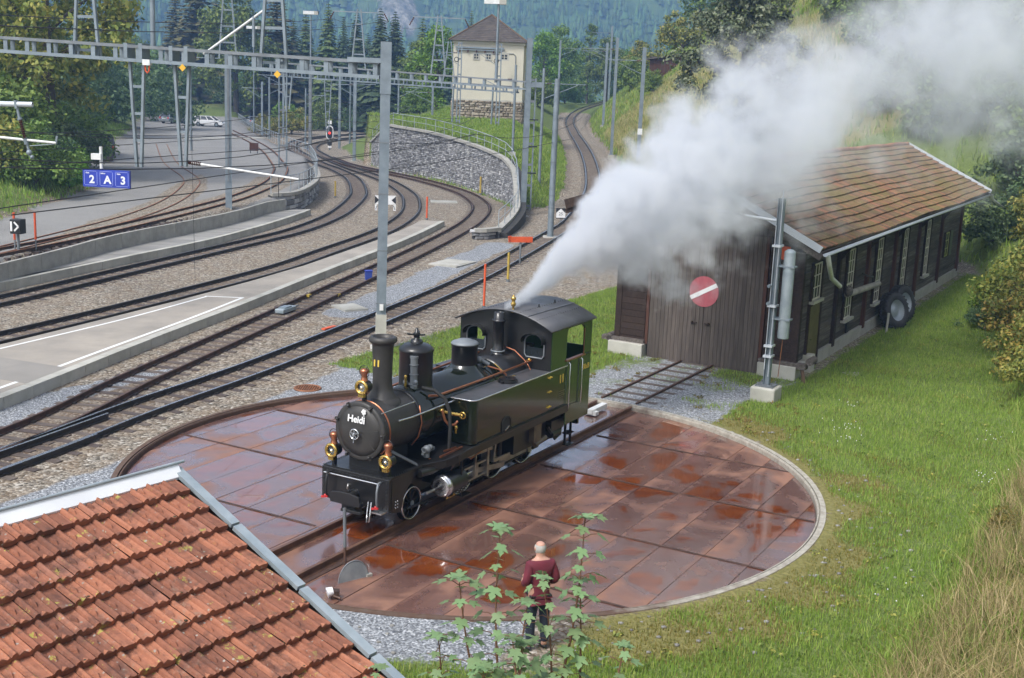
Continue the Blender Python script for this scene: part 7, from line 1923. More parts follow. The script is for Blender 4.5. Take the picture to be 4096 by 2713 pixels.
# ------------------------------------------------------------------ cars
M['car_white'] = pmat('white_car_paint', (.74, .75, .77), (.70, .71, .73), 1, .2, 0, 0, coat=.6)
M['car_blue'] = pmat('navy_car_paint', (.035, .045, .075), (.03, .038, .065), 1, .2, 0, 0, coat=.6)
M['car_silver'] = pmat('silver_car_paint', (.34, .37, .42), (.30, .33, .38), 1, .25, .5, 0, coat=.6)
def car(name, label, loc, rz, prof, cab_, wid, paint, tail):
    """prof: lower body side outline (x,z); cab_: greenhouse outline; x forward"""
    c = thing(name, label, 'car', loc, rz, None)
    b_ = MB().prism(prof, wid, 'Y', -wid / 2).build('body', paint, c, bevel=.06)
    w2 = wid * .86
    v = [(x, -wid / 2 * .97 if z < cab_[0][1] + .02 else -w2 / 2 * .93, z) for x, z in cab_] + [(x, wid / 2 * .97 if z < cab_[0][1] + .02 else w2 / 2 * .93, z) for x, z in cab_]
    k = len(cab_); f = [tuple(range(k)), tuple(range(2 * k - 1, k - 1, -1))] + [(i, (i + 1) % k, (i + 1) % k + k, i + k) for i in range(k)]
    MB().add(v, f).build('greenhouse', M['glass_dark'], c)
    xs = [p[0] for p in cab_ if p[1] > cab_[0][1] + .3]; zt_ = max(p[1] for p in cab_)
    MB().lohi((min(xs) - .05, -w2 / 2 * .95, zt_ - .02), (max(xs) + .05, w2 / 2 * .95, zt_ + .035)).build('roof', paint, c, bevel=.02)
    for sd in (-1, 1):
        pl = MB(); lo, hi = cab_[0], cab_[-1]
        n = 4; x0, x1 = min(p[0] for p in cab_), max(p[0] for p in cab_)
        tops = [p for p in cab_ if p[1] > cab_[0][1] + .3]
        for t in np.linspace(0, 1, n):
            xb = x0 + (x1 - x0) * t; xt = min(tops)[0] + (max(tops)[0] - min(tops)[0]) * t
            pl.bar((xb, sd * wid / 2 * .985, cab_[0][1]), (xt, sd * w2 / 2 * .955, zt_), .09 if 0 < t < 1 else .13, .04, (0, 1, 0))
        pl.build('pillar', paint, c)
    for x in (-1.32, 1.3):
        for sd in (-1, 1):
            w = MB().cyl((x, sd * (wid / 2 - .2), .32), (x, sd * (wid / 2 + .01), .32), .32, n=20).build('wheel', M['rubber'], c)
            MB().cyl((x, sd * (wid / 2 + .005), .32), (x, sd * (wid / 2 + .02), .32), .2, n=14).build('rim', M['galv'], w)
    xm = min(p[0] for p in prof)
    for sd in (-1, 1):
        MB().box((xm + .02, sd * (wid / 2 - .16), .82), (.12, .2, .24)).build('tail_light', M['red'], c)
        MB().box((max(p[0] for p in prof) - .1, sd * (wid / 2 - .22), .66), (.16, .3, .14)).build('headlight', M['lens'], c)
        MB().box((.95, sd * (wid / 2 + .09), 1.0), (.1, .18, .13)).build('door_mirror', paint, c)
    MB().lohi((xm - .07, -wid / 2 + .05, .35), (xm + .05, wid / 2 - .05, .56)).build('bumper', M['galv_dark'], c)
    MB().box((xm - .02, 0, .72), (.03, .5, .11)).build('number_plate', M['white'], c)
    return c
EST = [(-2.15, .28), (2.15, .28), (2.2, .55), (2.05, .72), (1.0, .92), (-2.1, .95), (-2.2, .6)]
ESC = [(-2.02, .9), (1.15, .9), (.42, 1.36), (-.2, 1.42), (-1.5, 1.40), (-1.72, 1.3)]
car('parked_car', 'white estate car parked side on before the green mound', (-43.6, 173.0, 1.0), R(-6), EST, ESC, 1.70, M['car_white'], None)
VAN = [(-2.1, .28), (2.1, .28), (2.15, .6), (2.0, .85), (1.25, 1.0), (-2.05, 1.0), (-2.14, .6)]
VNC = [(-2.05, .97), (1.35, .97), (.65, 1.68), (-.2, 1.74), (-1.7, 1.72), (-1.86, 1.6)]
car('parked_car', 'dark family van with black rear window beside the bushes', (-36.8, 108.6, 1.0), R(112), VAN, VNC, 1.78, M['car_blue'], None)
car('parked_car', 'grey hatchback half hidden left of the white estate', (-50.2, 178.5, 1.0), R(70), EST, ESC, 1.7, M['car_silver'], None)
car('parked_car', 'grey car showing its dark back right of the white estate', (-38.9, 180.0, 1.0), R(108), EST, ESC, 1.7, M['car_silver'], None)
# ------------------------------------------------------------------ the onlooker
def skin_body(name, verts, edges, radii, mat, parent, lvl=2, root=0):
    me = bpy.data.meshes.new(name); me.from_pydata(verts, edges, []); me.materials.append(mat)
    o = link(bpy.data.objects.new(name, me), parent)
    sk = o.modifiers.new('skin', 'SKIN'); sk.use_smooth_shade = True
    ly = me.skin_vertices[0].data if me.skin_vertices else None
    if ly is None:
        bm = bmesh.new(); bm.from_mesh(me); bm.verts.layers.skin.verify(); bm.to_mesh(me); bm.free(); ly = me.skin_vertices[0].data
    for k, r in enumerate(radii): ly[k].radius = r if isinstance(r, tuple) else (r, r); ly[k].use_root = (k == root)
    ss = o.modifiers.new('sub', 'SUBSURF'); ss.levels = lvl; ss.render_levels = lvl
    return o
SK = pmat('skin', (.52, .29, .215), (.47, .25, .18), 8, .5); SH = pmat('maroon_shirt', (.155, .018, .033), (.105, .012, .024), 6, .8, 0, .3); TRS = pmat('navy_trousers', (.018, .024, .042), (.012, .016, .03), 6, .85, 0, .3)
HR = pmat('grey_white_hair', (.50, .48, .45), (.38, .36, .34), 30, .8, 0, .3)
PXY = (.575, 17.55)
pz = float(height(np.array(PXY[0]), np.array(PXY[1])))
pr_ = thing('person', 'bald person in maroon shirt and dark trousers watching with back turned', 'person', (PXY[0], PXY[1], pz), R(22))
# body: legs, trunk, arms, head in one skin; +y is the way the person looks
V_ = [(0, 0, .95), (0, -.01, 1.12), (0, -.02, 1.30), (0, -.015, 1.43), (0, 0, 1.52), (0, .015, 1.60), (0, .02, 1.70), (0, .02, 1.765),
      (-.10, 0, .90), (-.115, .02, .50), (-.12, -.01, .10), (-.125, .07, .045), (-.13, .15, .03),
      (.10, 0, .90), (.12, .015, .50), (.125, -.02, .10), (.135, .06, .045), (.14, .14, .03),
      (-.17, -.02, 1.41), (-.25, -.08, 1.17), (-.23, .11, 1.07), (-.17, .2, 1.13),
      (.17, -.02, 1.41), (.255, -.08, 1.17), (.215, .11, 1.05), (.15, .2, 1.12)]
E_ = [(0, 1), (1, 2), (2, 3), (3, 4), (4, 5), (5, 6), (6, 7), (0, 8), (8, 9), (9, 10), (10, 11), (11, 12), (0, 13), (13, 14), (14, 15), (15, 16), (16, 17), (3, 18), (18, 19), (19, 20), (20, 21), (3, 22), (22, 23), (23, 24), (24, 25)]
RD = [(.155, .115), (.16, .125), (.175, .125), (.15, .105), .06, .075, (.085, .10), (.06, .07), .095, .065, .045, .05, .035, .095, .065, .045, .05, .035, .075, .05, .038, .032, .075, .05, .038, .032]
skin_body('body', V_, E_, RD, SK, pr_)
# shirt and trousers follow the body a little outside it
skin_body('shirt', [V_[0], V_[1], V_[2], V_[3], (0, 0, 1.475), V_[18], V_[19], (-.235, .07, 1.09), V_[22], V_[23], (.222, .07, 1.07), (0, 0, .90)], [(0, 1), (1, 2), (2, 3), (3, 4), (3, 5), (5, 6), (6, 7), (3, 8), (8, 9), (9, 10), (0, 11)],
          [(.18, .14), (.185, .15), (.20, .15), (.172, .125), .078, .092, .07, .056, .092, .07, .056, (.178, .142)], SH, pr_)
skin_body('trousers', [(0, 0, 1.0), (0, 0, .93), (-.09, 0, .80), (-.115, .02, .50), (-.12, -.01, .11), (.09, 0, .80), (.12, .015, .50), (.125, -.02, .11)], [(0, 1), (1, 2), (2, 3), (3, 4), (1, 5), (5, 6), (6, 7)], [(.15, .115), (.155, .125), .098, .085, .07, .098, .085, .07], TRS, pr_, 2, 1)
for sd in (-1, 1):
    MB().ball((sd * .128, .06, .045), .055, 10, 6, (.9, 2.3, .85)).build('shoe', M['rubber'], pr_)
    MB().ball((sd * .088, .02, 1.655), .03, 8, 6, (.35, .8, 1.15)).build('ear', SK, pr_)
    hx = sd * .16
    mbh = MB().ball((hx, .225, 1.135), .045, 10, 6, (.55, 1.0, .9))
    for k in range(4): mbh.tube([(hx - sd * .012, .255, 1.165 - k * .021), (hx - sd * .045, .285 - .004 * k, 1.162 - k * .021), (hx - sd * .078, .275, 1.158 - k * .021)], [.010, .0095, .008], 6)
    mbh.tube([(hx, .215, 1.17), (hx - sd * .03, .245, 1.195), (hx - sd * .055, .262, 1.19)], [.012, .011, .009], 6)
    mbh.build('hand', SK, pr_)
hair = MB()
v = []; f = []; n, m_ = 18, 6
for k in range(m_ + 1):
    z = 1.585 + .135 * k / m_
    for i in range(n + 1):
        t = math.pi * (1.0 + (i / n)) ; rr_ = math.sqrt(max(.0, 1 - ((z - 1.665) / .125) ** 2))
        v.append((.094 * rr_ * math.cos(t) * (1 if z < 1.69 else .99), .02 + .112 * rr_ * math.sin(t) + .02, z))
for k in range(m_):
    for i in range(n): f.append((k * (n + 1) + i, k * (n + 1) + i + 1, (k + 1) * (n + 1) + i + 1, (k + 1) * (n + 1) + i))
hair.add(v, f, True).build('hair', HR, pr_)
face = MB().tube([(0, .118, 1.68), (0, .145, 1.645), (0, .125, 1.635)], [.012, .018, .014], 6)
face.build('nose', SK, pr_)
for sd in (-1, 1): MB().ball((sd * .034, .108, 1.675), .013, 8, 6).build('eye', M['white'], pr_)
MB().tube([(-.025, .118, 1.605), (0, .124, 1.602), (.025, .118, 1.605)], .006, 6).build('mouth', pmat('lips', (.32, .12, .10), (.28, .1, .08), 5, .5), pr_)
MB().lohi((-.17, -.12, .905), (.17, .125, .935)).build('belt', M['black'], pr_)
# ------------------------------------------------------------------ foliage
def leaf_mat(name, stops, trans=.25, rough=.55, big=.25):
    m, nt, N, L, b = new_mat(name)
    g = N.new('ShaderNodeNewGeometry'); oi = N.new('ShaderNodeObjectInfo')
    w = g.outputs['Position']; n1 = nz(N, L, w, .55, 4, .6)
    rv = mth(N, L, 'ADD', mth(N, L, 'MULTIPLY', g.outputs['Random Per Island'], .55), mth(N, L, 'MULTIPLY', n1, .45))
    c = ramp(N, L, rv, stops)
    h = N.new('ShaderNodeHueSaturation'); L.new(c, h.inputs['Color']); L.new(mth(N, L, 'MULTIPLY_ADD', oi.outputs['Random'], big, 1 - big / 2), h.inputs['Value']); L.new(mth(N, L, 'MULTIPLY_ADD', oi.outputs['Random'], .03, .485), h.inputs['Hue'])
    L.new(h.outputs[0], b.inputs['Base Color']); b.inputs['Roughness'].default_value = rough; b.inputs['Specular IOR Level'].default_value = .3
    tr = N.new('ShaderNodeBsdfTranslucent'); L.new(h.outputs[0], tr.inputs['Color'])
    mx = N.new('ShaderNodeMixShader'); mx.inputs[0].default_value = trans
    out = [q for q in N if q.type == 'OUTPUT_MATERIAL'][0]
    L.new(b.outputs[0], mx.inputs[1]); L.new(tr.outputs[0], mx.inputs[2]); L.new(mx.outputs[0], out.inputs['Surface'])
    return m
M['leaf_mid'] = leaf_mat('mid_green_leaf', [(.25, (.06, .105, .02)), (.5, (.14, .215, .04)), (.75, (.23, .30, .07))])
M['leaf_yel'] = leaf_mat('yellowing_leaf', [(.22, (.08, .11, .02)), (.42, (.19, .225, .045)), (.65, (.32, .31, .07)), (.85, (.45, .35, .085))])
M['leaf_bright'] = leaf_mat('bright_green_leaf', [(.25, (.07, .14, .016)), (.5, (.14, .27, .03)), (.8, (.22, .36, .05))])
M['leaf_grey'] = leaf_mat('grey_green_leaf', [(.2, (.045, .07, .033)), (.5, (.125, .16, .082)), (.8, (.24, .265, .175))], .15)
M['leaf_dark'] = leaf_mat('dark_shrub_leaf', [(.25, (.04, .075, .026)), (.5, (.085, .14, .055)), (.8, (.16, .215, .10))])
M['leaf_red'] = leaf_mat('reddening_leaf', [(.25, (.12, .15, .03)), (.5, (.23, .23, .05)), (.7, (.36, .24, .06)), (.9, (.44, .34, .09))])
M['needle'] = leaf_mat('spruce_needle', [(.25, (.022, .042, .018)), (.5, (.05, .085, .036)), (.8, (.095, .135, .052))], .08)
M['needle_lt'] = leaf_mat('light_spruce_needle', [(.25, (.04, .072, .024)), (.5, (.09, .135, .042)), (.8, (.16, .20, .065))], .1)
M['needle_brown'] = leaf_mat('brownish_pine_needle', [(.25, (.04, .045, .022)), (.5, (.085, .08, .036)), (.8, (.13, .115, .05))], .1)
M['bark'] = pmat('tree_bark', (.10, .08, .065), (.055, .044, .036), 4, .9, 0, .5)
def leaf_cards(rs, centers, rad, n, size, flat=.5, up=.35, squash=1.0):
    """n leaf shaped quads around the surface of each clump centre"""
    K = len(centers); rad = np.broadcast_to(rad, (K,))
    d = rs.normal(size=(K, n, 3)); d /= np.linalg.norm(d, axis=2, keepdims=True)
    q = rs.rand(K, n) ** .4
    p = centers[:, None] + d * (rad[:, None] * q)[..., None] * np.array([1, 1, squash])
    nrm = d + rs.normal(size=d.shape) * flat + np.array([0, 0, up]); nrm /= np.linalg.norm(nrm, axis=2, keepdims=True)
    t = np.cross(nrm, rs.normal(size=nrm.shape)); t /= np.linalg.norm(t, axis=2, keepdims=True); b = np.cross(nrm, t)
    s = size * rs.uniform(.6, 1.25, (K, n))[..., None]
    v = np.stack([p - t * s, p - b * s * .55 + nrm * s * .12, p + t * s, p + b * s * .55 + nrm * s * .12], 2).reshape(-1, 3)
    return v
def crown_mesh(name, mat, seed, shape, rx, rz, clumps, per, leaf, crad, hollow=.45):
    rs = np.random.RandomState(seed)
    d = rs.normal(size=(clumps, 3)); d /= np.linalg.norm(d, axis=1, keepdims=True)
    r = hollow + (1 - hollow) * rs.rand(clumps) ** .6
    lum = 1 + .22 * np.sin(d[:, 0] * 4 + seed) * np.cos(d[:, 2] * 5 + seed * 2) + .12 * np.sin(d[:, 1] * 7 + seed)
    c = d * (r * lum)[:, None] * np.array([rx, rx, rz])
    if shape == 'bush': c[:, 2] = np.abs(c[:, 2]) * .95 + .12 * rz
    if shape == 'egg': c[:, :2] *= (1.15 - .5 * (c[:, 2:3] / rz + 1) / 2)
    if shape == 'column': c[:, :2] *= np.clip(1.25 - .75 * np.abs(c[:, 2:3] / rz) , .2, 1)
    v = leaf_cards(rs, c, crad * rs.uniform(.6, 1.3, clumps), per, leaf, squash=.75)
    F = np.arange(len(v)).reshape(-1, 4)
    return np_mesh(name, v, F, mat), c
def limb_mesh(name, c, zc, h0, r0, seed, n=14):
    rs = np.random.RandomState(seed); mb = MB(); zt = zc + .25 * (c[:, 2].max())
    tr = [(0, 0, -.4), (.05, .02, zc * .4), (-.04, .06, zc * .8), (.02, 0, zt)]
    mb.tube(tr, [r0 * 1.25, r0, r0 * .75, r0 * .35], 8)
    for k in rs.choice(len(c), min(n, len(c)), False):
        z0 = h0 + (zt - h0) * rs.uniform(.0, .9) * .8; e = c[k] * .85 + np.array([0, 0, zc])
        m_ = (np.array([0, 0, z0]) * .5 + e * .5) + np.array([0, 0, .25]); mb.tube([(0, 0, z0), tuple(m_), tuple(e)], [r0 * .45, r0 * .28, r0 * .08], 6)
    return mb.mesh(name, M['bark'])
PROTO = {}
def leafy_proto(key, mat, seed, shape, rx, rz, clumps, per, leaf, crad, zc, r0=.25, hollow=.45):
    me, c = crown_mesh('crown', M[mat], seed, shape, rx, rz, clumps, per, leaf, crad, hollow)
    PROTO[key] = (me, limb_mesh('trunk', c, zc, zc * .45, r0, seed + 1), zc)
leafy_proto('maple', 'leaf_yel', 1, 'ball', 6.2, 7.6, 150, 120, .21, 1.35, 10.5, .35)
leafy_proto('walnut', 'leaf_grey', 2, 'egg', 4.4, 6.2, 120, 130, .17, .95, 6.5, .3)
leafy_proto('lime', 'leaf_mid', 3, 'egg', 3.6, 4.8, 80, 90, .19, 1.05, 6.2, .22)
leafy_proto('birch', 'leaf_bright', 4, 'egg', 2.8, 4.2, 60, 80, .17, .9, 5.4, .18)
leafy_proto('shrub', 'leaf_mid', 5, 'bush', 2.4, 3.0, 60, 85, .13, .65, .3, .1, .35)
leafy_proto('shrub_yel', 'leaf_yel', 6, 'bush', 2.2, 2.6, 55, 85, .12, .6, .3, .1, .35)
leafy_proto('shrub_bright', 'leaf_bright', 7, 'bush', 2.0, 2.4, 45, 80, .14, .6, .3, .1, .35)
leafy_proto('shrub_dark', 'leaf_dark', 8, 'bush', 2.3, 2.8, 60, 85, .12, .6, .3, .1, .35)
leafy_proto('shrub_red', 'leaf_red', 9, 'bush', 1.8, 2.0, 45, 80, .10, .5, .3, .08, .35)
leafy_proto('poplar', 'leaf_mid', 10, 'column', 1.5, 5.0, 40, 60, .17, .7, 6.5, .14)
def conifer_mesh(name, mat, seed, h, w, dens=1.0, droop=.35, gap=0.0):
    rs = np.random.RandomState(seed); V = []
    z = h * .06
    while z < h * .985:
        t = z / h; rw = w * (1 - t) ** .85 * rs.uniform(.85, 1.1) + .12
        nb_ = max(7, int((13 + 7 * (1 - t)) * dens)); ph = rs.uniform(0, 6.28)
        for k in range(nb_):
            a = ph + 2 * math.pi * k / nb_ + rs.uniform(-.2, .2); r = rw * rs.uniform(.65, 1.12)
            if rs.rand() < gap: continue
            ca, sa = math.cos(a), math.sin(a); nseg = 3
            for s_ in range(nseg):
                f0, f1 = s_ / nseg, (s_ + 1.25) / nseg
                z0, z1 = z - droop * r * f0 ** 1.3 + .1 * r * f0, z - droop * r * min(f1, 1.1) ** 1.3
                ww = (r * .26 + .10) * (1 - .5 * f0) * rs.uniform(.8, 1.25)
                for tilt in (-1, 1):
                    p0 = (ca * r * f0, sa * r * f0, z0); p1 = (ca * r * f1, sa * r * f1, z1)
                    sx, sy = -sa * ww * tilt, ca * ww * tilt
                    pm = (ca * r * (f0 * .4 + f1 * .6) + sx, sa * r * (f0 * .4 + f1 * .6) + sy, (z0 + z1) / 2 - ww * .55)
                    pq = (ca * r * (f0 * .8 + f1 * .2) + sx * .9, sa * r * (f0 * .8 + f1 * .2) + sy * .9, z0 - ww * .35)
                    V += [p0, pq, pm, p1]
        z += h * .024 * rs.uniform(.8, 1.2) * (1.1 - .35 * t)
    V = np.array(V); V += rs.normal(size=V.shape) * .03
    return np_mesh(name, V, np.arange(len(V)).reshape(-1, 4), mat)
CON = {'spruce': conifer_mesh('crown', M['needle'], 1, 18, 4.3), 'spruce_b': conifer_mesh('crown', M['needle_lt'], 2, 18, 3.8, .95), 'spruce_c': conifer_mesh('crown', M['needle'], 3, 18, 3.2, .9, .45),
       'pine': conifer_mesh('crown', M['needle_brown'], 4, 18, 4.4, .85, .12, .2), 'larch': conifer_mesh('crown', M['needle_lt'], 5, 18, 2.8, .8, .2, .2)}
con_trunk = MB().tube([(0, 0, -.5), (0, 0, 9), (0, 0, 17.4)], [.28, .2, .03], 8).mesh('trunk', M['bark'])
def plant(kind, name, label, cat, x, y, sc=1.0, rz=None, z=None, group=None, sz=None):
    z = float(height(np.array(float(x)), np.array(float(y)))) if z is None else z
    t = thing(name, label, cat, (x, y, z - .05), rnd.uniform(0, 6.28) if rz is None else rz, group)
    t.scale = (sc, sc, sz or sc)
    if kind in CON:
        link(bpy.data.objects.new('trunk', con_trunk), t); link(bpy.data.objects.new('crown', CON[kind]), t)
    else:
        me, tr, zc = PROTO[kind]
        link(bpy.data.objects.new('trunk' if zc > 1 else 'stems', tr), t); o = link(bpy.data.objects.new('crown', me), t); o.location = (0, 0, zc)
    return t
# left edge
plant('maple', 'maple_tree', 'huge yellow green maple filling the upper left corner', 'tree', -32.0, 84, 1.05, 1.0)
plant('lime', 'tree', 'dark round tree behind the left side of the maple', 'tree', -40, 98, 1.25)
SHR = [('shrub', 'bushy green shrub at the very left edge of the bank', -34.5, 86, 1.15), ('shrub_yel', 'yellowish shrub beside the dark van', -42.2, 104, 1.0), ('shrub_bright', 'bright green shrub low on the bank left of the blue sign', -29.4, 79.5, .75),
       ('shrub_dark', 'dark shrub on the bank above the blue sign', -30.6, 83.5, .95), ('shrub', 'green shrub behind the ribbed insulator', -33.4, 92, 1.2), ('shrub_yel', 'yellow green shrub below the steady tube', -30.8, 76, .85),
       ('shrub_dark', 'tall dark bush under the maple crown', -38.5, 96, 1.35), ('shrub_bright', 'light bush at the left foot of the grass bank', -31.6, 72, .7), ('shrub', 'wide green bush between maple and van', -39.5, 105, 1.3)]
SHR += [('shrub_yel', 'golden green shrub touching the left frame edge', -30.2, 69.5, 1.25), ('shrub', 'leafy shrub between the steady tube and the blue sign', -27.9, 70.5, 1.05), ('shrub_dark', 'dark leafy shrub directly left of the blue sign', -29.3, 75.5, .85), ('shrub_yel', 'yellowish tall shrub left of the dark van', -34.6, 90, 1.0), ('shrub_bright', 'bright shrub just above the left end of the blue sign', -27.2, 74.0, .62), ('shrub', 'big green shrub under the thick tube arm', -32.4, 78.5, 1.5)]
for k, lb, x, y, s in SHR: plant(k, 'shrub', lb, 'shrub', x, y, s, group='shrubs on the left bank')
for k, lb, x, y, s in (('birch', 'light green round tree behind the far end of the siding yard', -58.5, 196, 1.05), ('shrub', 'grey green bush left of the light green tree', -52, 158, 1.4), ('shrub_dark', 'dark bush right of the light green tree', -50.5, 212, 1.5),
                       ('lime', 'round tree behind the mast on the concrete block', -66, 205, 1.2), ('shrub', 'bush behind the green mound', -43, 214, 1.6), ('shrub_bright', 'bright bush below the railing mast group', -37.0, 196, 1.45),
                       ('shrub_yel', 'golden bush left of the far curve', -33.5, 181, 1.3), ('shrub_yel', 'rusty golden shrub at the end of the yard railing', -35.5, 172, 1.0), ('shrub', 'dark bush behind the red signal', -31, 200, 1.5), ('shrub_dark', 'low bush by the far track bend', -27, 199, 1.1), ('shrub_yel', 'golden grass like bush left of the meadow', -18, 207, 1.2),
                       ('birch', 'bright green tree touching the left wall of the tower house', -10.3, 150, 1.12), ('lime', 'green tree behind the left wall of the tower house', -14.5, 175, 1.0), ('shrub', 'bush at the far left corner of the meadow', -13.5, 163, 1.1)):
    plant(k, 'tree' if k in ('birch', 'lime') else 'shrub', lb, 'tree' if k in ('birch', 'lime') else 'shrub', x, y, s, group='trees and bushes behind the far tracks')
# conifers between the yard and the mountain: (kind, picture column, depth, height, label)
CF = [('pine', 775, 226, 24, 'tall brownish pine rising behind the left gantry'), ('lime', 925, 200, 0, 'green leafy tree behind the left lattice mast'), ('pine', 1085, 205, 20, 'reddish brown pine right of the left lattice mast'), ('spruce', 1150, 215, 15, 'small dark spruce left of the lamp board mast'),
      ('spruce_b', 1198, 220, 16.5, 'small pale spruce left of the lamp board mast'), ('spruce_b', 1285, 205, 17, 'broad mid green spruce just behind the lamp board mast'), ('spruce_c', 1345, 225, 16, 'slim spruce between two broad ones'), ('spruce', 1395, 210, 16, 'dark spruce behind the feeder lattice'),
      ('spruce', 1488, 200, 16.2, 'big dark spruce left of the tall near mast top'), ('spruce', 1545, 203, 16.0, 'big dark spruce right of the tall near mast top'), ('spruce_b', 1652, 205, 15.5, 'pointed green spruce left of the tower house'), ('spruce_c', 1752, 215, 14.0, 'narrow spruce next to the tower house'),
      ('larch', 1840, 225, 16, 'thin larch peeping over the tower house eave'), ('pine', 690, 236, 19, 'distant pine at the right of the maple'), ('spruce_b', 1020, 228, 14, 'faint spruce behind the red brown pine'), ('spruce', 1440, 235, 14, 'spruce in the gap left of the twin dark spruces'), ('spruce_c', 1610, 235, 13, 'short spruce behind the pointed one'), ('spruce', 850, 232, 18, 'dark spruce deep behind the brown pine')]
for kd, px, dep, h, lb in CF:
    x = (px - 2048) / 4877 * dep * 1.0
    if kd == 'lime': plant('lime', 'tree', lb, 'tree', x, dep, 1.75, group='trees between yard and mountain')
    else: plant(kd, 'conifer', lb, 'conifer', x, dep, h / 18 * 1.22, group='trees between yard and mountain')
# beyond the hill track and on the right hillside
RT = [('birch', 'light green tree right of the tower house roof', 3.5, 212, 1.35), ('lime', 'green tree behind the mast right of the tower house', 6.5, 225, 1.25), ('poplar', 'slim tall tree above the hill track', 12.5, 240, 1.35), ('lime', 'dense green tree above the bend of the hill track', 16.0, 238, 1.1), ('birch', 'fresh green tree behind the hill track masts', 20.5, 244, 1.25),
      ('shrub', 'bush under the trees right of the tower house', 2.5, 190, 1.3), ('shrub_bright', 'light bush at the foot of the tall slim tree', 8.0, 232, 1.5), ('shrub_dark', 'dark bush beside the bend of the hill track', 20.5, 214, 1.35), ('shrub', 'rounded shrub below the brown barn', 15.6, 148, .8), ('shrub_yel', 'yellow bush above the brown barn roof', 21.8, 172, 1.7), ('shrub', 'green bush left of the barn', 15.5, 178, 1.3), ('shrub_yel', 'golden shrub above the hill track', 19, 196, 1.6), ('lime', 'tree on the ridge above the barn', 27, 196, 1.2),
      ('walnut', 'big grey green walnut tree on the dry slope', 14.1, 80, .92)]
for k, lb, x, y, s in RT:
    t_ = k in ('birch', 'lime', 'poplar', 'walnut'); plant(k, 'walnut_tree' if k == 'walnut' else ('tree' if t_ else 'shrub'), lb, 'tree' if t_ else 'shrub', x, y, s, z=4.9 if k == 'walnut' else None, group=None if k == 'walnut' else 'trees and bushes on the right hillside')
HB = [('shrub_yel', 'yellow shrub at the right foot of the walnut tree', 16.6, 78.5, .62), ('shrub', 'green shrub between walnut tree and steam', 24, 92, 1.2), ('shrub_yel', 'yellow green shrub high above the steam', 27, 100, 1.5), ('lime', 'tree with bare dark trunks at the top right of the walnut', 26, 108, 1.2), ('lime', 'tree at the top edge behind the steam', 34, 112, 1.25), ('shrub_bright', 'light green shrub just above the steam', 23.5, 83, .95),
      ('shrub_yel', 'golden shrub seen through the thin steam', 30, 92, 1.35), ('shrub', 'shrub veiled by the steam above the shed', 29, 84, 1.3), ('birch', 'pale tree veiled by the upper steam', 37, 100, 1.3), ('shrub_dark', 'dark shrub veiled by the right part of the steam', 34, 86, 1.5), ('lime', 'tree in the top right corner behind the steam', 43, 100, 1.4), ('shrub', 'bush below the top right corner', 39, 88, 1.6),
      ('shrub_dark', 'dark bush right behind the shed corner', 25.2, 65.0, .85), ('shrub_dark', 'dense dark bush right of the shed gutter end', 28.0, 68, 1.15), ('shrub', 'green bush above the rear gutter pipe', 29.5, 74, 1.3), ('shrub_yel', 'yellow flecked bush at the right edge near the shed', 27.4, 62, .9), ('shrub_dark', 'dark bush at the right edge above the lawn', 31.5, 70, 1.3), ('shrub', 'green bush behind the shed roof verge', 26.5, 75.0, 1.2), ('shrub_yel', 'tall yellow bush at the right picture edge', 25.6, 57, .95), ('shrub_yel', 'golden bush bulging over the right side of the lawn', 19.6, 46.0, .85), ('shrub_red', 'orange tinged bush at the right picture edge', 17.5, 41.0, .8), ('shrub_yel', 'yellow green bush just above the orange one', 18.9, 43.2, .7), ('shrub_red', 'russet bush low at the right picture edge', 16.0, 37.2, .7), ('shrub_yel', 'yellow shrub under the russet bush', 15.4, 34.6, .5), ('shrub', 'big green bush behind the shed roof corner', 29.0, 79, 1.5), ('shrub_dark', 'deep green bush beyond the shed ridge', 25.5, 80, 1.3), ('shrub_dark', 'dark bush closing the lawn behind the shed', 27.0, 64.5, .8), ('shrub', 'mid green bush between the dark ones by the shed', 30.5, 66, 1.15),
      ('shrub_yel', 'hanging yellow bush right of the lawn', 21.7, 49.5, .8), ('shrub_red', 'reddening bush on the right side of the lawn', 19.4, 43.8, .72), ('shrub_red', 'rusty orange bush at the right edge of the lawn', 17.4, 39.0, .65), ('shrub_yel', 'yellow bush at the lower end of the lawn edge', 16.9, 36.4, .55), ('shrub_bright', 'low pale green bush in the middle of the lawn edge', 20.0, 50.5, .42), ('shrub_dark', 'low clump of weeds at the lawn edge', 18.3, 46.5, .38), ('shrub_red', 'red leaved sprig in the dry grass', 9.6, 22.2, .22), ('shrub_red', 'second red leaved sprig in the dry grass', 11.2, 24.0, .24)]
for k, lb, x, y, s in HB: plant(k, 'tree' if k in ('lime', 'birch') else 'shrub', lb, 'tree' if k in ('lime', 'birch') else 'shrub', x, y, s, group='bushes on the slope right of the shed')
# far woods filling behind the right hillside and valley rim
def woods(label, pts, seed, mat, leaf):
    rs = np.random.RandomState(seed); V = []
    for x, y, s in pts:
        z = float(height(np.array(float(x)), np.array(float(y))))
        d = rs.normal(size=(30, 3)); d /= np.linalg.norm(d, axis=1, keepdims=True); c = d * np.array([2.8, 2.8, 3.4]) * s * rs.uniform(.5, 1, (30, 1)) + np.array([x, y, z + 3.6 * s])
        V.append(leaf_cards(rs, c, 1.0 * s, 45, leaf))
    V = np.concatenate(V); o = link(bpy.data.objects.new('woods', np_mesh('woods', V, np.arange(len(V)).reshape(-1, 4), mat))); return tag(o, label, kind='stuff')
rs = np.random.RandomState(3)
woods('mixed woods covering the upper right hillside', [(rs.uniform(30, 75), rs.uniform(95, 165), rs.uniform(.9, 1.5)) for _ in range(60)] + [(rs.uniform(36, 62), rs.uniform(70, 95), rs.uniform(.8, 1.3)) for _ in range(26)], 31, M['leaf_yel'], .24)
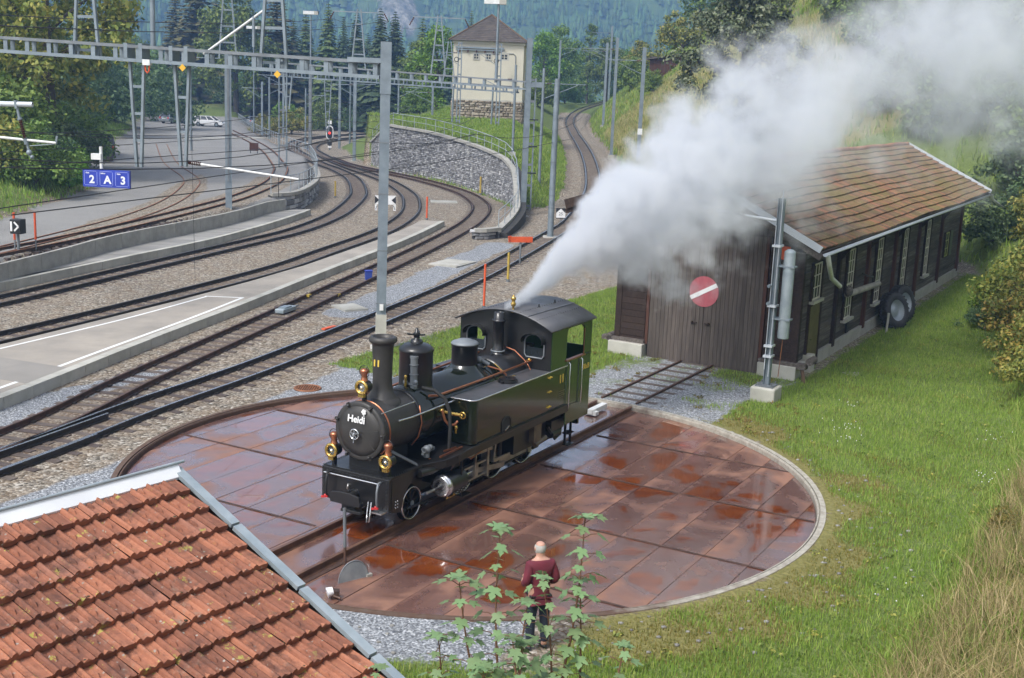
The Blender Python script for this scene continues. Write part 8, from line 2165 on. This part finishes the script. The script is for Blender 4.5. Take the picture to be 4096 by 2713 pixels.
woods('shrubby growth on the steep slope behind the shed roof', [(rs.uniform(22, 40), rs.uniform(73, 96), rs.uniform(.38, .7)) for _ in range(46)] + [(rs.uniform(27, 38), rs.uniform(60, 74), rs.uniform(.4, .7)) for _ in range(16)], 34, M['leaf_mid'], .17)
woods('mixed woods closing the valley behind the yard', [(rs.uniform(-75, -15), rs.uniform(222, 255), rs.uniform(1.0, 1.6)) for _ in range(40)] + [(rs.uniform(-5, 60), rs.uniform(246, 260), rs.uniform(1.0, 1.5)) for _ in range(26)], 32, M['leaf_mid'], .28)
woods('woods on the bank beyond the left edge', [(rs.uniform(-75, -42), rs.uniform(90, 190), rs.uniform(1.0, 1.7)) for _ in range(45)], 33, M['leaf_dark'], .26)
# ------------------------------------------------------------------ grass
def blades(label, name, gen, n, hgt, wid, mat, seed, lean=.45, seg=1):
    rs = np.random.RandomState(seed); x, y = gen(rs, n); z = height(x, y); n = len(x)
    a = rs.uniform(0, 2 * np.pi, n); h = hgt * rs.uniform(.45, 1.25, n); w = wid * rs.uniform(.7, 1.3, n)
    ln = lean * rs.rand(n) ; b = rs.uniform(0, 2 * np.pi, n)
    dx, dy = np.cos(a) * w, np.sin(a) * w; tx, ty = np.cos(b) * ln * h, np.sin(b) * ln * h
    p = np.stack([x, y, z - .01], -1); d = np.stack([dx, dy, 0 * dx], -1)
    if seg == 1:
        V = np.stack([p - d, p + d, p + np.stack([tx, ty, h], -1)], 1).reshape(-1, 3); F = np.arange(n * 3).reshape(-1, 3)
    else:
        m_ = p + np.stack([tx * .35, ty * .35, h * .62], -1); t_ = p + np.stack([tx * 1.2, ty * 1.2, h], -1)
        V = np.stack([p - d, p + d, m_ + d * .6, m_ - d * .6, t_], 1).reshape(-1, 3)
        k = np.arange(n)[:, None] * 5; F = np.concatenate([k + np.array([[0, 1, 2]]), k + np.array([[0, 2, 3]]), k + np.array([[3, 2, 4]])])
    o = link(bpy.data.objects.new(name, np_mesh(name, V, F, mat))); return tag(o, label, kind='stuff')
M['blade'] = leaf_mat('lawn_blade', [(.15, (.125, .20, .03)), (.4, (.205, .31, .05)), (.65, (.30, .39, .08)), (.88, (.44, .42, .15))], .3, .6)
M['blade_dry'] = leaf_mat('dry_grass_blade', [(.15, (.15, .18, .045)), (.4, (.31, .275, .11)), (.65, (.47, .38, .18)), (.9, (.60, .50, .29))], .25, .7)
M['blade_moss'] = leaf_mat('moss_blade', [(.2, (.10, .12, .02)), (.5, (.20, .18, .035)), (.8, (.30, .22, .08))], .2, .8)
def gen_mask(x0, x1, y0, y1, ch, lo=.42, dry=None, pw=1.0):
    def g(rs, n):
        x = rs.uniform(x0, x1, n * 2); y = y0 + (y1 - y0) * rs.rand(n * 2) ** pw; m_ = masks(x, y)
        k = m_[:, 0] + .22 * lump(x, y, 2.2) + .12 * lump(x, y, 5.1, 1) > lo + .35 * rs.rand(n * 2)
        if dry is not None:
            dd = m_[:, 3] + .3 * lump(x, y, 1.3, 2.0) + .35 * (rs.rand(n * 2) - .5); k &= (dd > dry[0] + .2 * (rs.rand(n * 2) - .5)) & (dd <= dry[1] + .2 * (rs.rand(n * 2) - .5))
        r = np.hypot(x - TC[0], y - TC[1]); k &= (r > TR + .3) & (np.abs(x) < .46 * y + 3)
        v = x - TC[0]; w = y - TC[1]; s = v * Tt[0] + w * Tt[1]; q = v * Tn[0] + w * Tn[1]
        k &= ~((s > 13.6) & (s < 41.8) & (q > -3.3) & (q < 2.9))
        k &= ~((s > 7.5) & (s < 14.4) & (np.abs(q) < .75) & (rs.rand(n * 2) < .8))
        return x[k][:n], y[k][:n]
    return g
blades('short green lawn grass around turntable and shed', 'grass', gen_mask(-6, 26, 15.8, 62, 0, .45, (-9, .6), 1.25), 330000, .13, .011, M['blade'], 1)
blades('low brown moss and thin grass along the turntable rim', 'grass', gen_mask(-3, 16, 15.8, 40, 0, .50, (.2, 9)), 130000, .075, .010, M['blade_moss'], 2)
blades('bright meadow grass behind the retaining wall', 'grass', gen_mask(-16, 6, 84, 150, 0, .5, (-9, 9)), 60000, .26, .04, M['blade'], 3)
def gen_hill(x0, x1, y0, y1, dmin):
    def g(rs, n):
        x = rs.uniform(x0, x1, n * 2); y = rs.uniform(y0, y1, n * 2); k = inside(x, y, HILLPOLY) & (seg_dist(x, y, HILLTOE) > dmin + .5 * rs.rand(n * 2)) & (lump(x, y, 1.4) > -.75 + .5 * rs.rand(n * 2)); return x[k][:n], y[k][:n]
    return g
blades('tall dry straw coloured grass on the near bank', 'grass', gen_hill(1.5, 17, 8, 27, .5), 42000, .62, .007, M['blade_dry'], 4, 1.25, 2)
blades('green grass mixed into the dry bank', 'grass', gen_hill(0, 19, 8, 46, .0), 70000, .30, .010, M['blade'], 5, .9, 2)
blades('dry straw grass on the slope beside the hill track', 'grass', gen_hill(8.6, 24, 84, 150, .4), 60000, .55, .03, M['blade_dry'], 6, .5, 2)
blades('green grass tufts on the slopes beside the hill track', 'grass', gen_hill(8.4, 40, 62, 230, .0), 60000, .5, .05, M['blade'], 7, .5, 2)
def gen_bank(rs, n):
    x = rs.uniform(-50, -22, n * 2); y = rs.uniform(45, 200, n * 2); k = inside(x, y, BANK + [(-240, 262), (-240, 10)]) & (seg_dist(x, y, BANK) < 9); return x[k][:n], y[k][:n]
blades('rough grass on the bank left of the siding yard', 'grass', gen_bank, 45000, .32, .03, M['blade'], 8, .5, 2)
def weeds(label, mat, seed, n, r0, gen):
    rs = np.random.RandomState(seed); x, y = gen(rs, n); z = height(x, y)
    c = np.stack([x, y, z + .03], -1); V = leaf_cards(rs, c, r0 * rs.uniform(.5, 1.5, len(x)), 34, .035, squash=.45)
    o = link(bpy.data.objects.new('weeds', np_mesh('weeds', V, np.arange(len(V)).reshape(-1, 4), mat))); tag(o, label, kind='stuff')
weeds('dark broad leaved weeds in the lawn', M['leaf_mid'], 41, 240, .20, gen_mask(-3, 24, 15.8, 58, 0, .55, (-9, .6), 1.2))
weeds('yellowing weeds in the lawn', M['leaf_yel'], 42, 200, .16, gen_mask(-3, 22, 15.8, 50, 0, .5, None, 1.2))
weeds('tiny weeds in the gravel yard', M['blade_moss'], 43, 160, .14, gen_mask(-8, 8, 30, 46, 0, .12, None, 1.0))
# white clover heads and pale pebbles in the lawn
fl = MB(); rs = np.random.RandomState(8)
for cx_, cy_, n_ in ((8.9, 31.0, 16), (8.7, 30.0, 10), (11.0, 27.0, 12), (9.5, 33.4, 8), (12.6, 30.5, 8), (6.9, 19.8, 5)):
    for k in range(n_):
        x, y = cx_ + rs.normal() * .22, cy_ + rs.normal() * .25; z = float(height(np.array(x), np.array(y))); fl.ball((x, y, z + .12), .014, 5, 3)
tag(fl.build('clover_flowers', M['signal_white']), 'scattered small white flowers in the lawn', kind='stuff')
pb = MB()
for k in range(260):
    a = rs.uniform(-2.6, 1.0); r = TR + .34 + abs(rs.normal()) * .9; x, y = TC[0] + math.cos(a) * r, TC[1] + math.sin(a) * r
    q = rs.uniform(.015, .05); pb.ball((x, y, float(height(np.array(x), np.array(y))) + q * .3), q, 5, 3, (1.2, .9, .6))
tag(pb.build('gravel', pmat('pale_pebble', (.27, .26, .245), (.19, .185, .175), 6, .9, island=.7)), 'pale pebbles scattered round the turntable rim', kind='stuff')
# ------------------------------------------------------------------ maple saplings right in front of the camera
M['sap_leaf'] = leaf_mat('maple_leaf', [(.15, (.13, .215, .105)), (.45, (.19, .30, .145)), (.75, (.26, .37, .165)), (.95, (.36, .44, .13))], .3, .5, .3)
M['sap_stem'] = pmat('reddish_stem', (.17, .085, .05), (.12, .06, .035), 6, .6)
def maple_leaf(seed):
    rs = np.random.RandomState(seed)
    # five lobes with notches, stalk at the origin, tip along +y
    half = [(0, 0), (.16, -.08), (.44, .02), (.36, .20), (.52, .42), (.60, .60), (.38, .56), (.24, .52), (.24, .72), (.12, .86), (0, 1.08)]
    pts = [(x * rs.uniform(.92, 1.08), y * rs.uniform(.95, 1.05)) for x, y in half]
    v = [(0, 0, 0), (0, .5, .0), (0, 1.08, -.10)]; f = []
    for sd in (-1, 1):
        b0 = len(v)
        for x, y in pts[1:-1]: v.append((sd * x, y, .10 * x - .22 * x * x - .06 * y * y))
        k = len(pts) - 2
        f.append((0, b0, 1) if sd > 0 else (0, 1, b0))
        for i in range(k - 1): f.append((1, b0 + i, b0 + i + 1) if sd > 0 else (1, b0 + i + 1, b0 + i))
        f.append((1, b0 + k - 1, 2) if sd > 0 else (1, 2, b0 + k - 1))
    return MB().add(v, f, True).mesh('leaf', M['sap_leaf'], False)
LV = [maple_leaf(k) for k in range(3)]
def sapling(label, base, tip, n, size, seed, bend=.1, top=1.0):
    rs = random.Random(seed); base, tip = Vector(base), Vector(tip)
    root = thing('maple_sapling', label, 'sapling', tuple(base), 0, 'maple saplings in front of the turntable')
    side = Vector((rs.uniform(-1, 1), rs.uniform(-1, 1), 0)) * bend
    def at(t): return (tip - base) * t + side * math.sin(math.pi * t)
    MB().tube([at(t) for t in np.linspace(0, 1, 9)], [.017 * (1 - .75 * t) for t in np.linspace(0, 1, 9)], 6).build('stem', M['sap_stem'], root)
    st = MB(); L_ = (tip - base).length; lo = .18
    k = 0; t = lo
    while t < 1.0:
        a0 = k * math.pi / 2 + rs.uniform(-.3, .3)
        for pr in range(2):
            a = a0 + pr * math.pi; p = at(t); ln = rs.uniform(.07, .15) * (1.25 - .5 * t)
            q = p + Vector((math.cos(a) * ln, math.sin(a) * ln, rs.uniform(.01, .06))); st.tube([p, (p + q) / 2 + Vector((0, 0, .015)), q], .004, 4)
            o = link(bpy.data.objects.new('leaf', rs.choice(LV)), root); s = size * .86 * rs.uniform(.75, 1.2) * (1.1 - .25 * t)
            o.location = q; o.scale = (s, s, s); o.rotation_euler = (rs.uniform(-.75, -.1), rs.uniform(-.35, .35), a - math.pi / 2)
        k += 1; t += rs.uniform(.85, 1.15) * max(.026, 1.0 / max(n, 1) * .95)
    for j in range(4):
        a = j * 1.6; p = at(1.0); o = link(bpy.data.objects.new('leaf', rs.choice(LV)), root); s = size * .8; o.location = p; o.scale = (s, s, s); o.rotation_euler = (rs.uniform(-.2, .35), rs.uniform(-.2, .2), a)
    tag(st.build('leaf_stalk', M['sap_stem'], root), kind='stuff')
SP = [('airy maple sapling rising in front of the person', (.26, 9.3, 2.8), (.22, 9.35, 4.42), 16, .13, 21), ('maple sapling hiding the legs of the person', (.05, 9.1, 2.7), (.10, 9.15, 4.2), 14, .14, 22), ('fine maple sapling between the two tall ones', (.40, 9.35, 2.8), (.33, 9.4, 4.62), 15, .115, 23), ('middle maple sapling just left of the person', (.12, 9.5, 2.9), (-.03, 9.5, 5.0), 22, .145, 1), ('tallest maple sapling right of the person', (.36, 9.45, 2.9), (.66, 9.5, 5.12), 24, .145, 2), ('leaning maple sapling at the left of the clump', (.0, 9.6, 2.9), (-.36, 9.5, 4.55), 17, .15, 3),
      ('short maple sapling in front of the clump', (.24, 9.2, 2.7), (.20, 9.25, 4.1), 14, .16, 4), ('thin maple sapling on the right of the clump', (.70, 9.6, 2.9), (.65, 9.55, 4.55), 16, .13, 5), ('low maple sapling far left of the person', (-.58, 9.6, 2.8), (-.52, 9.55, 4.0), 12, .13, 6),
      ('low maple sapling by the lower right of the clump', (.95, 9.5, 2.8), (1.05, 9.5, 4.0), 11, .12, 7), ('small maple sapling at the roof corner', (-1.05, 9.5, 2.9), (-1.0, 9.5, 3.72), 9, .11, 8), ('leafy maple sapling low in the middle of the clump', (-.15, 9.3, 2.7), (-.12, 9.3, 3.85), 13, .16, 9), ('broad leaved sapling low right of the middle', (.5, 9.2, 2.7), (.45, 9.2, 3.8), 12, .155, 10)]
for lb, a, b_, n, s, sd in SP: sapling(lb, a, b_, n, s, sd)
# ------------------------------------------------------------------ steam
def steam():
    me = bpy.data.meshes.new('steam'); me.from_pydata([(-.5, 24, 2.6), (20, 46, 16)], [], [])
    o = link(bpy.data.objects.new('steam', me)); tag(o, 'dense white steam plume drifting from the engine over the shed', kind='stuff')
    ng = bpy.data.node_groups.new('steam_density', 'GeometryNodeTree'); ng.interface.new_socket('Geometry', in_out='INPUT', socket_type='NodeSocketGeometry'); ng.interface.new_socket('Geometry', in_out='OUTPUT', socket_type='NodeSocketGeometry')
    N, L = ng.nodes, ng.links
    gi = N.new('NodeGroupInput'); go = N.new('NodeGroupOutput'); pos = N.new('GeometryNodeInputPosition'); sx = N.new('ShaderNodeSeparateXYZ'); L.new(pos.outputs[0], sx.inputs[0])
    def fc(v, pts):
        n = N.new('ShaderNodeFloatCurve'); c = n.mapping.curves[0]
        while len(c.points) < len(pts): c.points.new(.5, .5)
        for p, q in zip(c.points, pts): p.location = q; p.handle_type = 'AUTO_CLAMPED'
        n.mapping.use_clip = False; n.mapping.update(); L.new(v, n.inputs['Value']); return n.outputs[0]
    x, y, z = sx.outputs
    t = mth(N, L, 'DIVIDE', mth(N, L, 'ADD', x, .20), 18.0, clamp=True)
    # centre line and radius by distance along the drift (curves hold values / 16)
    cyv = mth(N, L, 'MULTIPLY', fc(t, [(0, 1.1 / 16), (.03, 2.0 / 16), (.13, 5.0 / 16), (.28, 7.4 / 16), (.5, 9.6 / 16), (.75, 12 / 16), (1, 14.4 / 16)]), 16)
    czv = mth(N, L, 'MULTIPLY', fc(t, [(0, .88 / 16), (.03, 1.15 / 16), (.07, 1.6 / 16), (.13, 2.3 / 16), (.28, 3.6 / 16), (.5, 5.55 / 16), (.75, 7.4 / 16), (1, 8.7 / 16)]), 16)
    rv = mth(N, L, 'MULTIPLY', fc(t, [(0, .10 / 4), (.02, .16 / 4), (.05, .45 / 4), (.09, .9 / 4), (.14, 1.55 / 4), (.26, 2.25 / 4), (.5, 3.05 / 4), (1, 4.1 / 4)]), 4)
    dy = mth(N, L, 'SUBTRACT', y, mth(N, L, 'ADD', cyv, 26.0)); dz = mth(N, L, 'SUBTRACT', z, mth(N, L, 'ADD', czv, 2.7))
    d = mth(N, L, 'SQRT', mth(N, L, 'ADD', mth(N, L, 'MULTIPLY', dy, dy), mth(N, L, 'MULTIPLY', dz, dz)))
    q = mth(N, L, 'DIVIDE', d, rv)
    big = nz(N, L, pos.outputs[0], .34, 2.0, .5, .5); mid = nz(N, L, pos.outputs[0], .85, 5.0, .58, .35); fin = nz(N, L, pos.outputs[0], 2.4, 5.0, .62, .3)
    nse = mth(N, L, 'ADD', mth(N, L, 'MULTIPLY', mth(N, L, 'SUBTRACT', big, .5), 2.2), mth(N, L, 'ADD', mth(N, L, 'MULTIPLY', mth(N, L, 'SUBTRACT', mid, .5), 2.5), mth(N, L, 'MULTIPLY', mth(N, L, 'SUBTRACT', fin, .5), 1.5)))
    amt = fc(t, [(0, .25), (.06, .55), (.14, .95), (1, 1.0)])
    e = mth(N, L, 'SUBTRACT', mth(N, L, 'ADD', 1.0, mth(N, L, 'MULTIPLY', nse, amt)), q)
    soft = fc(t, [(0, .25), (.12, .22), (.3, .34), (.6, .7), (1, .9)])
    den = mth(N, L, 'DIVIDE', e, soft, clamp=True)
    den = mth(N, L, 'MULTIPLY', den, den)
    k = mth(N, L, 'MULTIPLY', fc(t, [(0, 1.0), (.04, .75), (.10, .40), (.2, .21), (.35, .12), (.55, .08), (.8, .064), (1, .056)]), 7.0)
    start = mth(N, L, 'GREATER_THAN', mth(N, L, 'ADD', x, .19), 0)
    den = mth(N, L, 'MULTIPLY', mth(N, L, 'MULTIPLY', den, k), start)
    vc = N.new('GeometryNodeVolumeCube')
    L.new(den, vc.inputs['Density']); vc.inputs['Background'].default_value = 0
    vc.inputs['Min'].default_value = (-.3, 26.2, 2.8); vc.inputs['Max'].default_value = (19.4, 44.5, 15.8)
    vc.inputs['Resolution X'].default_value = 250; vc.inputs['Resolution Y'].default_value = 230; vc.inputs['Resolution Z'].default_value = 165
    m = bpy.data.materials.new('steam'); m.use_nodes = True; mn = m.node_tree.nodes; ml = m.node_tree.links
    for qn in list(mn):
        if qn.type == 'BSDF_PRINCIPLED': mn.remove(qn)
    pv = mn.new('ShaderNodeVolumePrincipled'); pv.inputs['Color'].default_value = (.93, .945, .975, 1); pv.inputs['Density'].default_value = 1.0; pv.inputs['Anisotropy'].default_value = .25
    mo = [qn for qn in mn if qn.type == 'OUTPUT_MATERIAL'][0]; ml.new(pv.outputs[0], mo.inputs['Volume'])
    sm = N.new('GeometryNodeSetMaterial'); sm.inputs['Material'].default_value = m
    L.new(vc.outputs[0], sm.inputs['Geometry']); L.new(sm.outputs[0], go.inputs[0])
    md = o.modifiers.new('density', 'NODES'); md.node_group = ng
    me.materials.append(m)
    return o
steam()
